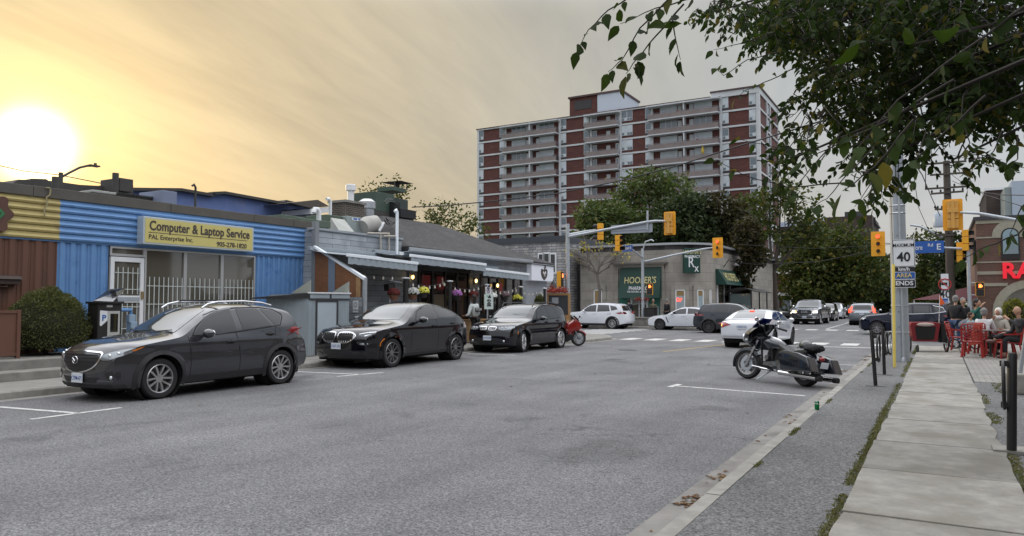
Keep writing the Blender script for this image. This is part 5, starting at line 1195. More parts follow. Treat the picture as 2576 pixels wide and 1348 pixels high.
# plywood side screen
t=thing('plywood_screen','orange plywood side screen with sloping white edge beside the shed','screen',(-16.4,17.45,.136))
MB().prism([(RX+.12,1.7),(RX+.12,3.42),(-15.45,2.42),(-15.45,1.83),(-15.95,1.83),(-15.95,1.7)],'y',17.43,17.47).build('panel',ply,t,world=1)
MB().prism([(RX+.10,3.42),(RX+.10,3.50),(-15.27,2.44),(-15.27,2.34)],'y',17.38,17.50).build('edge_trim',awb,t,world=1)
MB().prism([(-16.78,1.7),(-16.78,3.10),(-16.50,2.97),(-16.50,1.7)],'y',17.41,17.425).build('grey_strip',mat('blue grey strip',(.16,.20,.26),.7),t,world=1)
MB().box(-15.62,-15.45,17.41,17.425,1.84,2.46).build('cedar_end',cedar,t,world=1)
MB().box(-16.0,-15.32,17.40,17.5,.14,1.83).build('low_panel',plank,t,world=1);MB().box(-15.34,-15.26,17.40,17.52,.14,2.42).build('post',grp,t,world=1)
MB().box(-15.72,-15.50,17.388,17.396,1.36,1.72).build('no_smoking_notice',sw,t,world=1)
MB().lathe([(.07,0),(.07,.004),(.055,.004),(.055,0)],(-15.61,17.384,1.60),ax='y',n=20,cap=False).build('notice_symbol',blk,t,world=1)
text('NO SMOKING',.035,blk,t,(-15.61,17.386,1.43),(R(90),0,0))
# rooftop things behind the parapet
def onX(z,x,y,X):return aX(*D(z,x,y),X)
pl_=mat('sheet metal grey',(.30,.34,.33),.45,.3,var=.12,vs=3)
a_,b_=onX('3',365,385,-19.3),onX('3',690,590,-19.3)
t=thing('rooftop_exhaust_unit','tall grey sheet metal exhaust unit with white maker label on the restaurant roof','exhaust unit',(-19.8,(a_.y+b_.y)/2,3.9))
ym=onX('3',515,400,-19.3).y;MB().box(-20.4,-19.3,ym,b_.y,3.9,a_.z).build('casing',pl_,t,world=1,bevel=.02)
MB().box(-20.6,-19.5,a_.y,ym,3.9,a_.z-.02).build('side_casing',gg_,t,world=1,bevel=.02)
l0,l1=onX('3',568,425,-19.28),onX('3',672,465,-19.28);MB().box(-19.3,-19.285,l0.y,l1.y,l1.z,l0.z).build('label_plate',sw,t,world=1);MB().box(-19.285,-19.28,l0.y+.06,l0.y+(l1.y-l0.y)*.45,(l0.z+l1.z)/2-.02,(l0.z+l1.z)/2+.04).box(-19.285,-19.28,l0.y+(l1.y-l0.y)*.55,l1.y-.06,(l0.z+l1.z)/2-.01,(l0.z+l1.z)/2+.05).build('label_print',sbl,t,world=1)
h0,h1=onX('3',380,425,-19.2),onX('3',510,570,-19.2)
MB().add([(-19.3,h0.y,h0.z),(-19.3,h1.y,h0.z),(-18.8,h1.y,h1.z),(-18.8,h0.y,h1.z-.1),(-19.45,h0.y,h1.z),(-19.45,h1.y,h1.z)],[(0,3,2,1),(0,4,3),(1,2,5)]).build('intake_hood',lg,t,world=1)
c0,c1=onX('3',500,275,-20),onX('3',682,385,-20)
t=thing('brick_chimney','short brown brick chimney with a capped white flue on the restaurant roof','chimney',(-20.3,(c0.y+c1.y)/2,c1.z-1.5))
MB().box(-20.8,-20.0,c0.y,c1.y,c1.z-1.4,c0.z).build('stack',brickmat('brown chimney brick',(.085,.06,.045),(.06,.045,.035),(.16,.15,.13),ms=.012),t,world=1)
MB().box(-20.87,-19.93,c0.y-.07,c1.y+.07,c0.z,c0.z+.09).build('cap',stc,t,world=1)
fy=onX('3',553,200,-20.4)
MB().tube([(-20.4,fy.y,c0.z+.05),(-20.4,fy.y,onX('3',553,165,-20.4).z)],.13,14).lathe([(.2,0),(.2,.22),(.17,.24)],(-20.4,fy.y,onX('3',553,165,-20.4).z),n=16).build('flue',white,t,world=1,smooth=40)
d0=onX('3',710,345,-20.6);q=MB().lathe([(.28,-.55),(.30,-.4),(.30,.0),(.36,.02),(.36,.30),(.2,.42),(0,.44)],(-20.6,d0.y,d0.z),n=20)
tag(q.build('roof_fan',mat('spun aluminium',(.5,.52,.54),.35,.8),smooth=40),'round spun aluminium roof fan right of the brick chimney','roof fan')
p_=onX('3',235,400,-19)
tag(MB().tube([(-19,p_.y+.05,p_.z-.35),(-19,p_.y+.05,p_.z+.10),(-19,p_.y-.02,p_.z+.20),(-19,p_.y-.14,p_.z+.20),(-19,p_.y-.18,p_.z+.06)],.085,10).build('vent_pipe',white,smooth=50),'white gooseneck vent pipe on the roof next to the green duct','pipe')
p_=onX('3',355,380,-20);tag(MB().tube([(-20,p_.y,p_.z-.5),(-20,p_.y,p_.z+.45),(-20,p_.y-.08,p_.z+.53),(-20,p_.y-.2,p_.z+.50)],.06,8).build('vent_pipe',white,smooth=50),'tall white vent pipe with bent top beside the grey exhaust unit','pipe')
# big wrapped elbow duct
e_=[onX('3',x,y,-19.2)for x,y in((690,500),(760,470),(820,520),(790,560))]
t=thing('roof_duct','fat white wrapped elbow duct on the restaurant roof','duct',(e_[0].x,e_[1].y,3.9))
MB().tube([e_[0]+Vector((0,-.15,-.1)),e_[0]+Vector((0,.1,.02)),e_[1]+Vector((0,.1,-.05)),e_[2]+Vector((.05,-.05,-.05))],[.30,.34,.34,.26],16).build('elbow',mat('wrapped duct',(.36,.35,.32),.7,var=.12,vs=4),t,world=1,smooth=60)
k_=onX('3',850,500,-18.9);MB().tube([k_+Vector((0,.12,.12)),k_+Vector((0,-.16,-.25))],.055,8).build('edge_roll',white,t,world=1)
# cooling tower and black box
t0,t1,t2=onX('3',790,170,-22),onX('3',975,385,-22),onX('3',1137,190,-22)
t=thing('cooling_tower','dark green rooftop cooling tower with open weather cap','cooling tower',(-22.6,(t0.y+t2.y)/2,4.6))
MB().box(-23.6,-22.0,t0.y,t1.y,t1.z,t0.z).build('tank',mat('cooling tower green',(.045,.075,.055),.55,var=.2,vs=2),t,world=1,bevel=.02)
MB().box(-23.4,-22.2,t1.y,t2.y,t1.z+.1,t0.z-.08).build('side_tank',mat('cooling tower dark side',(.035,.05,.042),.6),t,world=1,bevel=.02)
u0,u1=onX('3',935,125,-22.1),onX('3',1060,185,-22.1);MB().box(-22.9,-21.97,u0.y,u1.y,u1.z-.02,u0.z).build('fan_housing',MATS['cooling tower green'],t,world=1,bevel=.01)
w0,w1=onX('3',925,72,-22.4),onX('3',1082,72,-22.4)
cpm=MB().add([(-23,w0.y,w0.z-.02),(-21.9,w0.y+.2,w0.z),(-21.9,w1.y,w0.z),(-22.4,(w0.y+w1.y)/2,w0.z+.08),(-23,w1.y-.2,w0.z-.02)],[(0,1,3),(1,2,3),(2,4,3),(4,0,3)])
for yy in(w0.y+.15,w1.y-.15):cpm.tube([(-22.2,yy,w0.z),(-22.2,yy,u0.z)],.03,6)
cpm.tube([(-22.4,(w0.y+w1.y)/2,w0.z+.02),(-22.4,(w0.y+w1.y)/2,u0.z)],.1,8);cpm.build('weather_cap',drk,t,world=1)
g_=MB()
for k in range(3):g_.box(-23.4+k*.65,-23.3+k*.65,t0.y-.1,t2.y+.1,4.6,t1.z)
g_.build('support_frame',drk,t,world=1)
k0,k1=onX('3',1035,330,-21.6),onX('3',1182,445,-21.6)
rbox('black_roof_box','black plastic-clad box at the roof ridge below the cooling tower','roof box','3',[(975,270),(1030,430)],-21.7,mat('matt black cladding',(.012,.012,.014),.7),.8)
rbox('black_roof_box','wider black cladding box with pale ridge edge next to the shingle roof','roof box','3',[(1035,335),(1182,445)],-21.5,MATS['matt black cladding'],.9)
# service mast, conduits on the wall
p0,p1_=onX('3',1000,375,RX+.15),onX('3',1000,780,RX+.15)
t=thing('service_mast','white electrical service mast with weatherhead on the restaurant wall corner','service mast',(RX+.15,p0.y,p1_.z))
MB().tube([(RX+.15,p0.y,p1_.z),(RX+.15,p0.y,p0.z+.02),(RX+.15,p0.y-.05,p0.z+.08),(RX+.15,p0.y-.14,p0.z+.02)],.055,10).build('conduit',awb,t,world=1,smooth=50)
MB().box(RX+.02,RX+.2,p0.y+.12,p0.y+.35,p1_.z-.1,p1_.z+.1).build('junction_box',white,t,world=1,bevel=.02)
for k,(w_,h_)in enumerate(((.5,.55),(.42,.5),(.55,.42))):
 c_=onX('3',930,370,-19.5);MB().tube([c_+Vector((.05*k,-w_*math.cos(a_)*.9,h_*math.sin(a_)+.0))for a_ in[R(40+14*i)for i in range(21)]],.018,6).build('cable',darkmetal,t,world=1,smooth=60)
t=thing('gas_pipe','pale gas pipe manifold running over the parapet and down the plank wall','pipe',(RX+.1,21,3))
mb=MB()
for x,y0_,y1_ in((840,575,820),(920,585,795)):q0,q1=onX('3',x,y0_,RX+.08),onX('3',x,y1_,RX+.08);mb.tube([q0,q1],.03,8)
q0,q1=onX('3',715,575,RX+.08),onX('3',925,580,RX+.08);mb.tube([q0,q1],.03,8);q0,q1=onX('3',870,603,RX+.1),onX('3',1000,605,RX+.1);mb.tube([q0,q1],.03,8)
mb.build('tubing',mat('beige pipe paint',(.42,.38,.32),.5),t,world=1,smooth=60)
# patio fence of cedar boards on the kerb side
t=thing('patio_fence','low horizontal cedar board fence enclosing the restaurant patio','fence',(-15.5,23,.136))
mb=MB()
for k in range(5):mb.box(-15.53,-15.50,19.3,29.6,.17+k*.165,.325+k*.165)
mb.build('board',cedar,t,world=1)
mb=MB()
for y in(19.3,21.4,23.5,25.6,27.7,29.6):mb.box(-15.62,-15.53,y-.045,y+.045,.14,1.0)
mb.box(-15.62,-15.46,19.25,29.7,.99,1.03);mb.build('frame',cedar,t,world=1)
# heater posts / lamp posts along the fence
for i,(x,zt_)in enumerate(((1083,1000),(1507,1030),(1865,1065),(2190,1085),(2420,1100))):
 p=aX(*D('3',x,zt_),-15.6)
 t=thing('patio_post',['thick black patio post with white disc cap left of the white chrysanthemums','black patio post in front of the dark window beside the purple flowers','black patio post behind the no-parking sign','black patio post above the yellow flowers near the emblem sign','black patio post at the far patio corner'][i],'post',(-15.6,p.y,.136),0,'black posts along the patio fence')
 r_=(.085,.07,.06,.06,.06)[i];MB().tube([(0,0,0),(0,0,p.z-.17)],r_,12).build('post',dkf,t,smooth=40)
 MB().lathe([(r_*1.3,0),(r_*1.75,.025),(r_*1.75,.05),(0,.065)],(0,0,p.z-.2),n=16).build('cap',awb,t,smooth=40)
# chrysanthemum baskets
def mumbasket(x,y,z,r,cm,label,pot,n=340,hang=True):
 t=thing('flower_basket',label,'flower basket',(x,y,z-.33),0,'chrysanthemum baskets hanging along the patio')
 MB().lathe([(.0,.0),(.10,.0),(.13,.05),(.175,.20),(.185,.22),(.165,.215),(0,.2)],n=18).build('pot',pot,t,smooth=40)
 rnd=random.Random(int(abs(y)*100));mb=MB();lv=MB()
 for _ in range(n):
  d=Vector((rnd.gauss(0,1),rnd.gauss(0,1),rnd.gauss(0,1))).normalized()
  if d.z<-.15:d.z=-d.z
  p=Vector((d.x*r,d.y*r,.22+d.z*r*.85))*rnd.uniform(.95,1.04);u=d.orthogonal().normalized();v=d.cross(u);s_=rnd.uniform(.018,.028)
  mb.add([p+(u*math.cos(k*1.047)+v*math.sin(k*1.047))*s_ for k in range(6)]+[p+d*s_*.5],[(k,(k+1)%6,6)for k in range(6)])
  if rnd.random()<.5:
   q=p*.93;lv.add([q-u*.03,q+d*.03+v*.02,q+u*.03,q-v*.03],[(0,1,2,3)])
 MB().ell((0,0,.22),(r*.86,r*.86,r*.74),14,10,cut=-.06).build('leaf_mass',mat('mum leaf green',(.03,.045,.02),.9),t,smooth=60)
 lv.build('leaves',MATS['mum leaf green'],t,fix=False);mb.build('blossom',cm,t,fix=False)
 if hang:MB().tube([(0,0,.9),(-.02,.0,.8)],.008,5).tube([(0,0,.85),(.0,.13,.24)],.005,4).tube([(0,0,.85),(.0,-.13,.24)],.005,4).build('hanger',darkmetal,t)
terr=mat('terracotta pot',(.22,.10,.06),.7);dpot=mat('dark pot',(.03,.03,.03),.7)
fm={'w':leafmat('white petals',(.60,.60,.58),(.72,.72,.70),tr=.1),'y':leafmat('yellow petals',(.55,.52,.06),(.68,.64,.12),tr=.1),'p':leafmat('purple petals',(.28,.10,.32),(.40,.18,.42),tr=.1),'r':leafmat('dark red petals',(.10,.018,.018),(.16,.03,.03),tr=.1),'m':leafmat('dusky petals',(.12,.08,.09),(.18,.12,.12),tr=.1)}
for x,y,k,r_,pt_,lb_ in((968,1150,'r',.21,terr,'dark red chrysanthemum basket nearest the patio heater'),(1150,1145,'w',.225,terr,'white chrysanthemum basket in a terracotta pot beside the thick black post'),(1250,1133,'y',.21,dpot,'bright yellow chrysanthemum basket in a dark pot next to the white one'),(1570,1160,'p',.22,dpot,'purple chrysanthemum basket behind the coupe SUV'),(1735,1162,'r',.19,terr,'dark red chrysanthemum basket above the person in the white jersey'),(1918,1180,'w',.19,dpot,'white chrysanthemum basket half hidden by the parking notice'),(2035,1170,'m',.2,dpot,'dusky faded chrysanthemum basket between white and yellow ones'),(2160,1200,'y',.22,dpot,'pale yellow chrysanthemum basket above the black boxy SUV')):
 p=aX(*D('3',x,y),-15.75);mumbasket(p.x,p.y,p.z+.08,r_,fm[k],lb_,pt_)
# wall lanterns (lit)
litw=mat('warm bulb',(1,.7,.3),.4,em=(1,.62,.22),ems=5.0)
for i,(x,y)in enumerate(((1155,998),(1765,1035),(1972,1080))):
 p=aX(*D('3',x,y),RX+.22)
 t=thing('wall_lantern',['lit wall lantern on the plank wall under the middle awning','lit wall lantern on the grey pier between the two shopfronts','small lit lantern beside the red poster in the far shopfront'][i],'lantern',(RX,p.y,p.z),0,'lit lanterns on the restaurant wall')
 MB().box(.0,.10,-.04,.04,-.16,.16).box(.1,.26,-.015,.015,.10,.13).build('bracket',dkf,t)
 MB().ell((.2,0,0),(.05,.05,.085),12,8).build('bulb',litw,t,smooth=60)
 c_=MB().lathe([(.08,.1),(.02,.15)],(.2,0,0),n=8)
 for k in range(4):a=k*1.57+.78;c_.tube([(.2+.08*math.cos(a),.08*math.sin(a),.10),(.2+.07*math.cos(a),.07*math.sin(a),-.11)],.006,4)
 c_.build('cage',dkf,t)
# string lights
t=thing('string_lights','string of small bulbs swagged between the patio posts and the wall','string lights',(-16,24,2.4))
bm_=mat('festoon bulb',(.45,.45,.43),.2,em=(1,.9,.7),ems=.08);wv=MB();bulbs=[]
def swag(p,q,n,sag,bulb=True):
 p,q=Vector(p),Vector(q);P=[p.lerp(q,k/n)-Vector((0,0,sag*4*(k/n)*(1-k/n)))for k in range(n+1)];wv.tube(P,.006,4)
 if bulb:bulbs.extend(P[1:-1])
swag((-15.7,19.75,2.55),(RX+.1,18.0,2.9),8,.12);swag((-15.7,19.75,2.5),(-15.7,22.3,2.42),8,.2);swag((-15.7,22.3,2.42),(-15.7,24.9,2.36),8,.22);swag((-15.7,24.9,2.36),(-15.7,27.6,2.3),8,.2);swag((-15.7,27.6,2.3),(-15.7,29.8,2.25),6,.18);swag((-15.7,22.3,2.42),(RX+.1,24.5,2.8),7,.15);swag((-15.7,27.6,2.3),(RX+.1,30.5,2.5),7,.15);swag((-15.7,29.8,2.25),(RX+.1,33.5,2.2),8,.15)
wv.build('wire',darkmetal,t,world=1)
for i,p in enumerate(bulbs):MB().lathe([(0,-.13),(.03,-.10),(.035,-.07),(.015,-.03),(.012,0)],p,n=8).build('bulb',bm_,t,world=1,smooth=60)
# patio heater
hp=aX(*D('3',925,1095),-16.3)
t=thing('patio_heater','angled square patio heater on a silver stand against the plank wall','patio heater',(-16.3,hp.y,.136))
MB().tube([(0,.0,0),(0,.0,1.5),(0,.08,hp.z-.36)],.035,8).build('stand',steel,t,smooth=50);MB().obox((0,0,hp.z-.136),(.22,.34,.24),(R(8),0,0)).build('head',dkf,t,bevel=.02)
MB().obox((0,.12,hp.z-.136+.19),(.4,.66,.03),(R(-4),0,0)).build('reflector',steel,t);MB().box(-.2,.2,-.2,.2,0,.05).build('base',steel,t)
# potted evergreen in the patio, hedge by the corner
shrub('potted_evergreen','small dark evergreen behind the coupe SUV roof on the patio','plant',(-16.6,18.7,1.45),(.22,.24,.45),1500,.035,MATS['juniper leaf'],seed=9)
shrub('potted_evergreen','dark evergreen bush between the emblem sign and the menu board','plant',(-16.0,30.3,1.35),(.3,.35,.7),2200,.04,MATS['juniper leaf'],seed=10)
# menu board screen and red flower boxes at the patio corner
t=thing('menu_board','cedar framed glass menu board at the patio corner','menu board',(-15.1,30.5,.136))
MB().box(-15.72,-15.63,30.46,30.54,.0,2.1).box(-14.63,-14.54,30.46,30.54,0,2.1).box(-15.63,-14.63,30.46,30.54,2.0,2.1).box(-15.72,-14.54,30.40,30.58,.86,1.10).build('frame',cedar,t,world=1)
MB().box(-15.63,-14.63,30.49,30.51,1.1,2.0).build('pane',mat('smoky panel',(.06,.065,.075),.15),t,world=1);MB().box(-15.45,-15.12,30.47,30.48,1.62,1.9).build('notice',mat('grey notice',(.30,.32,.36),.6),t,world=1)
MB().box(-15.75,-14.5,29.7,30.4,.14,.9).build('planter_wall',cedar,t,world=1)
def flowerrow(name,label,x0,x1,y,z,m,n=400):
 rnd=random.Random(int(x0*10));mb=MB()
 for _ in range(n):
  p=Vector((rnd.uniform(x0,x1),y+rnd.gauss(0,.10),z+abs(rnd.gauss(0,.12))));u=Vector((rnd.gauss(0,1),rnd.gauss(0,1),rnd.gauss(0,1))).normalized();v=u.orthogonal().normalized();s_=rnd.uniform(.02,.045)
  mb.add([p-u*s_,p+v*s_*.7,p+u*s_,p-v*s_*.7],[(0,1,2,3)])
 return tag(mb.build(name,m,fix=False),label,'flowers')
flowerrow('begonia_box','red flowers spilling over the top of the cedar menu board',-15.7,-14.7,30.5,2.13,leafmat('red bloom',(.16,.02,.02),(.28,.05,.03),tr=.15),700)
# street lantern post with black head, post-top
lp=aY(*D('c2',1865,370),33.0);t=thing('lantern_post','old-fashioned black lantern on a post in front of the stone wall','street lamp',(lp.x,33.0,.136))
MB().tube([(0,0,0),(0,0,1.9)],.045,8).build('post',dkf,t,smooth=50);MB().lathe([(.07,1.9),(.16,2.3),(.15,2.3)],n=6).build('glass',lampglass,t);MB().lathe([(.22,2.3),(.12,2.5),(.03,2.62),(0,2.75)],n=6).build('roof',dkf,t)
# no parking signs on a post at the kerb
a_,b_,c_,d_=[aX(*D('c2',x,y),-14.6)for x,y in((778,538),(867,652),(760,655),(900,898))]
t=thing('no_parking_sign','no parking sign above a tall white parking rules notice behind the boxy SUV','parking sign',(-14.6,(a_.y+b_.y)/2,.136))
def sgp(nm,y0,y1,z0,z1,m):return MB().prism(rrect(y0,y1,z0,z1,.03),'x',-14.612,-14.6).build(nm,m,t,world=1)
MB().tube([(-14.64,(a_.y+b_.y)/2,.136),(-14.64,(a_.y+b_.y)/2,a_.z+.05)],.03,8).build('post',steel,t,world=1)
sgp('panel',a_.y,b_.y,b_.z,a_.z,sw);sgp('rules_panel',c_.y,d_.y,d_.z,c_.z,mat('notice white green',(.58,.66,.62),.5))
cy_,cz_=(a_.y+b_.y)/2-.01,(a_.z+b_.z)/2+.02;ppur=mat('prohibition purple',(.10,.02,.06),.5)
MB().lathe([(.125,.0),(.125,.006),(.10,.006),(.10,0)],(-14.6,cy_,cz_),ax='x',n=24,cap=False).build('symbol_ring',ppur,t,world=1);text('P',.20,blk,t,(-14.594,cy_,cz_),(R(90),0,R(90)),bold=.006)
MB().beam((-14.592,cy_-.08,cz_+.08),(-14.592,cy_+.08,cz_-.08),.004,.022).build('slash',ppur,t,world=1)
hh=(c_.z-d_.z);cyy=(c_.y+d_.y)/2
for k,(s_,zz_)in enumerate((('OFF',.90),('STREET',.84),('PARKING',.78),('MON - SAT',.62),('10:00AM - 6:00PM',.55),('SUNDAY',.44),('1:00PM - 5:00PM',.37),('3 HOUR LIMIT',.29),('PAY AT MACHINE',.22))):
 text(s_,.062 if k<3 else .05,blk,t,(-14.595,cyy+(.04 if k<3 else 0),d_.z+hh*zz_),(R(90),0,R(90)),bold=.001,sx=.8)
MB().lathe([(.035,0),(.035,.004),(0,.004)],(-14.6,cyy-.13,d_.z+hh*.87),ax='x',n=16).build('green_dot',mat('notice green',(.05,.35,.08),.5),t,world=1)
#  PHARMACY WITH CURVED STONE CORNER
lim=brickmat('limestone blocks',(.33,.305,.265),(.27,.25,.22),(.19,.175,.15),bw=1.25,rh=.62,ms=.012,var=.16,bump=.15)
grn=mat('pharmacy green',(.004,.042,.030),.5,var=.06,vs=3);crm=mat('cream lettering',(.55,.50,.24),.5);sil=mat('roof edge silver',(.40,.42,.44),.4,.4)
PY=48.5;CR=2.66;CC=(-16.0,PY+CR)
def circ(z,x,y,R_=CR):
 d=ray(*D(z,x,y));a_=d.x**2+d.y**2;b_=-2*(d.x*CC[0]+d.y*CC[1]);c_=CC[0]**2+CC[1]**2-R_*R_;q=b_*b_-4*a_*c_
 t_=(-b_-math.sqrt(max(q,0)))/(2*a_);return d*t_+Vector((0,0,CAMZ))
def outline(r,x0=-22.3,y1=72):
 return[(x0,PY+CR-r)]+[(CC[0]+r*math.cos(R(a)),CC[1]+r*math.sin(R(a)))for a in range(-90,1,6)]+[(CC[0]+r,y1)]
HT=5.25
t=thing('pharmacy_building','single-storey grey stone pharmacy with rounded corner and silver roof edge','building',(-19,50,.13))
o=outline(CR);MB().prism(o+[(-22.3,72)],'z',.1,HT).build('wall',lim,t,world=1,smooth=30)
o=outline(CR-.04);MB().prism(o+[(-22.3,72)],'z',HT,HT+.32).build('dark_brick_band',brickmat('dark parapet brick',(.03,.028,.03),(.075,.065,.065),(.05,.05,.05),bw=.5,rh=.4,ms=.01),t,world=1,smooth=30)
o=outline(CR+.22,-22.5);MB().prism(o+[(-22.3,72)],'z',HT+.32,HT+.46).build('roof_edge',sil,t,world=1,smooth=30)
MB().box(-22.9,-22.3,PY+.8,60,.1,5.0).build('side_wall',mat('dark slate cladding',(.03,.03,.035),.7,var=.3,vs=6),t,world=1)
MB().prism(outline(CR+.03)+[(-22.3,50)],'z',.1,.75).build('plinth',mat('plinth stone',(.13,.125,.115),.8,var=.15),t,world=1,smooth=30)
e0,e1=-19.35,-16.35
MB().box(e0-.32,e0,PY-.12,PY,.1,4.25).box(e1,e1+.32,PY-.12,PY,.1,4.25).box(e0-.32,e1+.32,PY-.16,PY,4.0,4.3).build('entrance_surround',lim,t,world=1)
MB().box(e0-.4,e1+.55,PY-.5,PY,4.3,4.42).build('entrance_canopy',mat('brown stone ledge',(.13,.12,.11),.7),t,world=1)
ed=MB().box(e0+.05,e0+.85,PY-.05,PY+.05,.2,2.0).box(e1-.85,e1-.05,PY-.05,PY+.05,.2,2.0).build('shop_window',mat('green window film',(.02,.16,.11),.3),t,world=1)
MB().box(e0+.1,e0+.8,PY-.06,PY-.052,.3,1.45).box(e1-.8,e1-.1,PY-.06,PY-.052,.3,1.45).build('poster',mat('pale poster',(.30,.38,.40),.6,var=.2,vs=8),ed,world=1)
dr_=MB().box(e0+.86,e1-.86,PY-.06,PY+.02,.15,2.0).build('entrance_door',white,t,world=1);MB().box(e0+1.0,(e0+e1)/2-.04,PY-.07,PY-.062,.3,1.9).box((e0+e1)/2+.04,e1-1.0,PY-.07,PY-.062,.3,1.9).build('pane',shopglass,dr_,world=1)
a_,b_=aY(*D('6',345,905),PY),aY(*D('6',430,1085),PY)
def win(c,rz,w_,z0,z1,nm='window',gl=None):
 m_=Matrix.Translation((c.x,c.y,0))@Matrix.Rotation(rz,4,'Z');f=MB()
 f.box(-w_/2,w_/2,-.08,.0,z0,z0+.07).box(-w_/2,w_/2,-.08,.0,z1-.07,z1).box(-w_/2,-w_/2+.07,-.08,.0,z0,z1).box(w_/2-.07,w_/2,-.08,.0,z0,z1);o=f.xf(m_).build(nm,white,t,world=1)
 MB().box(-w_/2+.07,w_/2-.07,-.03,.0,z0+.07,z1-.07).xf(m_).build('pane',gl or mat('amber lit window',(.12,.09,.05),.2,em=(.6,.4,.15),ems=.12),o,world=1)
 MB().box(-w_/2-.28,-w_/2,-.05,.02,z0-.1,z1+.25).box(w_/2,w_/2+.28,-.05,.02,z0-.1,z1+.25).box(-w_/2-.28,w_/2+.28,-.06,.02,z1+.02,z1+.3).xf(m_).build('surround',lim,t,world=1)
 return o,m_
win(Vector(((a_.x+b_.x)/2,PY,0)),0,abs(b_.x-a_.x),b_.z,a_.z)
for x0_,x1_ in((1165,1265),(1380,1445),(1500,1522)):
 p,q=circ('6',x0_,905),circ('6',x1_,1118);mid=(p+q)/2;an=math.atan2(mid.y-CC[1],mid.x-CC[0]);c_=Vector((CC[0]+(CR+.01)*math.cos(an),CC[1]+(CR+.01)*math.sin(an),0))
 o_,m_=win(c_,an+math.pi/2,(Vector((p.x,p.y))-Vector((q.x,q.y))).length,q.z,p.z)
 if x0_<1400:MB().box(-.25,.25,-.045,-.035,q.z+.15,q.z+1.0).xf(m_).build('poster',MATS['pale poster'],o_,world=1)
 if x0_==1165:
  MB().tube([m_@Vector((-.17+.09*math.cos(k*.785),-.05,p.z-.68+.11*math.sin(k*.785)))for k in range(8)],.022,5,closed=True).tube([m_@Vector(q_)for q_ in((-.02,-.05,p.z-.8),(-.0,-.05,p.z-.58),(.1,-.05,p.z-.6),(.08,-.05,p.z-.69),(.0,-.05,p.z-.70))],.022,5).build('open_neon',mat('red neon',(1,.1,.05),.4,em=(1,.06,.03),ems=3),o_,world=1)
# green awning sign over the entrance
a_,b_=aY(*D('6',610,685),PY-.2),aY(*D('6',1000,990),PY-.7)
t=thing('pharmacy_awning_sign','big dark green awning sign over the pharmacy entrance','sign',((a_.x+b_.x)/2,PY-.3,b_.z))
MB().prism([(PY,a_.z),(PY-.18,a_.z),(PY-.70,b_.z),(PY,b_.z)],'x',a_.x,b_.x).build('canopy',grn,t,world=1)
rx=math.atan2(.52,a_.z-b_.z);H_=a_.z-b_.z
def onA(v):return PY-.18-.52*v-.03,a_.z-H_*v
for s_,v,sz,m_,bo in(("HOOPER'S",.43,.64,crm,.01),('PHARMACY',.69,.38,sw,.006),('THE NATURAL ALTERNATIVE',.80,.17,sw,.003)):
 y,z=onA(v);text(s_,sz,m_,t,((a_.x+b_.x)/2+.05,y,z),(R(90)-rx,0,0),bold=bo,sx=.78)
# Rx box sign at the curve
p,q=circ('6',1255,488,CR+.6),circ('6',1420,738,CR+.6);mid=(p+q)/2;an=math.atan2(mid.y-CC[1],mid.x-CC[0]);rz=an+math.pi/2;w_=(Vector((p.x,p.y))-Vector((q.x,q.y))).length
p.z,q.z=aY(*D('6',1335,487),mid.y).z,aY(*D('6',1335,738),mid.y).z
t=thing('rx_box_sign','green box sign reading pharmacy Rx high on the rounded stone corner','sign',(mid.x,mid.y,q.z),rz)
hh=p.z-q.z;MB().box(-w_/2,w_/2,0,.35,0,hh).build('box',grn,t,bevel=.02);MB().tube([(0,.3,hh*.5),(0,.75,hh*.5)],.06,8).build('bracket',steel,t)
W0=FR[t.name]
for s_,z_,sz,bo,m_ in(("HOOPER'S",.84,.36,.006,crm),('PHARMACY',.66,.27,.008,sw),('R',.42,.98,.012,sw)):text(s_,sz,m_,t,W0@Vector((0 if s_!='R' else-.08,-.006,hh*z_)),(R(90),0,rz),bold=bo,sx=.74)
text('x',.75,sw,t,W0@Vector((.28,-.006,hh*.20)),(R(90),0,rz),bold=.012,sx=.74)
# side awning
SXp=CC[0]+CR;ya,yb2=51.3,59.5
a_,b_=aX(*D('6',1567,695),SXp),aX(*D('6',1567,860),SXp+.6)
t=thing('pharmacy_side_awning','long dark green pharmacy awning along the side street','awning',(SXp,55,3))
MB().prism([(SXp,a_.z),(SXp+.15,a_.z),(SXp+.8,b_.z+.1),(SXp,b_.z+.1)],'y',ya,yb2).build('canopy',grn,t,world=1)
ry=math.atan2(.65,a_.z-b_.z-.1)
for s_,y,sz,m_ in(("HOOPER'S",53.6,.95,crm),('PHARMACY',57.3,.62,sw)):
 o_=text(s_,sz,m_,t,(SXp+.53,y,(a_.z+b_.z)/2+.05),(R(90)-ry,0,R(90)),bold=.02,sx=.8)
for y in(53.5,57):MB().tube([(SXp,y,a_.z+.2),(SXp+.4,y,a_.z+.75),(SXp+.8,y,a_.z+.65),(SXp+.85,y,a_.z+.5)],.03,6).lathe([(.06,.5),(.3,.3)],(SXp+.85,y,a_.z),n=12).build('gooseneck_lamp',darkmetal,t,world=1)
MB().box(SXp,SXp+.05,51.6,59,.5,2.9).build('shop_window',shopglass,t,world=1)
m_=MB();[m_.box(SXp+.01,SXp+.09,y-.05,y+.05,.5,2.9)for y in(51.6,53.4,55.2,57,58.9)];m_.build('mullion',white,t,world=1)
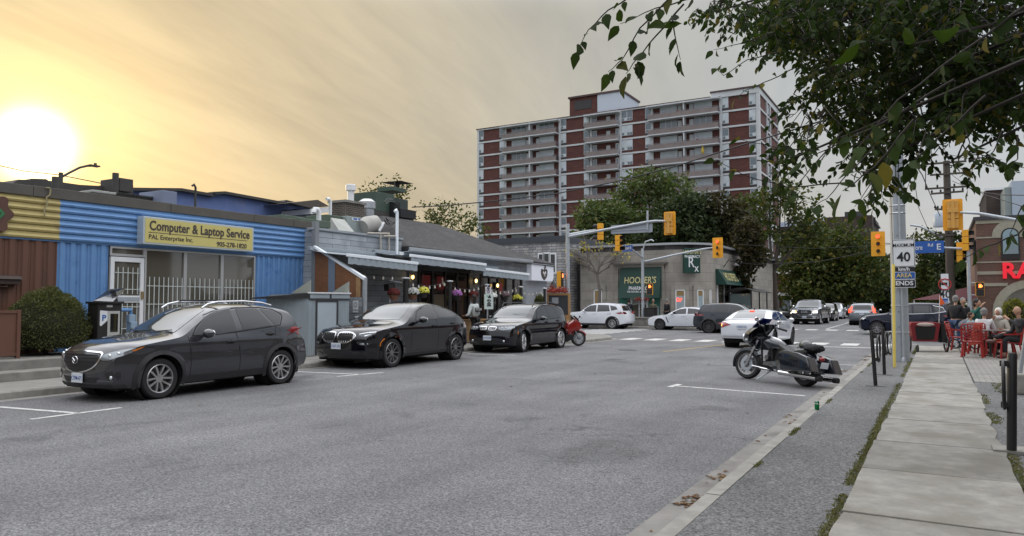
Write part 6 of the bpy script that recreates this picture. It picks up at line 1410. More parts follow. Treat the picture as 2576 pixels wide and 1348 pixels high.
# bus shelter on the side street
t=thing('bus_shelter','glass bus shelter with curved dark roof beside the pharmacy','bus shelter',(-12.2,56,.13))
R_=[(-13.0+2.0*k/8,2.45+.28*math.sin(math.pi*k/8))for k in range(9)]
MB().prism(R_+[(x,z-.05)for x,z in R_[::-1]],'y',52.6,58.6).build('roof',dkf,t,world=1)
[MB().box(x-.04,x+.04,y-.04,y+.04,.13,2.5).build('post',dkf,t,world=1)for x in(-12.8,-11.3)for y in(52.9,55.6,58.3)]
MB().box(-12.82,-12.78,52.95,58.25,.4,2.3).box(-12.75,-11.35,52.88,52.92,.4,2.3).build('glass_panel',mat('shelter glass',(.10,.13,.13),.05,spec=1.0),t,world=1)
# pale building far down with white balconies frame
t=thing('low_white_building','white-framed low brick building down the side street behind the bus shelter','building',(-14,95,0))
rb=brickmat('dark red brick',(.105,.030,.022),(.075,.022,.017),(.09,.06,.05),bw=.45,rh=.15,ms=.012,var=.15)
MB().box(-31,-16.3,100,118,0,5.6).build('wall',rb,t,world=1);MB().box(-31,-16.1,99.7,100,2.6,3.0).box(-31,-16.1,99.7,100,5.4,5.8).box(-16.5,-16.1,99.7,100,0,5.4).box(-20.5,-20.1,99.7,100,0,5.4).build('frame',white,t,world=1)
for k in range(3):o_=MB().box(-20+k*1.25,-19.1+k*1.25,99.9,99.99,.4,2.3).build('window',mat('far window',(.22,.26,.30),.2),t,world=1)
# stone building between restaurant and pharmacy
stn=brickmat('ashlar stone',(.42,.41,.40),(.24,.24,.25),(.12,.12,.12),bw=.55,rh=.19,ms=.02,var=.3,bump=.6,sq=.7)
t=thing('stone_clad_building','pale split-stone building with white-framed windows behind the restaurant','building',(-29,47.4,0))
MB().box(-42,-22.95,47.3,60,0,6.0).build('wall',stn,t,world=1);MB().box(-42.2,-22.9,47.2,60.1,6.0,6.45).build('parapet',mat('dark slate parapet',(.04,.045,.055),.6),t,world=1)
for(xa,xb,ya_,yb_)in((2362,2400,775,850),(2412,2460,770,860),(2475,2520,775,905)):
 p,q=aY(*D('3',xa,ya_),47.2),aY(*D('3',xb,yb_),47.2);q.z=p.z-1.35
 o_=MB().box(p.x-.08,q.x+.08,47.22,47.3,q.z-.08,p.z+.08).build('window',white,t,world=1);MB().box(p.x+.02,q.x-.02,47.2,47.22,q.z+.04,p.z-.04).build('pane',glass,o_,world=1)
#  APARTMENT TOWER
TY=132.0
tb=brickmat('tower brick',(.105,.034,.028),(.080,.026,.022),(.09,.05,.042),bw=.9,rh=.28,ms=.02,var=.12)
twh=mat('tower white concrete',(.50,.52,.54),.7,var=.1,vs=.6);tsp=mat('dark spandrel',(.03,.028,.03),.6);tgl=mat('tower glass',(.09,.125,.15),.12,spec=1.0);twp=mat('blind white',(.48,.53,.57),.6,var=.15,vs=.9);trl=mat('balcony rail',(.19,.17,.18),.6)
t=thing('apartment_tower','thirteen-storey red brick apartment tower with white bands and balconies','building',(-55,TY,0));tw=t
BP,Z0=2.82,35.75;NF=13
MB().box(-84.5,-26.5,TY,149.6,0,38.35).build('wall',tb,t,world=1)
m_=MB().box(-84.7,-33,TY-.3,149.8,38.35,38.6);m_.box(-34.6,-26.3,TY-.3,149.8,38.35,39.35).build('roof_edge',twh,t,world=1)
MB().box(-34.8,-26.1,TY-.5,150,39.35,39.6).box(-84.8,-34.8,TY-.4,149.9,38.6,38.75).build('roof_trim',mat('brown roof trim',(.07,.035,.035),.6),t,world=1)
MB().box(-63.1,-57,TY+.5,142,38.5,42.4).build('penthouse_brick',tb,t,world=1);MB().box(-57,-52,TY+.3,142,38.5,42.4).build('penthouse',mat('pale render',(.46,.51,.58),.7),t,world=1)
MB().box(-63.3,-51.8,TY+.1,142.2,42.4,42.75).build('penthouse_trim',MATS['brown roof trim'],t,world=1);MB().box(-62,-58.3,TY+.42,TY+.5,40,41.8).build('louvre',tsp,t,world=1)
m_=MB()
for x in(-84.35,-77.6,-65.0,-58.2,-52.05,-45.75,-33.0,-26.65):m_.box(x-.22,x+.22,TY-.22,TY,0,38.35)
m_.box(-26.72,-26.28,TY-.25,TY+.6,0,39);
for y in(138.6,141.6,149.3):m_.box(-26.5,-26.25,y-.2,y+.2,0,38.4)
m_.build('pilaster',twh,t,world=1)
for i in range(NF):
 z=Z0-BP*i
 for x0,x1 in((-84.5,-77.8),(-64.8,-58.4),(-51.9,-46.0),(-32.8,-26.5)):MB().box(x0,x1,TY-.16,TY,z-.16,z+.16).build('floor_band',twh,t,world=1)
 MB().box(-26.5,-26.3,TY,149.6,z-.16,z+.16).build('floor_band',twh,t,world=1)
WC=[0]
def wmesh(w_,kind):
 f=MB();f.box(-w_/2,w_/2,-.10,0,0,1.95,0)
 n={'a':1,'b':3,'c':2,'s':1}[kind];h0=.62
 for k in range(n):
  x0=-w_/2+w_*k/n+.07;x1=-w_/2+w_*(k+1)/n-.07
  f.box(x0,x1,-.12,-.1,h0+.05,1.88,1);f.box(x0,(x0+x1)/2-.04,-.12,-.1,.08,h0-.05,2);f.box((x0+x1)/2+.04,x1,-.13,-.1,.08,h0-.05,2 if k%2 else 3)
 if kind=='a':f.box(-w_/2,w_/2,-.06,0,-.72,0,4)
 o=f.build('window',[twh,tgl,tgl,twp,tsp],None);me=o.data;bpy.data.objects.remove(o);return me
WM={}
rest=MB()
rndw=random.Random(2)
def put(x,z,w_,kind,vis):
 k=(round(w_,1),kind,rndw.randint(0,1))
 if k not in WM:
  WM[k]=wmesh(w_,kind)
  if k[2]:WM[k].materials[1]=twp
 if vis and WC[0]<98:
  o=bpy.data.objects.new('window',WM[k]);COL.objects.link(o);o.parent=tw;o.location=Vector((x,TY,z))-Vector((-55,TY,0));WC[0]+=1
 else:rest.box(x-w_/2,x+w_/2,TY-.1,TY,z,z+1.95,0);rest.box(x-w_/2+.08,x+w_/2-.08,TY-.12,TY-.1,z+.6,z+1.85,1);rest.box(x-w_/2,x+w_/2,TY-.06,TY,z-.7,z,2 if kind=='a' else 0)
def balcony(x0,x1,z,vis,cover=None):
 b=MB().box(x0,x1,TY-1.5,TY,z-.24,z-.04).build('balcony',twh,tw,world=1)
 r=MB();r.box(x0,x1,TY-1.5,TY-1.44,z+.98,z+1.04);n=int((x1-x0)/.22)
 for k in range(n+1):x=x0+(x1-x0)*k/n;r.box(x-.02,x+.02,TY-1.48,TY-1.46,z-.04,z+.98)
 for k in range(6):y=TY-1.5+1.5*k/6;r.box(x0,x0+.03,y,y+.03,z-.04,z+1);r.box(x1-.03,x1,y,y+.03,z-.04,z+1)
 r.build('railing',trl,b,world=1)
 MB().box(x0+.1,x1-.1,TY-1.42,TY-1.40,z,z+.85).build('railing_panel',cover or mat('balcony mesh panel',(.27,.225,.215),.8,var=.2,vs=.7),b,world=1)
rb_=random.Random(3)
for i in range(NF):
 z=Z0-BP*i+.0;vis=z>17.5;wz=z+.62
 for x in(-83.65,-78.5,-64.2,-59.2,-46.55,-32.2,-27.5):put(x,wz,1.15,'a',vis)
 put(-50.75,wz,2.2,'c',vis)
 for x in(-74.5,-68.0,-42.6,-36.2):put(x,wz-.15,3.3,'b',vis)
 if z>8:
  balcony(-77.9,-65.2,z-.05,vis);balcony(-46.2,-33.1,z-.05,vis);balcony(-59,-52.2,z-.05,vis)
for i in range(NF):
 z=Z0-BP*i
 for x in(-71.3,-39.4):rest.box(x-.12,x+.12,TY-1.4,TY,z,z+2.6,0)
 rest.box(-55.0,-54.2,TY-.1,TY,z+1.1,z+1.95,0);rest.box(-57.9,-57.0,TY-.1,TY,z+.2,z+2.3,0);rest.box(-57.8,-57.1,TY-.12,TY-.1,z+.9,z+2.1,1);rest.box(-53.1,-52.4,TY-.1,TY,z,z+2.2,0);rest.box(-52.95,-52.55,TY-.12,TY-.1,z+1,z+2.0,1)
 rest.box(-72.7,-71.9,TY-.1,TY,z,z+2.2,0);rest.box(-70.4,-69.7,TY-.1,TY,z,z+2.2,0);rest.box(-40.8,-40.1,TY-.1,TY,z,z+2.2,0);rest.box(-38.7,-37.95,TY-.1,TY,z,z+2.2,0)
 rest.box(-26.5,-26.4,138.8,141.4,z+.5,z+2.3,1);rest.box(-26.5,-26.38,139.9,140.2,z+.5,z+2.3,0)
o=rest.build('window_row',[twh,tgl,tsp],tw,world=1);o['kind']='stuff'
MB().box(-78.3,-64.9,TY-1.6,TY,38.0,38.25).box(-59.2,-52,TY-1.6,TY,38.0,38.25).box(-46.4,-32.9,TY-1.6,TY,38.0,38.25).build('balcony_roof',twh,t,world=1)
#  FAR RIGHT: BRICK CORNER SHOP AND FAR BLOCKS
KY=47.5
rbk=brickmat('pink brown brick',(.155,.072,.050),(.12,.055,.038),(.12,.10,.085),bw=.24,rh=.085,ms=.012,var=.12);bnd=mat('beige brick band',(.33,.31,.24),.8,var=.15,vs=6)
kx0=aY(*D('c4',488,700),KY).x
t=thing('brick_corner_shop','pinkish brick corner shop with arched window and big red letters','building',(kx0,KY,.13))
zt_=aY(*D('c4',500,352),KY).z;z_=lambda v:aY(*D('c4',500,v),KY).z
MB().box(kx0,kx0+14,KY,KY+11,.1,zt_-.1).build('wall',rbk,t,world=1);MB().box(kx0-.12,kx0+14.1,KY-.12,KY+11,zt_-.12,zt_+.06).build('roof_edge',mat('slate roof edge',(.04,.04,.05),.6),t,world=1)
for a_,b_,e_ in((375,418,14),(567,583,14),(843,858,14),(952,988,1.9)):MB().box(kx0-.03,kx0+e_,KY-.035,KY,z_(b_),z_(a_)).build('band',bnd,t,world=1)
MB().box(kx0-.03,kx0+1.35,KY-.035,KY,z_(1118),z_(1083)).build('band',bnd,t,world=1)
ac,aw=aY(*D('c4',862,560),KY),(aY(*D('c4',960,560),KY).x-aY(*D('c4',762,560),KY).x)/2
def archpoly(cx,zb_,zc_,r,n=14):return[(cx-r,zb_)]+[(cx-r*math.cos(math.pi*k/n),zc_+r*math.sin(math.pi*k/n))for k in range(n+1)]+[(cx+r,zb_)]
zc_=z_(560)
MB().prism(archpoly(ac.x,zc_-.1,zc_,aw+.42),'y',KY-.05,KY).build('arch_trim',bnd,t,world=1)
o_=MB().prism(archpoly(ac.x,z_(828),zc_,aw+.02),'y',KY-.07,KY).build('arched_window',dkf,t,world=1);MB().prism(archpoly(ac.x,z_(765),zc_,aw-.05),'y',KY-.085,KY-.07).build('pane',mat('pale blue pane',(.22,.32,.36),.15,spec=1.0),o_,world=1)
MB().add([(ac.x-aw*.9,KY-.09,z_(765)),(ac.x-aw*.5,KY-.09,z_(700)),(ac.x+.1,KY-.09,z_(605)),(ac.x+aw*.85,KY-.09,z_(690)),(ac.x+aw*.9,KY-.09,z_(765))],[(0,1,2,3,4)]).build('drape',mat('drape',(.20,.26,.28),.7),o_,world=1)
bc=aY(*D('c4',1090,1400),KY);br_=bc.x-aY(*D('c4',665,1348),KY).x
o1=MB().prism(archpoly(bc.x,.2,bc.z,br_),'y',KY-.06,KY).build('shopfront_arch',bnd,t,world=1);MB().prism(archpoly(bc.x,.3,bc.z,br_-.42),'y',KY-.08,KY-.06).build('pane',shopglass,o1,world=1)
MB().prism([(bc.x-br_+.75,.9),(bc.x-br_+.75,1.3),(bc.x-br_+1.55,2.25),(bc.x-.7,1.55),(bc.x-.5,.9)],'y',KY-.095,KY-.08).build('poster_sky',mat('poster sky',(.32,.42,.50),.6),o1,world=1)
MB().ell((bc.x-br_+1.45,KY-.10,1.2),(.55,.02,.35),14,8,amp=.4).build('poster_lettuce',mat('poster green',(.06,.26,.06),.6),o1,world=1)
text('RABBA',1.15,mat('red sign letters',(.62,.015,.03),.4,em=(1,.02,.04),ems=.35),t,(aY(*D('c4',765,955),KY).x,KY-.12,z_(957)),(R(90),0,0),bold=.06,ext=.06,align='LEFT',sx=.95)
MB().box(kx0-.12,kx0,KY+.6,KY+2.2,z_(850),z_(590)).build('side_window',dkf,t,world=1)
# roof blocks behind the shop, far apartment blocks
def blk_(name,label,z,xa,ya_,xb,Y,dep,m,zb=0,cat='building'):
 p,q=aY(*D(z,xa,ya_),Y),aY(*D(z,xb,ya_),Y);t=thing(name,label,cat,((p.x+q.x)/2,Y,0));MB().box(p.x,q.x,Y,Y+dep,zb,p.z).build('wall',m,t,world=1);return t,p,q
dbk=brickmat('dark brown brick',(.060,.040,.035),(.045,.032,.028),(.06,.05,.045),bw=.9,rh=.3,ms=.02)
tt,p,q=blk_('brown_flats','dark brown apartment block rising behind the brick corner shop','c4',590,45,800,90,14,dbk);MB().box(p.x-.4,p.x+.1,90.2,100,0,p.z-4).build('side_wall',dbk,tt,world=1);MB().box(p.x-.1,q.x,89.8,104,p.z,p.z+.25).build('roof_edge',white,tt,world=1)
tt,p,q=blk_('pale_flats','pale blue-grey apartment block at the picture edge behind the shop','c4',875,-60,1400,84,12,mat('pale blue render',(.34,.40,.48),.7,var=.06));
p2,q2=aY(*D('c4',800,5),84),aY(*D('c4',873,5),84);MB().box(p2.x,q2.x,84.2,92,0,p2.z).build('stair_tower',mat('grey green panel',(.22,.26,.26),.7,var=.2,vs=.5),tt,world=1)
ZW['e1']=(2700,750,3.1355)
tt,p,q=blk_('distant_brick_flats','distant brown brick apartment block above the green trees with stacked balconies','e1',1230,205,1790,175,20,dbk)
pp,qq=aY(*D('e1',1465,140),176),aY(*D('e1',1695,140),176);MB().box(pp.x,qq.x,176,186,p.z-1,pp.z).build('penthouse',mat('slate penthouse',(.05,.055,.06),.7),tt,world=1)
m_=MB();zz0=p.z-1.5;xr_=aY(*D('e1',1855,300),178).x
for k in range(9):m_.box(q.x,xr_-.3*(k==0),178,192,zz0-k*3.2,zz0-k*3.2+.35);m_.box(q.x,xr_-.4,178.1,178.2,zz0-k*3.2+.35,zz0-k*3.2+1.3)
m_.build('balcony',tsp,tt,world=1)
tt,p,q=blk_('distant_white_topped_flats','distant dark block with pale roof band between the tower and the green trees','e1',670,265,1230,190,16,dbk);p_=aY(*D('e1',690,318),190);MB().box(p.x,q.x,189.7,190,p_.z,p.z).build('roof_band',mat('pale roof band',(.42,.50,.62),.7),tt,world=1)
#  the street behind and beside the camera (seen in reflections)
tan=mat('tan render',(.22,.19,.15),.8,var=.15,vs=1.2)
for i,(x0,x1,y0,y1,h_,m_)in enumerate(((7.5,18,3,16,7.6,dbk),(8.5,18,-14,2.5,9.2,rbk),(7.8,18,17.5,31,7.0,dbk),(-30,-14.5,-30,-8,6.4,tan),(9,20,-34,-15,10,dbk))):
 b=thing('side_street_shop',['dark brick two-storey shop across the street from the blue shop','tall pinkish brick shop behind the camera on the near pavement','dark brick shop beside the cafe seating at the near corner','tan rendered shop on the left pavement behind the camera','tallest dark brick block furthest back on the near pavement'][i],'building',((x0+x1)/2,(y0+y1)/2,.1))
 MB().box(x0,x1,y0,y1,.1,h_).build('wall',m_,b,world=1);MB().box(x0-.1,x1+.1,y0-.1,y1+.1,h_,h_+.25).build('roof_edge',drk,b,world=1)
 for k in range(int((y1-y0)//3)):
  xx_=x0 if x0>0 else x1;MB().box(xx_-.06,xx_+.06,y0+.5+k*3,y0+2.9+k*3,.7,2.9).build('shop_window',shopglass,b,world=1)
itm=[mat('balcony item '+str(k),c,.7)for k,c in enumerate(((.45,.46,.48),(.05,.08,.05),(.50,.36,.06),(.10,.12,.20),(.30,.05,.04),(.02,.02,.025)))]
for k in range(34):
 z=Z0-BP*rndw.randint(0,8);x=rndw.choice([rndw.uniform(-77,-66),rndw.uniform(-45.5,-34),rndw.uniform(-58,-53.5)]);h_=rndw.uniform(.5,1.2);w_=rndw.uniform(.25,.9)
 MB().box(x,x+w_,TY-1.2,TY-.7,z-.04,z+h_).build('balcony_furniture',rndw.choice(itm),tw,world=1,bevel=.06)
p=aY(1768,372,TY-1);MB().lathe([(.05,0),(.32,.6),(.05,2.1),(0,2.2)],(p.x,TY-1.1,p.z-1.3),n=8).build('closed_parasol',itm[2],tw,world=1)
#  TREES
bark=mat('tree bark',(.055,.045,.036),.95,var=.35,vs=8,bump=.5,bs=30)
def tree(name,label,base,fork,blobs,n,leaf,m,seed=1,r=.25,group=None,thin=.0,tw=True,fr=.5,droop=0.0):
 rnd=random.Random(seed);base=Vector(base);t=thing(name,label,'tree',base,0,group);tr=MB();mid=base.lerp(fork,.5)+Vector((rnd.uniform(-.1,.1),0,0))
 tr.tube([base,base+Vector((0,0,.3)),mid,fork],[r*1.25,r,r*.85,r*.7],9).build('trunk',bark,t,world=1,smooth=60)
 lb=MB()
 for c,q in blobs:
  c=Vector(c);k1=fork.lerp(c,.45)+Vector((rnd.uniform(-.3,.3),rnd.uniform(-.3,.3),-.2));lb.tube([fork,k1,c],[r*.45,r*.28,r*.10],6)
  for _ in range(9 if tw else 4):
   d=Vector((rnd.gauss(0,1),rnd.gauss(0,1),rnd.gauss(.2,.8))).normalized();st=k1.lerp(c,rnd.uniform(.3,1));e=c+Vector((d.x*q[0],d.y*q[1],d.z*q[2]))*rnd.uniform(.7,.98);lb.tube([st,st.lerp(e,.5)+Vector((0,0,.1*q[2])),e],[r*.12,r*.07,r*.02],5)
 lb.build('limbs',bark,t,world=1,smooth=60)
 mb=MB();wts=[max(q)*sorted(q)[1]for c,q in blobs];tot=sum(wts);acc=[]
 for(c,q),w_ in zip(blobs,wts):
  c=Vector(c)
  for _ in range(int(n*w_/tot)):
   d=Vector((rnd.gauss(0,1),rnd.gauss(0,1),rnd.gauss(0,1))).normalized();nz=noise.noise(d*2.2+c*.37);k=(rnd.random()**.45)*(1+.30*nz+.12*noise.noise(d*6+c))
   p=c+Vector((d.x*q[0]*k,d.y*q[1]*k,d.z*q[2]*k));p.z-=droop*(k*k)*rnd.random()
   if noise.noise(p*fr)<thin-.35:continue
   u=(d*.5+Vector((rnd.uniform(-1,1),rnd.uniform(-1,1),rnd.uniform(-1,.6)))).normalized();v=u.orthogonal().normalized();v=Matrix.Rotation(rnd.uniform(0,6.28),3,u)@v
   l=leaf*rnd.uniform(.5,1.35);mb.add([p-v*l*.45,p+u*l,p+v*l*.45,p-u*l*.5],[(0,1,2,3)])
 mb.build('crown',m,t,world=1,fix=False);return t
def B(z,x,y,Y,rx,rz,ry=None):
 p=aY(*D(z,x,y),Y)if z else aY(x,y,Y);sc_=Y/1860/.87;return(p,(rx*sc_,(ry or rx)*sc_,rz*sc_))
gA=leafmat('locust green',(.046,.070,.026),(.092,.115,.042),(.10,.085,.03),tr=.25);gB=leafmat('dark deciduous',(.019,.031,.014),(.042,.056,.022),tr=.18);gC=leafmat('bronze maple',(.026,.026,.012),(.052,.042,.020),(.05,.05,.02),tr=.2)
gD=leafmat('yellowing green',(.027,.043,.012),(.066,.078,.020),(.13,.10,.018),tr=.25)
def gp0(x,Y,z=0):p=aY(x,780,Y);return(p.x,Y,z)
Y=86
tree('locust_tree','tall airy green tree rising highest behind the pharmacy roof',gp0(1640,Y),aY(1640,600,Y),[B(0,1630,470,Y,75,48),B(0,1700,480,Y,55,40),B(0,1560,520,Y,60,42),B(0,1660,550,Y,95,50)],7500,.36,gA,3,.35,'trees behind the pharmacy',thin=.12)
tree('locust_tree','wide light green tree left behind the pharmacy roof',gp0(1520,Y-6),aY(1520,640,Y-6),[B(0,1490,545,Y-6,48,42),B(0,1545,560,Y-6,60,55),B(0,1480,600,Y-6,40,40),B(0,1590,600,Y-6,60,45)],6500,.34,gA,4,.3,'trees behind the pharmacy',thin=.08)
tree('dense_tree','dense dark green tree in the middle behind the pharmacy',gp0(1720,76),aY(1720,640,76),[B(0,1700,560,76,70,62),B(0,1760,600,76,62,60),B(0,1650,610,76,60,45),B(0,1740,520,76,40,36)],9000,.32,gB,5,.3,'trees behind the pharmacy',thin=0)
tree('dense_tree','bronze-tinged dark tree between the pharmacy trees and the tower corner',gp0(1820,78),aY(1820,650,78),[B(0,1800,540,78,52,55),B(0,1850,570,78,50,60),B(0,1830,620,78,60,45)],7500,.32,gC,6,.28,'trees behind the pharmacy',thin=.02)
tree('dense_tree','dark green tree right behind the pharmacy beside the tower',gp0(1880,90),aY(1880,640,90),[B(0,1880,530,90,42,40),B(0,1870,590,90,50,45)],4200,.34,gD,7,.28,'trees behind the pharmacy',thin=.05)
tree('maple_tree','bronze-leaved maple by the bus shelter with ragged hanging foliage',gp0(1880,57),aY(1883,700,57),[B(0,1868,700,57,34,40),B(0,1885,640,57,40,42),B(0,1878,585,57,32,34),B(0,1855,735,57,24,18)],4600,.22,gC,8,.14,thin=.1)
tree('street_tree','tall open tree with forked dark trunk between tower and green trees',gp0(1952,72),aY(1945,680,72),[B(0,1935,520,72,45,45),B(0,2005,520,72,50,42),B(0,2040,575,72,46,40),B(0,1975,590,72,50,40),B(0,1965,480,72,42,26)],3600,.28,gD,9,.36,thin=.26)
tree('street_tree','large rounded yellow-green tree over the parked cars down the side street',gp0(2085,92),aY(2085,700,92),[B(0,2040,650,92,70,65),B(0,2110,625,92,72,60),B(0,2165,680,92,62,62),B(0,2090,710,92,95,55),B(0,2010,720,92,50,55)],13000,.34,gD,10,.4,thin=0)
tree('street_tree','dark tree in the gap left of the steel pole far down the street',gp0(2225,120),aY(2225,720,120),[B(0,2215,690,120,40,48),B(0,2240,740,120,50,35),B(0,2190,745,120,45,35)],5000,.42,gB,11,.4,thin=.02)
tree('street_tree','yellowing tree far down the street right of the steel pole',gp0(2330,110),aY(2325,700,110),[B(0,2330,625,110,40,40),B(0,2320,690,110,42,50),B(0,2345,740,110,50,40)],4200,.36,gD,12,.35,thin=.14)
tree('street_tree','pale thin tree behind the wooden hydro pole',gp0(2395,100),aY(2395,700,100),[B(0,2400,650,100,42,55),B(0,2410,720,100,48,52)],4200,.34,gB,13,.3,thin=.1)
for k,(x,Y_,s_)in enumerate(((1985,130,1),(2150,150,1),(2290,160,1),(1930,112,1))):
 tree('background_tree',['dark tree low behind the black parked sedan','far dark tree above the line of parked vehicles','far dark tree at the end of the street','far dark tree next to the white-framed building'][k],gp0(x,Y_),aY(x,755,Y_),[B(0,x,735,Y_,70,36),B(0,x+40,700,Y_,60,32)],4200,.5,gB,20+k,.3,'far trees at the end of the street',tw=False)
tree('background_tree','thin tree behind the green cooling tower on the restaurant roof',(-36,45,0),aX(965,600,-36),[B(0,0,0,1,1,1)][:0]+[(aX(955,492,-36),(1.6,1.6,1.5)),(aX(985,480,-36),(1.6,1.6,1.2)),(aX(945,515,-36),(1.2,1.2,1.2))],1900,.16,gD,30,.14,thin=.22)
tree('background_tree','thin round tree above the shingle roof left of the tower',(-44,66,0),aX(1120,640,-44),[(aX(1100,545,-44),(2.4,2.4,2.0)),(aX(1140,555,-44),(2.8,2.6,2.2)),(aX(1180,575,-44),(2.4,2.4,1.9)),(aX(1090,575,-44),(2.2,2.2,1.8))],3000,.22,gD,31,.2,thin=.24)
# nearly bare sidewalk tree with a few yellow leaves
rnd=random.Random(12);bY=46.9;b0=aY(1506,815,bY);f0=aY(1502,690,bY)
t=thing('bare_street_tree','almost bare sidewalk tree with a few yellow leaves in front of the pharmacy','tree',(b0.x,bY,.13))
MB().tube([(b0.x,bY,.1),(b0.x,bY,1.2),aY(1509,735,bY),f0],[.15,.13,.11,.09],8).build('trunk',mat('grey bark',(.13,.115,.10),.9,var=.3,vs=9),t,world=1,smooth=60)
lb=MB();lv=MB()
def grow(p,d,l,r,dep):
 e=p+d*l;m_=p.lerp(e,.5)+Vector((rnd.uniform(-.05,.05),rnd.uniform(-.05,.05),.03));lb.tube([p,m_,e],[r,r*.85,r*.65],5,cap=False)
 if dep==0:
  if rnd.random()<.17:
   for _ in range(4):q=e+Vector((rnd.gauss(0,.08),rnd.gauss(0,.08),rnd.gauss(-.05,.08)));u=Vector((rnd.gauss(0,1),rnd.gauss(0,1),rnd.gauss(0,1))).normalized()*.08;v=u.orthogonal().normalized()*.045;lv.add([q-v,q+u,q+v,q-u],[(0,1,2,3)])
  return
 for k in range(3 if dep>2 else 2+(rnd.random()<.4)):
  nd=(d+Vector((rnd.gauss(0,.42),rnd.gauss(0,.42),rnd.gauss(.02,.22)))).normalized();grow(p.lerp(e,rnd.uniform(.6,1)),nd,l*rnd.uniform(.68,.92),r*.62,dep-1)
for d in((-.8,.1,.75),(-.35,-.4,.95),(.1,.3,1),(.55,-.2,.85),(.95,.2,.55),(-.95,.4,.45)):grow(f0,Vector(d).normalized(),1.0,.055,4)
lb.build('limbs',MATS['grey bark'],t,world=1,smooth=60,fix=False);lv.build('leaves',leafmat('yellow leaf',(.30,.24,.05),(.42,.34,.08),tr=.3),t,world=1,fix=False)
#  overhanging tree near the camera
rnd=random.Random(77);T0=Vector((4.6,5.2,KH))
t=thing('overhanging_tree','leafy tree hanging its green branches over the top right of the street','tree',T0)
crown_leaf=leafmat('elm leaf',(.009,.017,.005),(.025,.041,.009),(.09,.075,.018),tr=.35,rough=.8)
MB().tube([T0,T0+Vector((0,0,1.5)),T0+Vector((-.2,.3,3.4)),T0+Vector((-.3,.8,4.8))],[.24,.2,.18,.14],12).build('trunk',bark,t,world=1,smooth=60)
F0=T0+Vector((-.2,.3,3.4));lb=MB();lv=MB();VUP=Vector((0,0,1))
def leaf(p,d,s,w_=.52):
 n_=Vector((rnd.gauss(0,1),rnd.gauss(0,1),rnd.gauss(.3,1))).normalized();sd=d.cross(n_)
 if sd.length<.1:return
 sd.normalize();n_=sd.cross(d);w=s*w_*.5;st=p+d*s*.12
 c1,c2,tip=st+d*s*.30-n_*s*.03,st+d*s*.62-n_*s*.05,st+d*s+n_*s*-.16
 lv.add([st,st+d*s*.18+sd*w*.75+n_*s*.04,st+d*s*.42+sd*w+n_*s*.05,st+d*s*.75+sd*w*.55,tip,st+d*s*.75-sd*w*.55,st+d*s*.42-sd*w+n_*s*.05,st+d*s*.18-sd*w*.75+n_*s*.04,c1,c2],
[(0,1,2,8),(8,2,3,9),(9,3,4),(9,4,5),(8,9,5,6),(0,8,6,7)])
def twig(P,s,dens=1.0,r=.006,alt=.055):
 for i in range(len(P)-1):
  L_=(P[i+1]-P[i]).length;n=max(1,int(L_/alt*dens));tg=(P[i+1]-P[i]).normalized()
  for k in range(n):
   p=P[i].lerp(P[i+1],(k+rnd.random())/n);sg=1 if k%2 else-1;h=tg.cross(VUP).normalized()if abs(tg.z)<.95 else Vector((1,0,0))
   d=(tg*.55+h*sg*.7+Vector((rnd.gauss(0,.3),rnd.gauss(0,.3),rnd.gauss(-.45,.35)))).normalized();leaf(p,d,s*rnd.uniform(.65,1.15))
 leaf(P[-1],(P[-1]-P[-2]+Vector((0,0,-.05))).normalized(),s)
 lb.tube(P,[r*(1-.7*k/(len(P)-1))for k in range(len(P))],5,cap=False)
def spray(pix,d0,d1,s,dens=1.0):
 s*=.82;dens*=1.25
 n=len(pix);P=[aD(x,y,d0+(d1-d0)*k/(n-1))for k,(x,y)in enumerate(pix)];Q=[]
 for i in range(n-1):
  for k in range(3):Q.append(P[i].lerp(P[i+1],k/3)+Vector((0,0,.012*math.sin(3*k))))
 Q.append(P[-1]);twig(Q,s,dens,.0042)
CL=[(2150,50,230,85,7.5,11,.085,215),(2420,60,220,130,7,11,.085,250),(2350,210,150,100,7,10,.085,120),(2500,210,110,100,7,10,.085,85),(2140,200,110,75,7,10,.08,55),(1950,40,110,50,7,11,.08,52),
(2270,330,80,50,6.5,9,.085,26),(2190,290,100,55,7,9,.085,30),(2450,270,120,45,6.5,9,.085,30),(2190,410,60,60,6,8,.085,14),(2050,300,110,70,6.5,9,.085,22),(1990,400,70,50,6,8,.085,7),(2400,400,110,30,6,8,.085,8),(1800,30,80,35,7,9,.08,12),(2040,100,150,60,7,10,.08,45)]
for cx,cy,rx,ry,d0,d1,s,n in CL:
 c=aD(cx,cy,(d0+d1)/2);k1=F0.lerp(c,.5)+Vector((0,0,.5));lb.tube([F0,k1,c],[.05,.025,.008],6)
 for _ in range(int(n*1.1)):
  a_=rnd.uniform(0,6.28);q=math.sqrt(rnd.random());x,y=cx+rx*q*math.cos(a_),cy+ry*q*math.sin(a_);dd=rnd.uniform(d0,d1);p=aD(x,y,dd)
  dr=(p-c)*.5+Vector((rnd.gauss(0,.25),rnd.gauss(0,.25),rnd.gauss(-.18,.12)));dr=dr.normalized()*rnd.uniform(.25,.5);o=p-dr*.4;twig([o,o+dr*.5+Vector((0,0,.02)),o+dr+Vector((0,0,-.06))],s,1.9,.005)
  if rnd.random()<.5:lb.tube([c.lerp(o,.2),c.lerp(o,.6)+Vector((0,0,.1)),o],[.008,.006,.004],4,cap=False)
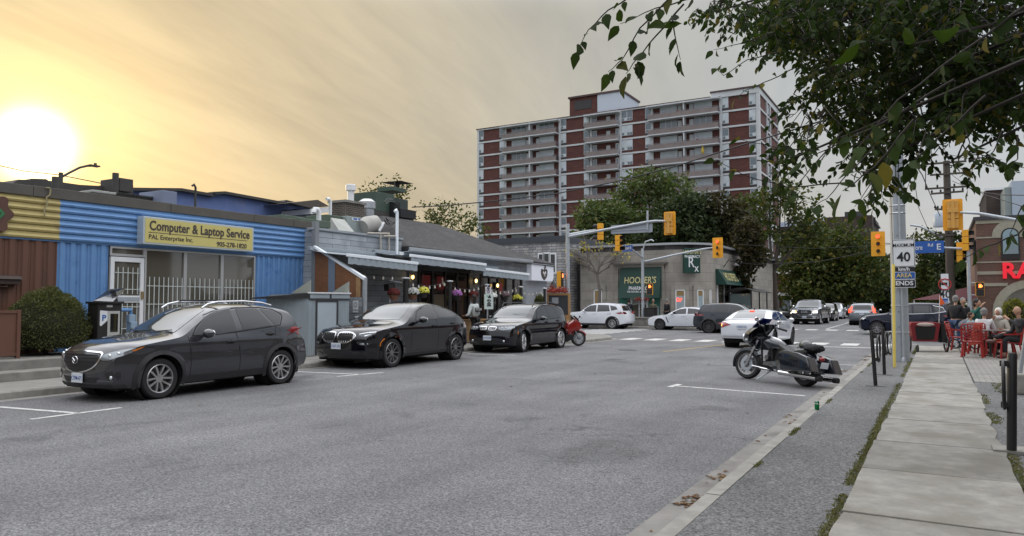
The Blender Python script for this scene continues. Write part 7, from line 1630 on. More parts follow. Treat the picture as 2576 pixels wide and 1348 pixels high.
for pix,d0,d1,s,de in(([(1620,-30),(1530,25),(1480,75),(1452,125)],3.6,3.4,.10,.55),([(1700,-20),(1610,70),(1565,150),(1530,180)],3.4,3.2,.10,.7),([(1720,10),(1650,90),(1600,150),(1575,185)],3.2,3.0,.115,.75),([(1690,40),(1700,100),(1712,150)],3.6,3.5,.09,.7),([(1760,-10),(1650,20),(1560,60)],3.6,3.5,.10,.8),
([(1950,80),(1860,110),(1795,125)],5.2,5,.09,1.1),([(1960,130),(1880,150),(1820,190),(1800,170)],5.4,5,.09,1),([(2000,170),(1940,200),(1880,225),(1850,245)],5.2,5,.09,1),([(2080,300),(2020,330),(1960,400),(1930,440)],4.6,4.2,.09,.9),([(2120,330),(2060,400),(2000,470),(1980,500)],4.4,4.2,.09,.9),
([(2200,370),(2130,440),(2080,500),(2040,520)],4.4,4,.10,1),([(2250,380),(2200,450),(2150,520)],4.2,4,.10,1),([(2050,380),(1950,370),(1860,350)],4.6,4.4,.085,.6),([(2120,460),(1980,470),(1870,440),(1800,400)],4.4,4.2,.085,.4),([(2330,330),(2300,420),(2280,480)],4.6,4.4,.09,.8),([(2420,300),(2440,360),(2410,400)],4.4,4.3,.09,.8),([(2520,330),(2500,380),(2470,410)],4.5,4.4,.09,.8),([(2560,340),(2560,400),(2540,420)],4.4,4.3,.09,.8),([(2200,430),(2190,490),(2170,540)],4.3,4.2,.09,.7)):
 spray(pix,d0,d1,s,de)
for pix,d0,d1,s,de in(([(2600,0),(2420,130),(2260,250),(2150,380)],2.5,2.1,.10,.8),([(2500,60),(2300,110),(2170,100)],2.3,2.2,.11,.7),([(2400,200),(2200,320),(2020,400)],2.6,2.4,.085,.5),([(2620,520),(2560,590),(2480,620),(2420,650)],3.2,3.1,.075,.5),([(2640,460),(2570,520),(2540,590)],3.4,3.3,.08,.6),([(2300,300),(2200,420),(2120,480)],2.4,2.3,.10,.5),([(2480,240),(2380,330),(2300,400)],2.6,2.5,.09,.5)):
 spray(pix,d0,d1,s,de)
lb.tube([F0,F0+Vector((-1.4,.2,.9)),aD(2600,0,3.0)],[.04,.02,.008],6).tube([F0,F0+Vector((-2.2,.8,.7)),aD(1700,-60,3.6)],[.04,.02,.006],6).tube([F0,aD(2700,450,3.3)],[.02,.006],6)
lb.build('limbs',mat('dark limb bark',(.022,.018,.014),.95),t,world=1,smooth=60,fix=False);lv.build('crown',crown_leaf,t,world=1,fix=False,smooth=80)  # limbs in a darker bark than the trunk
#  OTHER VEHICLES
ST={
'suv':dict(L=4.62,W=1.87,H=1.69,wh=(.90,3.64,.355),top=[(0,.84),(.04,.92),(.2,1.0),(.6,1.06),(1.2,1.12),(1.35,1.15),(1.7,1.40),(2.0,1.57),(2.3,1.64),(2.8,1.67),(3.5,1.65),(3.95,1.60),(4.12,1.50),(4.35,1.15),(4.45,1.05),(4.62,.95)],
wins=[[(1.55,1.10),(1.85,1.36),(2.1,1.49),(2.5,1.53),(2.52,1.10)],[(2.60,1.535),(3.35,1.51),(3.48,1.13),(2.60,1.10)],[(3.44,1.50),(3.85,1.42),(4.0,1.24),(3.56,1.16)]],ws=[(1.40,-.66),(1.36,0),(1.40,.66),(1.75,.63),(2.06,.56),(2.05,0),(2.06,-.56),(1.75,-.63)],rw=[(-.62,1.16),(.62,1.16),(.56,1.48),(-.56,1.48)],belt=[(0,.84),(1.35,1.05),(4.62,1.14)],wr=.72),
'hatch':dict(L=4.52,W=1.82,H=1.43,wh=(.92,3.62,.335),top=[(0,.68),(.05,.74),(.3,.83),(.9,.92),(1.25,.96),(1.6,1.14),(2.0,1.33),(2.35,1.41),(2.8,1.42),(3.3,1.37),(3.8,1.24),(4.1,1.12),(4.3,1.02),(4.42,.92),(4.52,.86)],
wins=[[(1.55,.97),(1.85,1.15),(2.15,1.28),(2.55,1.33),(2.57,.99)],[(2.64,1.335),(3.15,1.30),(3.6,1.19),(3.75,1.08),(3.45,1.02),(2.66,.99)]],ws=[(1.35,-.64),(1.3,0),(1.35,.64),(1.75,.60),(2.12,.52),(2.1,0),(2.12,-.52),(1.75,-.60)],rw=None,belt=[(0,.70),(1.3,.93),(4.52,1.0)],wr=.70),
'sedan':dict(L=4.66,W=1.80,H=1.42,wh=(.90,3.64,.335),top=[(0,.66),(.05,.73),(.3,.82),(.9,.91),(1.25,.96),(1.6,1.14),(2.0,1.33),(2.35,1.405),(2.8,1.415),(3.2,1.36),(3.6,1.22),(3.95,1.07),(4.2,1.03),(4.5,1.02),(4.6,.98),(4.66,.92)],
wins=[[(1.55,.97),(1.85,1.15),(2.15,1.28),(2.55,1.33),(2.57,.99)],[(2.64,1.335),(3.05,1.31),(3.5,1.17),(3.7,1.06),(3.45,1.02),(2.66,.99)]],ws=[(1.35,-.64),(1.3,0),(1.35,.64),(1.75,.60),(2.12,.52),(2.1,0),(2.12,-.52),(1.75,-.60)],rwt=[(3.22,-.50),(3.22,.50),(3.9,.60),(3.9,-.60)],rw=None,belt=[(0,.70),(1.3,.93),(4.66,1.0)],wr=.70),
'pickup':dict(L=5.9,W=2.06,H=1.95,wh=(1.0,4.65,.41),top=[(0,1.10),(.04,1.18),(.3,1.24),(1.0,1.28),(1.45,1.30),(1.9,1.60),(2.2,1.84),(2.5,1.92),(3.2,1.94),(3.75,1.90),(3.95,1.80),(4.03,1.42),(4.06,1.40),(5.8,1.38),(5.9,1.34)],
wins=[[(1.75,1.33),(2.0,1.55),(2.3,1.75),(2.85,1.80),(2.87,1.33)],[(2.95,1.80),(3.6,1.77),(3.75,1.35),(2.95,1.33)]],ws=[(1.52,-.80),(1.48,0),(1.52,.80),(1.85,.76),(2.18,.68),(2.16,0),(2.18,-.68),(1.85,-.76)],rw=None,belt=[(0,1.10),(1.4,1.27),(5.9,1.33)],wr=.76)}
def auto(st,name,label,x,y,rz,paint,group=None,rimm=alloy,clad=None,front=False,rear=False,lit=False,fine=.075,plate=None,tail='sq',low=None,xoff=0,rails=None,scl=1.0):
 q=ST[st];L=q['L'];sz=[(.18,.92),(.3,.96),(.5,.99),(.7,1.0),(.9,.985),(1.1,.95),(1.35,.93)]
 if st=='pickup':sz=[(.3,.96),(.5,.98),(.9,1.0),(1.15,.985),(1.35,.96)]
 sp=dict(L=L,W=q['W'],paint=paint,wheels=q['wh'],ag=.05,wroof=q['wr'],bowf=.2 if st!='pickup' else .12,bowr=.14 if st!='pickup' else .04,top=q['top'],bot=[(0,.26),(.6,.24),(L-.6,.26),(L,.36)]if st!='pickup' else[(0,.45),(.6,.45),(L,.5)],belt=q['belt'],side=sz,
plan=[(0,.86),(.15,.92),(.5,.98),(1,1),(L-.8,1),(L-.3,.95),(L,.88)]if st!='pickup' else[(0,.92),(.3,.98),(1,1),(L,.99)],fs=[(.2,.08),(.4,0),(.7,0),(1,.07)],rs=[(.3,.06),(.5,-.02),(.8,0),(1,.04)],edge=[(0,.08),(L,.06)],ws=(1.35,2.1),wsb=.05,ns=18 if fine>.06 else 24,rim=dict(n=5,dbl=.3,ina=.1,w0=.04,w1=.05,mat=rimm,r=.68,dish=.02))
 c=Car(name,label,(x,y,0),rz,sp,group,res=fine)
 for w_ in q['wins']:c.both('side_window',w_,glass,off=.006,res=.12)
 c.panel('windscreen',q['ws'],'T',glassl,off=.008,res=.12)
 if q.get('rw'):c.panel('rear_window',q['rw'],'B',glass,off=.008,res=.12)
 if q.get('rwt'):c.panel('rear_window',q['rwt'],'T',glassl,off=.008,res=.12)
 zc=.55 if st!='pickup' else .7;hb=q['top'][1][1]
 if clad:c.arch(clad,.07);c.both('sill_trim',[(1.3,.36),(3.2,.36),(3.2,.25),(1.3,.25)],clad,off=.012,thick=.03)
 if front:
  for sg in(-1,1):c.panel('headlight',[(sg*.52,hb-.14),(sg*.62,hb-.19),(sg*.84,hb-.15),(sg*.88,hb-.04),(sg*.7,hb-.05)]if st!='pickup' else[(sg*.60,hb-.30),(sg*.93,hb-.28),(sg*.93,hb-.12),(sg*.62,hb-.13)],'F',headlit if lit else lampbright,off=.01,res=.08)
  c.panel('grille',[(-.45,hb-.18),(.45,hb-.18),(.4,hb-.38),(-.4,hb-.38)]if st!='pickup' else[(-.56,hb-.10),(.56,hb-.10),(.5,hb-.42),(-.5,hb-.42)],'F',blackpl,off=.01,res=.1)
  if st!='pickup':c.panel('bumper_intake',[(-.6,.42),(.6,.42),(.5,.3),(-.5,.3)],'F',blackpl,off=.01,res=.1)
 if rear:
  zt_=q['belt'][-1][1]-.04
  for sg in(-1,1):
   pts={'sq':[(sg*.62,zt_-.16),(sg*.9,zt_-.16),(sg*.9,zt_),(sg*.62,zt_)],'tall':[(sg*.72,1.0),(sg*.92,.90),(sg*.88,1.2),(sg*.72,1.42),(sg*.66,1.42),(sg*.68,1.15)],'wedge':[(sg*.40,zt_-.10),(sg*.86,zt_-.24),(sg*.93,zt_-.06),(sg*.8,zt_+.0),(sg*.6,zt_-.03)]}[tail]
   c.panel('tail_light',pts,'B',redlit if(lit and tail!='wedge')else redlens,off=.01,res=.07)
   c.both('tail_light',[(L-.42,zt_-.14),(L-.12,zt_-.14),(L-.14,zt_-.01),(L-.40,zt_-.02)],redlens,off=.01,res=.07)if sg>0 and st!='pickup' else None
  c.panel('bumper_insert',[(-.8,.44),(.8,.44),(.75,.30),(-.75,.30)],'B',clad or blackpl,off=.01,res=.1)
  if plate:c.plate('B',0,.78 if st!='suv' else .86,plate,off=.015)
 z_=q['belt'][1][1]+.07;c.mirrors(1.72 if st!='pickup' else 1.95,z_,paint if st!='pickup' else chrome,.15,.15 if st!='pickup' else .26,.2)
 for x0 in(1.5,2.58,3.5):c.both('door_gap',ribbon([(x0,q['belt'][1][1]),(x0+.04,.7),(x0,.42)],.012),gapm,off=.003,res=.2)
 c.handles([(2.42,z_-.14),(3.38,z_-.12)],paint,cup=False)
 if rails:c.rails([(2.1,q['H']-.10),(2.3,q['H']+.0),(3.6,q['H']-.02),(3.9,q['H']-.08)],rails)
 return c
wp=carmat('white car paint',(.66,.68,.72),.25);gcl=mat('dark cladding',(.03,.03,.032),.6);dgp=carmat('slate car paint',(.030,.036,.045),.3,.3);nvp=carmat('navy car paint',(.003,.006,.020),.2,.0,.4);sgp_=carmat('silver grey car paint',(.16,.18,.20),.3,.6);rmp=carmat('ram grey paint',(.13,.14,.165),.3,.6)
auto('suv','white_suv','white SUV with dark wheel arch cladding passing in front of the pharmacy',-19.25,44.65,0,wp,clad=gcl,rear=True,fine=.055)
c=auto('hatch','white_hatchback','white low hatchback with black alloy wheels turning by the pharmacy corner',-13.55,44.85,0,wp,front=True,rear=True,rimm=alloydark,fine=.05)
c.both('fender_vent',[(1.30,.80),(1.36,.80),(1.50,.46),(1.44,.46)],blackpl,off=.006)
auto('suv','dark_grey_suv','dark slate SUV with black cladding crossing the intersection',-9.62,41.45,R(180),dgp,clad=gcl,rimm=alloydark,rear=True,lit=False,fine=.05)
c=auto('sedan','white_sedan','white sedan seen from behind waiting at the crosswalk with its signal on',-6.05,29.75,R(-94),wp,rear=True,lit=False,rimm=alloydark,tail='wedge',plate='CWBW-976',fine=.045)
c.panel('turn_signal',[(-.90,.80),(-.74,.79),(-.76,.90),(-.88,.90)],'B',amblit,off=.016);h=c.hit('T',3.32,0,.01)[0];MB().box(h.x-.01,h.x+.02,-.09,.09,h.z-.01,h.z+.03).build('high_brake_light',redlit,c.t)
c.panel('rear_vent',[(.55,.46),(.88,.47),(.88,.44),(.55,.43)],'B',blackpl,off=.006);h=c.hit('T',2.9,0,0)[0];MB().prism([(h.x,h.z-.01),(h.x+.16,h.z-.02),(h.x+.14,h.z+.05)],'y',-.015,.015).build('aerial_fin',blackpl,c.t)
X_=aY(2027,800,60.5).x
c=auto('pickup','grey_pickup_truck','grey chrome-fronted pickup truck with lit headlamps driving toward the crosswalk',X_,60.5+2.95,R(88),rmp,front=True,lit=True,fine=.06)
c.ring('grille_frame',[(-.60,1.10),(.60,1.10),(.54,.73),(-.54,.73)],.05,'F',chrome,off=.02);c.panel('bumper',[(-.98,.66),(.98,.66),(.95,.44),(-.95,.44)],'F',chrome,off=.03,thick=.06);c.panel('bumper_intake',[(-.6,.60),(.6,.60),(.55,.50),(-.55,.50)],'F',blackpl,off=.045)
c.panel('turn_signal',[(.60,1.02),(.74,1.02),(.74,.93),(.60,.93)],'F',amblit,off=.03);c.plate('F',0,.56,'BK4 7RD',off=.06)
p=FR[c.t.name]@Vector((-2.96-.03,0,.95));text('RAM',.17,chrome,c.t,p,(R(90),0,R(-2)),bold=.006,sx=1.3,ext=.01)
X_=aY(2168,800,60).x;auto('suv','silver_grey_suv','silver-grey tall SUV driving away with lit brake lights',X_,60+2.3,R(-90),sgp_,rear=True,lit=True,tail='tall',plate='CMNT 214',fine=.06,rails=chrome)
c=auto('suv','navy_suv','dark navy blue SUV crossing the intersection behind the steel pole',-1.42,43.85,0,nvp,front=True,rear=True,fine=.05,rimm=MATS['bicolour alloy'])
c.both('chrome_window_trim',ribbon([(1.5,1.08),(2.6,1.09),(3.5,1.13),(4.02,1.22),(3.88,1.43),(3.45,1.52)],.02),chrome,off=.010)
X_=aY(1943,800,83).x;auto('hatch','black_hatchback','black car with small lit headlamps nosing out beside the bus shelter',X_,83,R(140),bp,front=True,lit=True,fine=.09)
for k,(st,x,Y_,rz,m_,lb)in enumerate((('suv',2077,74,90,bp,'black SUV following right behind the pickup truck'),('suv',2100,84,90,wp,'pale SUV parked further behind the pickup truck'),('sedan',2133,95,90,bp,'dark parked sedan far down the street with a person beside it'),('hatch',2164,104,90,sgp_,'far silver car at the end of the parked row'),('suv',1885,76,0,carmat('dark red car paint',(.08,.01,.012),.3),'dark red SUV parked behind the bus shelter'))):
 auto(st,'far_car',lb,aY(x,800,Y_).x,Y_,R(rz),m_,'cars far down the street',front=rz==90,fine=.11)
#  touring motorcycle
mpnt=carmat('gunmetal motorcycle paint',(.022,.027,.035),.22,.4)
f_,r_=Vector((-3.66,16.62,0)),Vector((-2.30,15.62,0));hd=math.atan2((r_-f_).y,(r_-f_).x);S=1.0
t=thing('touring_motorcycle','large dark grey touring motorcycle with saddlebags leaning on its stand by the kerb','motorcycle',(f_.x,f_.y,0),rot=(R(-7),0,hd))
WB=1.66
def mwheel(x,r,rim_r,w_,steer=0,par=t,nm='wheel',n=5):
 T=Matrix.Translation((x,0,r))@Matrix.Rotation(R(steer),4,'Z');b=MB();b.lathe([(rim_r,-w_*.42),(r-.03,-w_*.5),(r-.004,-w_*.22),(r,0),(r-.004,w_*.22),(r-.03,w_*.5),(rim_r,w_*.42)],ax='y',n=36,cap=False);w=b.xf(T).build(nm,rubber,par,smooth=50)
 q=MB();q.lathe([(rim_r+.006,-w_*.42),(rim_r-.02,-w_*.36),(rim_r-.02,w_*.36),(rim_r+.006,w_*.42)],ax='y',n=36,cap=False)
 for k in range(n):
  for d_ in(-.13,.13):a=2*math.pi*k/n+.3;q.beam((.04*math.cos(a),0,.04*math.sin(a)),((rim_r-.01)*math.cos(a+d_),0,(rim_r-.01)*math.sin(a+d_)),.025,.022,up=(0,1,0))
 q.lathe([(.05,-.06),(.05,.06)],ax='y',n=14);q.xf(T).build('rim',MATS['bicolour alloy'],w,smooth=40)
 for s_ in(-1,1):MB().lathe([(.075,s_*.07),(.15,s_*.07),(.15,s_*.076),(.075,s_*.076),(.075,s_*.07)],ax='y',n=24,cap=False).xf(T).build('brake_disc',steel,w,smooth=40)
ST_=14;mwheel(0,.325,.235,.13,ST_);mwheel(WB,.32,.20,.18)
TS=Matrix.Rotation(R(ST_),4,'Z')
def arcshell(c,r,a0,a1,hw,m,name,T=None,drop=.05,thick=.012,n=14,par=t):
 vs=[];fs=[];w5=[(-1,-drop),(-.85,-.012),(-.4,0),(.4,0),(.85,-.012),(1,-drop)]
 for i in range(n+1):
  a=R(a0+(a1-a0)*i/n)
  for u,dr in w5:vs.append((c[0]+(r+dr)*math.cos(a),u*hw,c[1]+(r+dr)*math.sin(a)))
 for i in range(n):
  for j in range(5):fs.append((i*6+j,i*6+j+1,i*6+7+j,i*6+6+j))
 b=MB().add(vs,fs)
 if T is not None:b.xf(T)
 return b.build(name,m,par,smooth=60,fix=False)
arcshell((0,.325),.365,195,38,.085,mpnt,'front_fender',TS,.07)
arcshell((WB,.32),.37,150,-8,.13,mpnt,'rear_fender',None,.06,n=18)
fk=MB()
for s_ in(-1,1):fk.tube([(.02,s_*.10,.33),(.25,s_*.10,.86)],.026,8).tube([(-.0,s_*.10,.30),(.10,s_*.10,.52)],.036,8)
fk.xf(TS).build('fork',chrome,t,smooth=50)
b=MB()
prof=[(.02,.80,.02,.06),(-.02,.88,.24,.10),(.02,1.0,.27,.13),(.12,1.10,.24,.12),(.22,1.16,.17,.08),(.30,1.18,.10,.02)]
vs=[];n=14
for x,z,hw,dz in[(.16,.66,.10,.0),(-.04,.74,.20,.0),(-.14,.85,.31,.0),(-.11,.97,.34,0),(.0,1.08,.31,0),(.13,1.17,.22,0),(.24,1.22,.13,0)]:
 for k in range(n+1):u=-1+2*k/n;vs.append((x+.30*abs(u)**2.2,hw*u,z-.0*abs(u)))
fs=[(i*(n+1)+k,i*(n+1)+k+1,(i+1)*(n+1)+k+1,(i+1)*(n+1)+k)for i in range(6)for k in range(n)]
b.add(vs,fs);b.add([(x+.02,y*.92,z)for x,y,z in vs],[q[::-1]for q in fs]);b.xf(TS).build('fairing',mpnt,t,smooth=60,fix=False)
MB().ell((-.135,0,.90),(.05,.09,.09),14,10).xf(TS).build('headlight',lampbright,t,smooth=60)
b=MB();vs=[]
for x,z,hw in((.06,1.13,.22),(.17,1.26,.20),(.27,1.34,.14)):
 for k in range(9):u=-1+k/4;vs.append((x+.14*u*u,hw*u,z))
fs=[(i*9+k,i*9+k+1,i*9+10+k,i*9+9+k)for i in range(2)for k in range(8)];b.add(vs,fs);b.xf(TS).build('windshield',mat('blue tinted screen',(.01,.02,.14),.15,coat=.5),t,smooth=60,fix=False)
b=MB()
for s_ in(-1,1):b.tube([(.36,0,1.0),(.40,s_*.14,1.12),(.42,s_*.28,1.17),(.56,s_*.40,1.13)],.016,8);b.tube([(.46,s_*.32,1.16),(.60,s_*.43,1.12)],.024,8)
b.xf(TS).build('handlebar',darkmetal,t,smooth=60)
for s_ in(-1,1):
 MB().tube([(.44,s_*.34,1.16),(.40,s_*.40,1.27)],.008,5).ell((.40,s_*.42,1.28),(.02,.075,.05),12,8).xf(TS).build('mirror',chrome,t,smooth=60)
 MB().ell((.10,s_*.27,.82),(.05,.05,.045),10,8).xf(TS).build('turn_signal',lampglass,t,smooth=60)
MB().ell((.72,0,.80),(.34,.165,.125),22,14,rot=Matrix.Rotation(R(9),3,'Y')).build('fuel_tank',mpnt,t,smooth=60);MB().ell((.70,0,.888),(.26,.05,.055),16,8,rot=Matrix.Rotation(R(10),3,'Y')).build('tank_console',chrome,t,smooth=60)
MB().prism([(.98,.80),(1.06,.77),(1.20,.70),(1.36,.66),(1.50,.70),(1.66,.72),(1.78,.70),(1.76,.63),(1.2,.56),(1.02,.62)],'y',-.15,.15).build('seat',mat('black leather',(.012,.012,.012),.5),t,bevel=.04,smooth=40)
b=MB().box(.50,1.10,-.12,.12,.24,.42).prism([(.56,.40),(.66,.70),(.76,.70),(.80,.40)],'y',-.07,.07).prism([(.82,.40),(.90,.68),(1.0,.66),(1.02,.40)],'y',-.07,.07);b.tube([(.34,0,.90),(.42,0,.34),(.6,0,.24),(1.2,0,.26),(WB,0,.32)],.024,8);b.build('engine',mat('engine black',(.03,.03,.032),.35,.6),t,bevel=.01)
b=MB()
for s_ in(-1,1):b.lathe([(.0,s_*.17),(.12,s_*.165),(.13,s_*.12),(.13,s_*.10)],(1.02,0,.34),ax='y',n=22);b.lathe([(0,s_*.13),(.055,s_*.13),(.06,s_*.1)],(.66,0,.50),ax='y',n=16)
b.prism([(.62,.40),(1.0,.44),(1.0,.30),(.62,.34)],'y',-.165,-.12);b.build('engine_cover',chrome,t,smooth=40)
for s_ in(-1,1):
 sb_=MB();y0,y1=s_*.19,s_*.42
 sb_.prism([(1.28,.62),(1.40,.67),(1.80,.64),(2.02,.58),(2.16,.30),(1.38,.27)],'y',y0,y1);o=sb_.build('saddlebag',mpnt,t,bevel=.03,smooth=40);MB().prism([(2.025,.56),(2.05,.57),(2.185,.31),(2.15,.30)],'y',y0+s_*.03,y1-s_*.03).build('tail_panel',mat('smoky reflector',(.06,.055,.055),.2,coat=1),o)
 MB().beam((1.50,s_*.425,.53),(1.82,s_*.425,.50),.006,.03).build('latch',darkmetal,o);MB().lathe([(.045,0),(.05,1.0),(.0,1.0)],ax='x',n=14).xf(Matrix.Translation((1.15,s_*.22,.22))@Matrix.Rotation(R(2),4,'Y')).build('exhaust',chrome,t,smooth=50)
 MB().lathe([(.0,0),(.055,0),(.055,.10),(0,.10)],(2.14,s_*.22,.185),ax='x',n=14).build('exhaust_tip',darkmetal,t,smooth=50)
MB().ell((2.02,0,.56),(.05,.07,.05),12,8).build('tail_light',redlens,t,smooth=60)
MB().obox((2.10,0,.44),(.012,.19,.12),(0,R(14),0)).build('number_plate',platem,t,bevel=.003);MB().tube([(.86,-.14,.24),(.66,-.34,.02)],.014,6).build('side_stand',steel,t);MB().tube([(.34,-.2,.32),(.40,-.26,.30),(.86,-.26,.26)],.012,6).box(.62,.88,-.30,-.16,.235,.255).build('footboard',chrome,t)
M_=FR[t.name];hp_=M_@Vector((1.60,0,.74));hel=thing('half_helmet','black half helmet and rolled black jacket resting on the motorcycle seat','helmet',hp_,hd)
MB().ell((0,0,.04),(.15,.125,.13),18,12,cut=-.03).build('shell',carmat('dark helmet paint',(.012,.018,.016),.15),hel,smooth=60);MB().tube([(-.155,-.03,.02),(-.13,-.09,.025),(-.05,-.13,.02)],.012,6).build('trim',chrome,hel)
tag(MB().ell((hp_.x+.20*math.cos(hd),hp_.y+.20*math.sin(hd),hp_.z+.02),(.24,.16,.085),18,10,amp=.3,rot=Matrix.Rotation(hd,3,'Z')).build('rolled_jacket',mat('black cloth',(.010,.010,.012),.85),smooth=60),'rolled black jacket lying on the rear seat of the motorcycle','jacket')
#  red sport motorcycle behind the boxy SUV
t=thing('sport_motorcycle','red and black sport motorcycle facing the intersection behind the boxy SUV','motorcycle',(-12.05,26.0,0),R(222))
rpt=carmat('red fairing paint',(.24,.015,.012),.25)
mwheel(0,.30,.21,.12,0,par=t);mwheel(1.4,.31,.21,.18,0,par=t)
arcshell((0,.30),.335,160,20,.07,rpt,'front_fender',None,.06,par=t)
fk=MB();[fk.tube([(.0,s_*.09,.30),(.26,s_*.09,.82)],.026,8)for s_ in(-1,1)];fk.build('fork',steel,t)
MB().prism([(-.10,.72),(-.02,.92),(.16,1.04),(.42,.86),(.60,.62),(.62,.40),(.42,.44),(.22,.58),(.02,.60)],'y',-.21,.21).build('front_fairing',rpt,t,bevel=.05,smooth=40)
MB().prism([(.30,.46),(.66,.56),(1.05,.50),(1.0,.22),(.50,.16),(.28,.26)],'y',-.17,.17).build('engine',darkmetal,t,bevel=.03)
MB().ell((.55,0,.82),(.28,.15,.12),18,10).build('fuel_tank',rpt,t,smooth=60);MB().prism([(.78,.82),(1.15,.80),(1.62,1.0),(1.60,.90),(1.1,.66),(.78,.70)],'y',-.11,.11).build('seat',MATS['black leather'],t,bevel=.03,smooth=40)
MB().add([(.02,-.14,.96),(.02,.14,.96),(.30,.10,1.20),(.30,-.10,1.20)],[(0,1,2,3)]).build('windshield',mat('smoke screen',(.10,.11,.12),.1,coat=1),t)
MB().ell((-.07,.09,.78),(.05,.06,.03),10,8).build('headlight',lampbright,t,smooth=60);MB().tube([(.24,-.36,.96),(.26,0,.92),(.24,.36,.96)],.014,6).build('handlebar',darkmetal,t);MB().tube([(1.0,.16,.3),(1.7,.2,.55)],.05,10).build('exhaust',steel,t,smooth=50)
for s_ in(-1,1):MB().tube([(.1,s_*.18,.98),(.05,s_*.34,1.12)],.01,5).ell((.05,s_*.36,1.13),(.03,.07,.04),10,8).build('mirror',darkmetal,t,smooth=60)
#  TRAFFIC SIGNALS, POLES AND WIRES
sgy=yel;lens_off=mat('dark lens',(.02,.018,.015),.3);hand=mat('lit hand',(1,.2,.03),.4,em=(1,.16,.03),ems=3.5);hous=mat('signal housing',(.62,.33,.07),.5)
def signal(par,c,rz,plate=True,lit=None,nm='signal_head',w_=.30,h_=.95):
 m_=Matrix.Translation(c)@Matrix.Rotation(rz,4,'Z');b=MB()
 if plate:b.prism(rrect(-w_*.9,w_*.9,-h_*.56,h_*.56,.05),'y',.0,.02)
 o=b.xf(m_).build(nm,sgy,par,world=1)if plate else None
 q=MB()
 for k in(-1,0,1):q.box(-w_/2,w_/2,.02 if plate else-.10,.20,k*h_/3-h_*.155,k*h_/3+h_*.155)
 if plate:q.box(-.06,.06,.2,.26,-h_/2,h_/2);q.box(-w_/2,w_/2,.2,.27,h_*.06,h_*.2)
 q=q.xf(m_).build('housing' if o else nm,hous if plate else sgy,o or par,world=1,bevel=.008);o=o or q
 for k in(1,0,-1):
  z=k*h_/3;y0=.0 if plate else-.10;on=lit==k
  MB().lathe([(0,y0-.012),(.105,y0-.006),(.11,y0)],(0,0,z),ax='y',n=18).xf(m_).build('lens',redlit if on and k==1 else lens_off,o,world=1)
  MB().lathe([(.115,y0-.24),(.118,y0)],(0,0,z),ax='y',n=14,a0=R(-20),a1=R(200),cap=False).xf(m_@Matrix.Rotation(0,4,'Y')).build('visor',sgy if plate else dkf,o,world=1)
 return o
def ped(par,c,rz):
 m_=Matrix.Translation(c)@Matrix.Rotation(rz,4,'Z');o=MB().box(-.2,.2,0,.2,-.38,.38).xf(m_).build('pedestrian_signal',sgy,par,world=1,bevel=.01);MB().box(-.18,.18,-.03,0,.0,.36).box(-.18,.18,-.03,0,-.36,-.02).xf(m_).build('hood',dkf,o,world=1)
 q=MB().box(-.06,.07,-.04,-.032,.08,.20);[q.box(-.06+k*.034,-.034+k*.034,-.04,-.032,.20,.28-.01*abs(k-1.5))for k in range(4)];q.box(.07,.11,-.04,-.032,.12,.20);q.xf(m_).build('hand_symbol',hand,o,world=1)
def pole(name,label,x,y,h,r=.11,z=.13):t=thing(name,label,'traffic signal',(x,y,z));MB().tube([(0,0,0),(0,0,h)],[r,r*.8],12).lathe([(r*1.6,0),(r*1.6,.05),(r,.12)],n=12).build('pole',steel,t,smooth=50);return t
def arm(t,pts,r=.06):MB().tube(pts,[r*1.2]+[r]*(len(pts)-2)+[r*.7],10).build('mast_arm',steel,t,world=1,smooth=60)
Y1=32.5;b_=aY(*D('6',80,900),Y1);tp=aY(*D('6',80,240),Y1)
t=pole('signal_pole','near left signal pole with long mast arm and yellow signal seen from behind',b_.x,Y1,tp.z-.13)
arm(t,[aY(*D('6',x,y),Y1)for x,y in((85,372),(560,280),(880,222),(960,212),(1085,212))]);s0_=aY(*D('6',1100,232),Y1);signal(t,s0_-Vector((0,-.15,0)),R(180))
p,q=aY(*D('6',510,255),Y1),aY(*D('6',930,322),Y1);MB().prism(rrect(p.x,q.x,q.z,p.z,.05),'y',Y1+.06,Y1+.08).build('sign_back',mat('sign back grey',(.34,.37,.42),.5,.3),t,world=1);MB().box(q.x-.25,q.x-.18,Y1-.02,Y1+.06,q.z+.1,q.z+1.0).box(q.x-.25,q.x-1.9,Y1+.02,Y1+.05,q.z+.14,q.z+.18).build('bracket',steel,t,world=1)
e_=aY(*D('6',370,300),38.5);arm(t,[tp-Vector((0,0,.55)),(tp-Vector((0,0,.5))).lerp(e_,.6),e_]);e2=aY(*D('6',400,320),38.5);signal(t,e2,R(-78),plate=False)
pc_=aY(*D('6',48,800),Y1-.3);ped(t,pc_-Vector((.15,0,0)),R(100))
Y2=46.9;b_=aY(*D('6',840,1260),Y2);tp=aY(*D('6',843,490),Y2)
t=pole('signal_pole','signal pole in front of the pharmacy entrance with a red signal on its long arm',b_.x,Y2,tp.z-.13,.12)
arm(t,[aY(*D('6',x,y),Y2)for x,y in((858,622),(1200,545),(1450,495),(1555,480))]);signal(t,aY(*D('6',1598,483),Y2)-Vector((0,.1,0)),0,lit=1,w_=.36,h_=1.15)
e_=aY(*D('6',640,450),40.5);arm(t,[aY(*D('6',838,585),Y2),aY(*D('6',740,510),43.5),e_]);signal(t,aY(*D('6',600,435),40.2),R(75),plate=False)
p=aY(*D('6',680,490),41.2);o=MB().obox(p,(.95,.03,.38),(0,0,R(-30))).build('street_name_sign',sbl,t,world=1);text('Elizabeth St',.24,sw,o,p+Vector((-.01,-.025,.02)),(R(90),0,R(-30)),bold=.004,sx=.72)
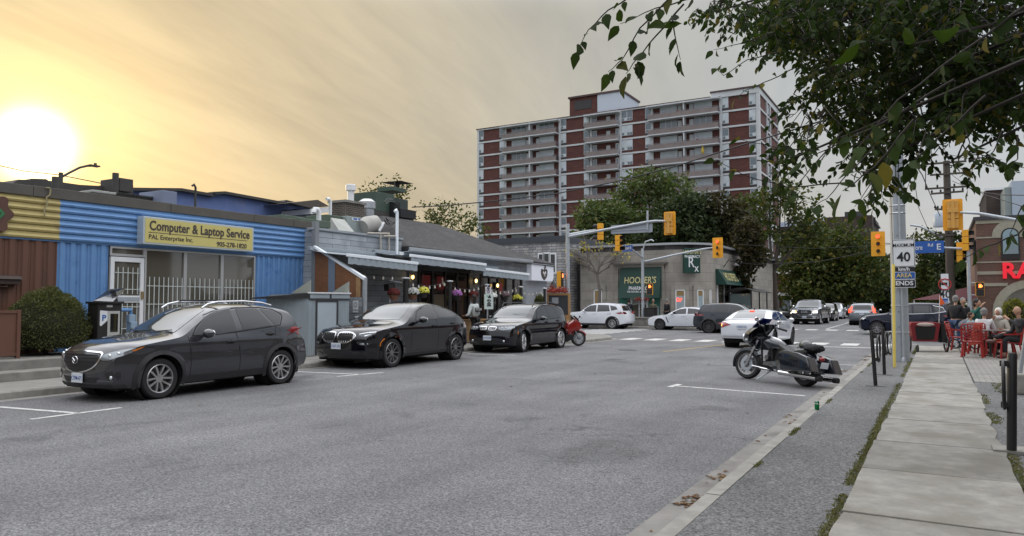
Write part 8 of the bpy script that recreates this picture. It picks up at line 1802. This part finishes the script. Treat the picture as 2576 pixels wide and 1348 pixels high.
ped(t,aY(*D('6',905,900),Y2-.1),R(8));MB().tube([tp,tp+Vector((.15,0,.45)),tp+Vector((.6,-.1,.55)),tp+Vector((.75,-.1,.45))],.05,8).build('lamp_arm',steel,t,world=1,smooth=60)
hb_=aY(*D('6',840,980),Y2);flowerrow('flower_basket','red flower basket on the signal pole before the pharmacy',hb_.x-.55,hb_.x+.45,Y2,hb_.z-.25,MATS['red bloom'],260)
Y3=46.8;b_=aY(*D('c4',410,1348),Y3);tp=aY(*D('c4',405,690),Y3)
t=pole('signal_pole','far right signal pole in front of the brick corner shop with two yellow signals',b_.x,Y3,tp.z-.1,.11)
signal(t,aY(*D('c4',375,600),Y3-.1),R(80),plate=False,h_=1.15);signal(t,aY(*D('c4',318,735),Y3+.2),R(65),plate=False,h_=1.1)
ped(t,aY(*D('c4',525,1150),Y3-.1),R(5));MB().tube([aY(*D('c4',410,1078),Y3),aY(*D('c4',520,1078),Y3)],.03,6).tube([aY(*D('c4',410,1215),Y3),aY(*D('c4',520,1215),Y3)],.03,6).tube([aY(*D('c4',340,845),Y3),aY(*D('c4',405,845),Y3)],.03,6).build('bracket',steel,t,world=1)
arm(t,[aY(*D('c4',405,700),Y3),aY(*D('8',1420,440),Y3),aY(*D('8',1300,415),Y3),aY(*D('8',985,405),Y3)])
signal(t,aY(*D('8',950,413),Y3)-Vector((0,.1,0)),0,lit=1,w_=.40,h_=1.25)
p=aY(*D('8',1275,437),Y3-.15);o=MB().prism(rrect(p.x-1.25,p.x+1.0,p.z-.33,p.z+.33,.04),'y',Y3-.2,Y3-.17).build('street_name_sign',sbl,t,world=1);text('Lakeshore',.40,sw,o,(p.x-.55,Y3-.21,p.z-.02),(R(90),0,0),bold=.004,sx=.62);text('Rd',.24,sw,o,(p.x+.35,Y3-.21,p.z+.1),(R(90),0,0),bold=.004);text('E',.46,sw,o,(p.x+.74,Y3-.21,p.z-.02),(R(90),0,0),bold=.008)
Y4=33.6;px4=aY(2700,600,Y4).x
t=pole('signal_pole','yellow signal seen from behind on a long arm reaching in from the right edge',px4,Y4,5.6,.13)
arm(t,[(px4,Y4,aY(2640,600,Y4).z)]+[aY(*D('c4',x,y),Y4)for x,y in((1018,388),(800,350),(500,298),(300,288))]);signal(t,aY(*D('c4',218,312),Y4)+Vector((0,.1,0)),R(180),w_=.38,h_=1.1)
# wooden hydro pole
Y5=48.3;wd=mat('weathered pole wood',(.075,.065,.055),.9,var=.3,vs=6,stretch=(1,1,.2));P5=lambda x,y:aY(*D('d3',x,y),Y5)
bx=P5(895,310);t=thing('hydro_pole','tall wooden hydro pole with many crossarms, transformer and insulators','utility pole',(bx.x,Y5,.1))
MB().tube([(bx.x+.05,Y5,.1),(bx.x,Y5,bx.z)],[.24,.17],12).build('pole',wd,t,world=1,smooth=60)
AR=((640,355,1120,318),(712,474,1100,448),(655,630,1130,600),(722,684,1090,655),(765,857,880,857),(768,1035,870,1035),(770,1145,990,1145))
for x0,y0,x1,y1 in AR:
 a_,b_=P5(x0,y0),P5(x1,y1);o=MB().beam(a_-Vector((0,.2,0)),b_-Vector((0,.2,0)),.10,.10).build('crossarm',wd,t,world=1)
 [MB().lathe([(.035,0),(.06,.08),(.03,.15),(0,.17)],a_.lerp(b_,k)+Vector((0,-.2,.05)),n=8).build('insulator',darkmetal,o,world=1)for k in(.03,.3,.7,.97)]
a_=P5(812,975);MB().lathe([(0,-.42),(.28,-.42),(.30,-.36),(.30,.30),(.24,.38),(0,.40)],a_-Vector((0,.3,0)),n=18).build('transformer',mat('transformer grey',(.40,.46,.54),.4),t,world=1,smooth=40)
MB().tube([P5(935,1348),P5(930,1040)],.05,8).build('conduit',steel,t,world=1)
la=[aY(*D('d3',x,y),Y5)for x,y in((850,1170),(740,1110),(600,1045),(490,1028))];MB().tube(la,.06,8).build('lamp_arm',steel,t,world=1,smooth=60)
WR=mat('overhead wire',(.01,.01,.012),.6)
def wire(label,pts,r=.014):q=[];n=len(pts);tag(MB().tube([Vector(p)for p in pts],r,5,cap=False).build('overhead_wire',WR),label,'wire','overhead wires')
def Wp(*a_):return[aD(x,y,d)for x,y,d in a_]
wire('thick cable rising from the cooling tower past the tower to the right',Wp((1036,521,30),(1120,517,29),(1220,508,28),(1400,487,26.5),(1550,457,25),(1700,418,23.5),(1850,370,22),(2000,325,20.5),(2080,300,20),(2262,225,19)),.022)
wire('sagging wire between left roofs and street lamp',Wp((-30,410,60),(60,430,58),(150,440,56),(250,460,54),(300,468,53)),.03)
wire('wire from the hydro pole top to the upper right',Wp((2395,455,56),(2480,490,46),(2576,520,38),(2660,550,30)),.02)
wire('second wire from the hydro pole sagging to the right edge',Wp((2395,440,56),(2450,480,48),(2520,490,40),(2620,492,32)),.02)
wire('slack service wire from the steel pole down to the hydro pole',[(-.8,22,9.2),*Wp((2290,395,25)),*Wp((2320,440,35),(2345,500,45)),P5(840,960)],.02)
wire('thin wire between steel pole and far signal arm',Wp((2290,380,23),(2310,520,35),(2350,610,50)),.012)
wire('thin wire from hydro pole crossarm toward the camera',[P5(660,630),*Wp((2330,330,30),(2300,200,15))],.02)
wire('thin wire from the topmost crossarm toward the camera',[P5(720,474),*Wp((2345,260,30),(2330,120,16))],.018)
wire('thin wire high at right over the brick shop',Wp((2370,385,50),(2480,408,42),(2600,425,34)),.018)
wire('low span wire over the street below the red signal',Wp((1700,640,60),(1900,665,56),(2060,658,52),(2200,630,49)),.018)
wire('long thin wire across the green trees',Wp((1860,615,55),(2050,625,52),(2200,618,50),(2440,600,48)),.014)
# small 40 km/h sign beyond the intersection
a_,b_=aY(*D('c4',85,1052),46.6),aY(*D('c4',178,1310),46.6);cx=(a_.x+b_.x)/2;H_=a_.z-b_.z
t=thing('speed_limit_sign','distant stacked signs with no-truck symbol and maximum 40 begins below it','road sign',(cx,46.6,.13))
MB().tube([(cx,46.65,.13),(cx,46.65,a_.z+.3)],.035,8).build('post',steel,t,world=1);MB().prism(rrect(a_.x,b_.x,b_.z,a_.z),'y',46.59,46.6).prism(rrect(cx-.18,cx+.18,a_.z+.02,a_.z+.36),'y',46.59,46.6).build('panel',sw,t,world=1)
MB().tube([(cx+.30*math.cos(k*.52),46.58,a_.z-H_*.17+.30*math.sin(k*.52))for k in range(12)],.03,5,closed=True).beam((cx-.2,46.575,a_.z-H_*.17+.2),(cx+.2,46.575,a_.z-H_*.17-.2),.01,.05).build('symbol_ring',red,t,world=1);MB().box(cx-.17,cx+.12,46.585,46.589,a_.z-H_*.17-.05,a_.z-H_*.17+.10).build('truck_symbol',blk,t,world=1)
text('MAXIMUM',.16,blk,t,(cx,46.58,a_.z-H_*.42),(R(90),0,0),bold=.003,sx=.9);text('40',.56,blk,t,(cx,46.58,a_.z-H_*.62),(R(90),0,0),bold=.01);MB().box(a_.x+.05,b_.x-.05,46.58,46.59,a_.z-H_*.88,a_.z-H_*.79).box(a_.x+.05,b_.x-.05,46.58,46.59,b_.z+.03,b_.z+H_*.11).build('band',sbl,t,world=1);text('BEGINS',.17,sw,t,(cx,46.575,b_.z+H_*.065),(R(90),0,0),sx=.85)
#  PEOPLE
skn=mat('skin',(.42,.24,.16),.55);skd=mat('brown skin',(.20,.11,.07),.55)
def skin(name,pts,ed,m,par,lv=1):
 me=bpy.data.meshes.new(name);me.from_pydata([tuple(p)for p,r in pts],ed,[]);o=bpy.data.objects.new(name,me);COL.objects.link(o);md=o.modifiers.new('s','SKIN');md.use_smooth_shade=True
 if not me.skin_vertices:me.skin_vertices.new()if hasattr(me.skin_vertices,'new')else None
 for i,(p,r)in enumerate(pts):me.skin_vertices[0].data[i].radius=(r if isinstance(r,tuple)else(r,r));me.skin_vertices[0].data[i].use_root=i==0
 o.modifiers.new('b','SUBSURF').levels=lv;bpy.context.view_layer.update();m2=bpy.data.meshes.new_from_object(o.evaluated_get(bpy.context.evaluated_depsgraph_get()));bpy.data.objects.remove(o);m2.materials.clear();m2.materials.append(m);m2.polygons.foreach_set('use_smooth',[True]*len(m2.polygons))
 o=bpy.data.objects.new(name,m2);COL.objects.link(o);o.parent=par;FR[o.name]=FR[par.name];return o
def person(label,loc,rz,pose,top,legs,hair,sk=skn,s=1.0,hands=None,look=0,cover=None,group=None,cross=False,longhair=False,lean=.06):
 t=thing('person',label,'person',loc,rz,group);V=Vector;f=V((0,-1,0))
 if pose=='stand':hip,kn,an=V((0,0,.93)),[V((sx*.11,-.03,.50))for sx in(-1,1)],[V((sx*.12,.02,.09))for sx in(-1,1)]
 else:
  hip=V((0,.05,.52));kn=[V((sx*.13,-.40,.53))for sx in(-1,1)];an=[V((sx*.13,-.42,.10))for sx in(-1,1)]
  if cross:kn[0]=V((-.02,-.40,.62));an[0]=V((.22,-.68,.50))
 ch=hip+V((0,-lean*.5,.36));nk=hip+V((0,-lean,.53));hd=nk+V((0,-.03,.20));sh=[nk+V((sx*.185,0,-.06))for sx in(-1,1)]
 hands=hands or([V((-.25,-.08,.80)),V((.25,-.08,.80))]if pose=='stand' else[V((-.14,-.34,.66)),V((.14,-.34,.66))]);el=[]
 for i,sx in enumerate((-1,1)):
  h=V(hands[i]);m_=(sh[i]+h)/2;d=(h-sh[i]).length;b_=math.sqrt(max(.0,.30**2-(d/2)**2))if d<.6 else .02;el.append(m_+V((sx*.45,.35,-.8)).normalized()*b_)
 P=[(hip,.09),(ch,(.11,.08)),(nk,.05),(hd-V((0,0,.06)),.055),(hd+V((0,0,.04)),.06)];E=[(0,1),(1,2),(2,3),(3,4)]
 for i,sx in enumerate((-1,1)):
  b_=len(P);h=V(hands[i]);d=(h-el[i]).normalized();sd=d.orthogonal().normalized();P+=[(sh[i],.045),(el[i],.038),(h,.028),(h+d*.06,.03)];E+=[(1,b_),(b_,b_+1),(b_+1,b_+2),(b_+2,b_+3)]
  for k in range(4):c=len(P);P+=[(h+d*.10+sd*(k-1.5)*.022,.009),(h+d*(.145+.012*(1.5-abs(k-1.5)))+sd*(k-1.5)*.026+V((0,0,-.012)),.008)];E+=[(b_+3,c),(c,c+1)]
  c=len(P);P+=[(h+d*.05+sd*.045,.010),(h+d*.09+sd*.06,.009)];E+=[(b_+2,c),(c,c+1)]
  b_=len(P);P+=[(hip+V((sx*.09,0,-.03)),.075),(kn[i],.052),(an[i],.038)];E+=[(0,b_),(b_,b_+1),(b_+1,b_+2)]
 body=skin('body',[(p*s,r if not isinstance(r,tuple)else r)if s==1 else(p*s,(r*s if not isinstance(r,tuple)else(r[0]*s,r[1]*s)))for p,r in P],E,sk,t)
 hr=Matrix.Rotation(look,3,'Z');H=lambda v:(hd+hr@V(v))*s
 fc=MB().ell(H((0,-.008,.0)),(.075*s,.092*s,.115*s),16,12).ell(H((0,-.104,-.01)),(.012*s,.02*s,.024*s),8,6).ell(H((-.078,0,-.005)),(.012*s,.022*s,.03*s),8,6).ell(H((.078,0,-.005)),(.012*s,.022*s,.03*s),8,6)
 bm=bmesh.new();bm.from_mesh(body.data);tm=bpy.data.meshes.new('f');tm.from_pydata([tuple(v)for v in fc.v],[],fc.f);bm.from_mesh(tm);bm.to_mesh(body.data);bm.free();body.data.polygons.foreach_set('use_smooth',[True]*len(body.data.polygons))
 q=MB();[q.ell(H((sx*.03,-.092,.018)),(.012*s,.006*s,.007*s),8,6)for sx in(-1,1)];q.ell(H((0,-.094,-.05)),(.024*s,.005*s,.006*s),8,6);q.build('face_features',mat('eye dark',(.03,.015,.012),.4),body)
 if hair is not None:
  q=MB().ell(H((0,.022,.035)),(.092*s,.104*s,.108*s),16,12,amp=.08,cut=-.02*s).ell(H((0,.042,-.02)),(.083*s,.078*s,.095*s),14,10)
  if longhair:q.ell(H((0,.05,-.09)),(.09*s,.05*s,.16*s),14,10)
  q.build('hair',hair,t,smooth=60)
 if cover is not None:MB().ell(H((0,.022,.02)),(.098*s,.105*s,.128*s),16,12).ell(H((0,.0,-.16)),(.12*s,.10*s,.09*s),14,10).build('headscarf',cover,t,smooth=60)
 Q=[(hip+V((0,0,.0)),(.155,.115)),(hip+V((0,-.01,.18)),(.165,.125)),(ch,(.20,.14)),(nk-V((0,0,.05)),.085)];E=[(0,1),(1,2),(2,3)]
 for i in(0,1):b_=len(Q);h=V(hands[i]);Q+=[(sh[i],.085),(el[i],.058),(el[i].lerp(h,.9),.042)];E+=[(2,b_),(b_,b_+1),(b_+1,b_+2)]
 skin('jacket',[(p*s,(r*s if not isinstance(r,tuple)else(r[0]*s,r[1]*s)))for p,r in Q],E,top,t)
 Q=[(hip,(.145,.115))];E=[]
 for i,sx in enumerate((-1,1)):b_=len(Q);Q+=[(hip+V((sx*.09,0,-.05)),.10),(kn[i],.075),(an[i]+V((0,0,.04)),.06)];E+=[(0,b_),(b_,b_+1),(b_+1,b_+2)]
 skin('trousers',[(p*s,(r*s if not isinstance(r,tuple)else(r[0]*s,r[1]*s)))for p,r in Q],E,legs,t)
 for i in(0,1):MB().ell((an[i]+V((0,-.07,-.045)))*s,(.048*s,.135*s,.05*s),14,8).build('shoe',PSH[0],t,smooth=60)
 return t
cl=lambda n,c:mat(n+' cloth',c,.85,var=.1,vs=9)
blkc,jean,gryh,brnh,blkh=cl('black',(.012,.012,.014)),cl('denim',(.03,.055,.12)),mat('grey hair',(.20,.195,.19),.8),mat('brown hair',(.05,.025,.015),.8),mat('black hair',(.012,.010,.010),.7)
PSH=[mat('dark shoe',(.02,.018,.018),.6)]
def zc(x,y,Y):return aY(*D('c5',x,y),Y)
person('standing man with grey hair in black jacket and jeans beside the stroller wheel',(.46,29.6,KH),R(150),'stand',blkc,jean,gryh,hands=[(-.22,-.32,1.05),(.22,-.30,1.05)],s=1.0)
person('man in dark green shirt with hand at his mouth near the signal pole',(zc(1190,90,29).x,29,KH+.12),R(60),'sit',cl('dark green',(.01,.09,.07)),jean,blkh,hands=[(-.10,-.22,1.18),(.14,-.34,.66)],s=1.12)
person('man with glasses and pale cap behind the standing man',(zc(995,110,31).x,31,KH),R(20),'stand',blkc,blkc,gryh,s=.96)
person('curly-haired child in light blue jacket sitting in a red chair',(zc(1110,320,27.4).x,27.4,KH+.14),R(70),'sit',cl('light blue',(.22,.38,.42)),jean,brnh,s=.80)
person('person with grey hair in white sweater with back turned at the table',(zc(1310,250,26.4).x,26.4,KH),R(160),'sit',cl('white',(.55,.55,.56)),cl('dark grey',(.05,.05,.055)),gryh,s=1.0)
person('woman in white headscarf resting her cheek on her hand',(zc(1525,240,26.6).x,26.6,KH),R(-25),'sit',cl('cream',(.40,.38,.33)),blkc,None,cover=cl('white scarf',(.62,.60,.57)),hands=[(-.08,-.2,1.05),(.2,-.3,.74)],s=1.0)
PSH[0]=mat('brown leather shoe',(.09,.03,.025),.4)
person('bald man in dark shirt with crossed legs and brown shoes nearest at the right edge',(zc(1835,600,24.6).x,24.6,KH),R(-75),'sit',cl('charcoal',(.03,.03,.035)),blkc,None,hands=[(-.05,-.36,.66),(-.10,-.24,1.05)],cross=True,s=1.05)
PSH[0]=MATS['dark shoe']
person('person in dark top seen between headscarf woman and plants',(zc(1640,350,27.6).x,27.6,KH),R(200),'sit',blkc,blkc,brnh,s=1.02,longhair=True)
ic=person('person with long black hair in white sport jersey leaning on the patio fence',(-15.15,23.5,.136),R(-90),'stand',cl('white jersey',(.56,.60,.58)),blkc,blkh,sk=skd,hands=[(-.34,-.22,1.02),(.34,-.22,1.02)],longhair=True,s=1.02)
c_=FR[ic.name]@Vector((0,.145,1.27));MB().box(-.19,.19,.118,.134,1.19,1.33).build('back_stripe',blkc,ic);text('ICON',.13,white,ic,c_+Vector((.01,0,0)),(R(90),0,R(90)),bold=.004,sx=1.1,shear=.2)
person('man in dark red checked shirt looking at his phone behind the coupe SUV',(-16.4,17.95,.136),R(100),'sit',cl('dark red',(.09,.015,.015)),blkc,blkh,sk=skd,hands=[(-.05,-.3,.9),(.08,-.3,.9)],s=1.22)
person('dark-haired person in black seated by the shopfront window',(-16.5,22.2,.136),R(60),'sit',blkc,blkc,blkh,s=1.1)
person('man with sunglasses seated low behind the patio fence',(-16.1,23.0,.136),R(95),'sit',cl('navy',(.02,.03,.06)),blkc,brnh,s=1.0)
person('dark-haired person seated right of the parking notice',(-16.2,25.7,.136),R(200),'sit',blkc,blkc,brnh,s=1.02,longhair=True)
for x,y,a,tp_,lg_,hr_,lb in((695,1130,200,cl('dark navy',(.012,.014,.02)),cl('khaki',(.16,.12,.08)),blkh,'man in dark jacket walking past the pharmacy shop window'),(940,1150,30,cl('olive',(.10,.10,.07)),blkc,gryh,'man in olive jacket and pale cap beside the signal pole'),(1075,1150,150,blkc,blkc,gryh,'white-haired person in long black coat by the pharmacy wall')):
 p=aY(*D('6',x,y),47.3);person(lb,(p.x,47.3,.13),R(a),'stand',tp_,lg_,hr_,s=1.0,group=None)
person('person in pale shirt standing among the far parked cars',(aY(2138,800,90).x,90,0),0,'stand',cl('pale',(.4,.42,.42)),blkc,blkh)
# red perforated chairs and tables
rp2=mat('red plastic',(.30,.014,.012),.4)
def chair():
 t=thing('patio_chair','','chair',(0,0,0),0,'red plastic chairs outside the corner cafe');MB().box(-.23,.23,-.24,.22,.42,.455).build('seat',rp2,t,bevel=.015)
 for sx in(-1,1):MB().beam((sx*.21,-.21,.44),(sx*.25,-.26,0),.045,.04).build('leg',rp2,t);MB().beam((sx*.21,.20,.44),(sx*.25,.29,0),.045,.04).build('leg',rp2,t);MB().beam((sx*.24,.22,.42),(sx*.24,.27,.72),.04,.05).beam((sx*.24,.27,.68),(sx*.24,-.16,.66),.045,.03).build('armrest',rp2,t)
 b=MB();z0=.46
 for i in range(6):
  for j in range(5):cx,cz=-.185+i*.074,.50+j*.078+.03*(i%2);b.tube([(cx+.038*math.cos(k*1.047+.3*i),.245+(cz-.46)*.2,cz+.036*math.sin(k*1.047+.3*i))for k in range(6)],.0105,4,closed=True)
 b.tube([(-.23,.23,.44),(-.235,.33,.90),(-.2,.335,.93),(.2,.335,.93),(.235,.33,.90),(.23,.23,.44)],.018,6);b.build('backrest',rp2,t);return t
c0=chair();first=True
for x,y,a,lb in((.80,24.6,172,'red perforated chair nearest the sidewalk with its back to the street'),(.52,27.4,75,'red perforated chair holding the curly-haired child'),(1.62,24.6,-75,'red chair under the man with crossed legs'),(1.05,26.3,160,'red chair of the person in the white sweater'),(1.32,26.7,-25,'red chair of the woman in the white headscarf'),(1.75,26.0,-60,'red chair at the far right beside the planter')):
 c=c0 if first else copy_tree(c0);first=False;c.location=(x,y,KH+.004);c.rotation_euler=(0,0,R(a));c['label']=lb
tag(MB().prism([(.28,.30),(.40,.93),(.62,.96),(.62,.80),(.55,.35)],'y',-.01,.03).xf(Matrix.Translation((.46,25.2,KH))).build('coral_jacket',cl('coral',(.45,.07,.04)),bevel=.008),'coral red jacket draped over the back of a red chair','jacket')
t=thing('cafe_table','dark round cafe table with two drinks in front of the seated group','table',(1.25,25.3,KH));MB().lathe([(0,.73),(.40,.73),(.40,.755),(0,.755)],n=24).build('tabletop',mat('table top',(.10,.09,.085),.35),t);MB().tube([(0,0,.03),(0,0,.73)],.03,8).beam((-.28,0,.02),(.28,0,.02),.05,.03).beam((0,-.28,.02),(0,.28,.02),.05,.03).build('leg',dkf,t)
for x,y,lb,m_ in((1.20,25.12,'white paper coffee cup on the cafe table',white),(1.02,25.35,'iced coffee in a clear cup on the cafe table',mat('iced coffee',(.30,.20,.13),.3))):q=MB().lathe([(.028,0),(.04,.11),(0,.11)],(x,y,KH+.757),n=14);tag(q.build('drink_cup',m_,smooth=40),lb,'cup')
shrub('planter_plant','yellow-green potted plant among the cafe tables','plant',(1.95,26.9,1.25),(.35,.35,.5),900,.07,leafmat('variegated leaf',(.10,.12,.02),(.22,.20,.05),tr=.25),seed=15)
# helmet-topped stroller wheel, bike trailer with flag
wx=zc(885,640,28.6);t=thing('stroller','dark stroller with grey hood partly hidden behind the child','stroller',(wx.x+.3,28.8,KH))
def wheel2(par,c,r,m_=rubber,ax='y'):w_=MB().tube([Vector(c)+Vector((r*math.cos(k*.393),0,r*math.sin(k*.393))if ax=='y' else(0,r*math.cos(k*.393),r*math.sin(k*.393)))for k in range(16)],.025,8,closed=True).build('wheel',m_,par,smooth=60);q=MB();[q.beam(c,Vector(c)+Vector((r*math.cos(k*1.257),0,r*math.sin(k*1.257))if ax=='y' else(0,r*math.cos(k*1.257),r*math.sin(k*1.257))),.015,.015)for k in range(5)];q.build('spoke_set',steel,w_)
wheel2(t,(-.3,0,.17),.15);wheel2(t,(.3,.1,.17),.15);MB().ell((.12,0,.78),(.3,.25,.22),16,10,cut=-.03).build('hood',cl('grey hood',(.10,.11,.13)),t,smooth=60);MB().beam((-.3,0,.17),(.2,0,.6),.03,.03).beam((.3,.1,.17),(0,0,.6),.03,.03).beam((.1,0,.6),(.35,.3,1.0),.03,.03).build('frame',steel,t)
tx,ty=-.42,26.6;t=thing('bike_trailer','red and black child bike trailer with orange flag behind the steel pole','bike trailer',(tx,ty,KH),R(14))
MB().prism([(-.36,.33),(.30,.33),(.40,.90),(.30,.93),(-.40,.93),(-.44,.85)],'y',-.25,.35).build('cabin',cl('trailer red',(.17,.012,.016)),t,bevel=.02);MB().prism([(-.27,.40),(.20,.40),(.27,.80),(-.32,.80)],'y',-.262,-.25).build('mesh_window',cl('black mesh',(.008,.008,.008)),t)
MB().prism([(.44,.30),(.62,.30),(.52,.90),(.42,.93)],'y',-.2,.5).build('side_panel',cl('trailer black',(.012,.012,.012)),t,bevel=.015);wheel2(t,(.58,-.1,.26),.24,ax='x');wheel2(t,(-.46,-.1,.26),.24,ax='x');wheel2(t,(-.28,-.35,.12),.09,ax='x')
MB().beam((-.3,-.3,.30),(.5,-.25,.30),.025,.03).build('frame',steel,t);fl_=MB().tube([(.42,0,.9),(.46,0,1.78)],.009,6).build('flag_pole',white,t);MB().add([(.46,0,1.78),(.60,.0,1.52),(.45,0,1.45)],[(0,1,2)]).build('flag',mat('orange flag',(.8,.13,.02),.6),fl_);MB().ell((-.02,-.26,.86),(.25,.03,.06),12,8).build('rolled_cover',cl('pale roll',(.45,.38,.34)),t,smooth=60)
# red umbrellas of the corner shop
p=aY(*D('c4',290,1200),50);t=thing('red_canopy','dark red market canopy beside the brick corner shop','canopy',(p.x,51,.1));MB().add([(p.x-2.4,50,p.z-.35),(p.x+2.0,50,p.z-.35),(p.x+2.0,53.5,p.z-.35),(p.x-2.4,53.5,p.z-.35),(p.x+.9,51.5,p.z+.5)],[(0,1,4),(1,2,4),(2,3,4),(3,0,4)]).build('roof',mat('canopy red',(.09,.006,.010),.7),t,world=1);MB().tube([(p.x-2.3,50.1,.1),(p.x-2.3,50.1,p.z-.35)],.04,6).build('leg',white,t,world=1);MB().tube([(p.x+1.9,50.1,.1),(p.x+1.9,50.1,p.z-.35)],.04,6).build('leg',white,t,world=1)
# bicycle leaning behind the steel pole, bin and stone planter by the pharmacy
t=thing('bicycle','dark bicycle leaning behind the steel pole, mostly hidden','bicycle',(-1.28,24.6,KH),R(80))
for x in(0,1.02):wheel2(t,(x,0,.34),.32)
MB().tube([(0,0,.34),(.30,0,.78),(.72,0,.74),(.45,0,.30),(.30,0,.78)],.018,6).tube([(.72,0,.78),(.45,0,.30),(1.02,0,.34),(.72,0,.72)],.014,6).build('frame',darkmetal,t);MB().tube([(.28,-.25,.98),(.30,0,.95),(.28,.25,.98)],.014,6).tube([(.30,0,.95),(.30,0,.78)],.014,6).build('handlebar',darkmetal,t);MB().ell((.74,0,.88),(.12,.06,.03),10,6).build('saddle',blackpl,t)
p=aY(*D('6',920,1200),46.9);t=thing('litter_bin','black litter bin right of the pharmacy signal pole','litter bin',(p.x,46.9,.13));MB().prism([(-.34,-.34),(.34,-.34),(.34,.34),(-.34,.34)],'z',0,1.15).build('body',dkf,t,bevel=.04);MB().box(-.38,.38,-.38,.38,1.15,1.22).build('lid',dkf,t,bevel=.03)
p=aY(*D('6',765,1235),46.8);t=thing('stone_planter','low grey stone planter left of the pharmacy signal pole','planter',(p.x,46.8,.13));MB().box(-1.25,1.0,-.3,.3,0,.5).build('wall',stc,t,bevel=.02);MB().box(-1.3,1.05,-.35,.35,.5,.6).build('rim',conc2,t,bevel=.02)
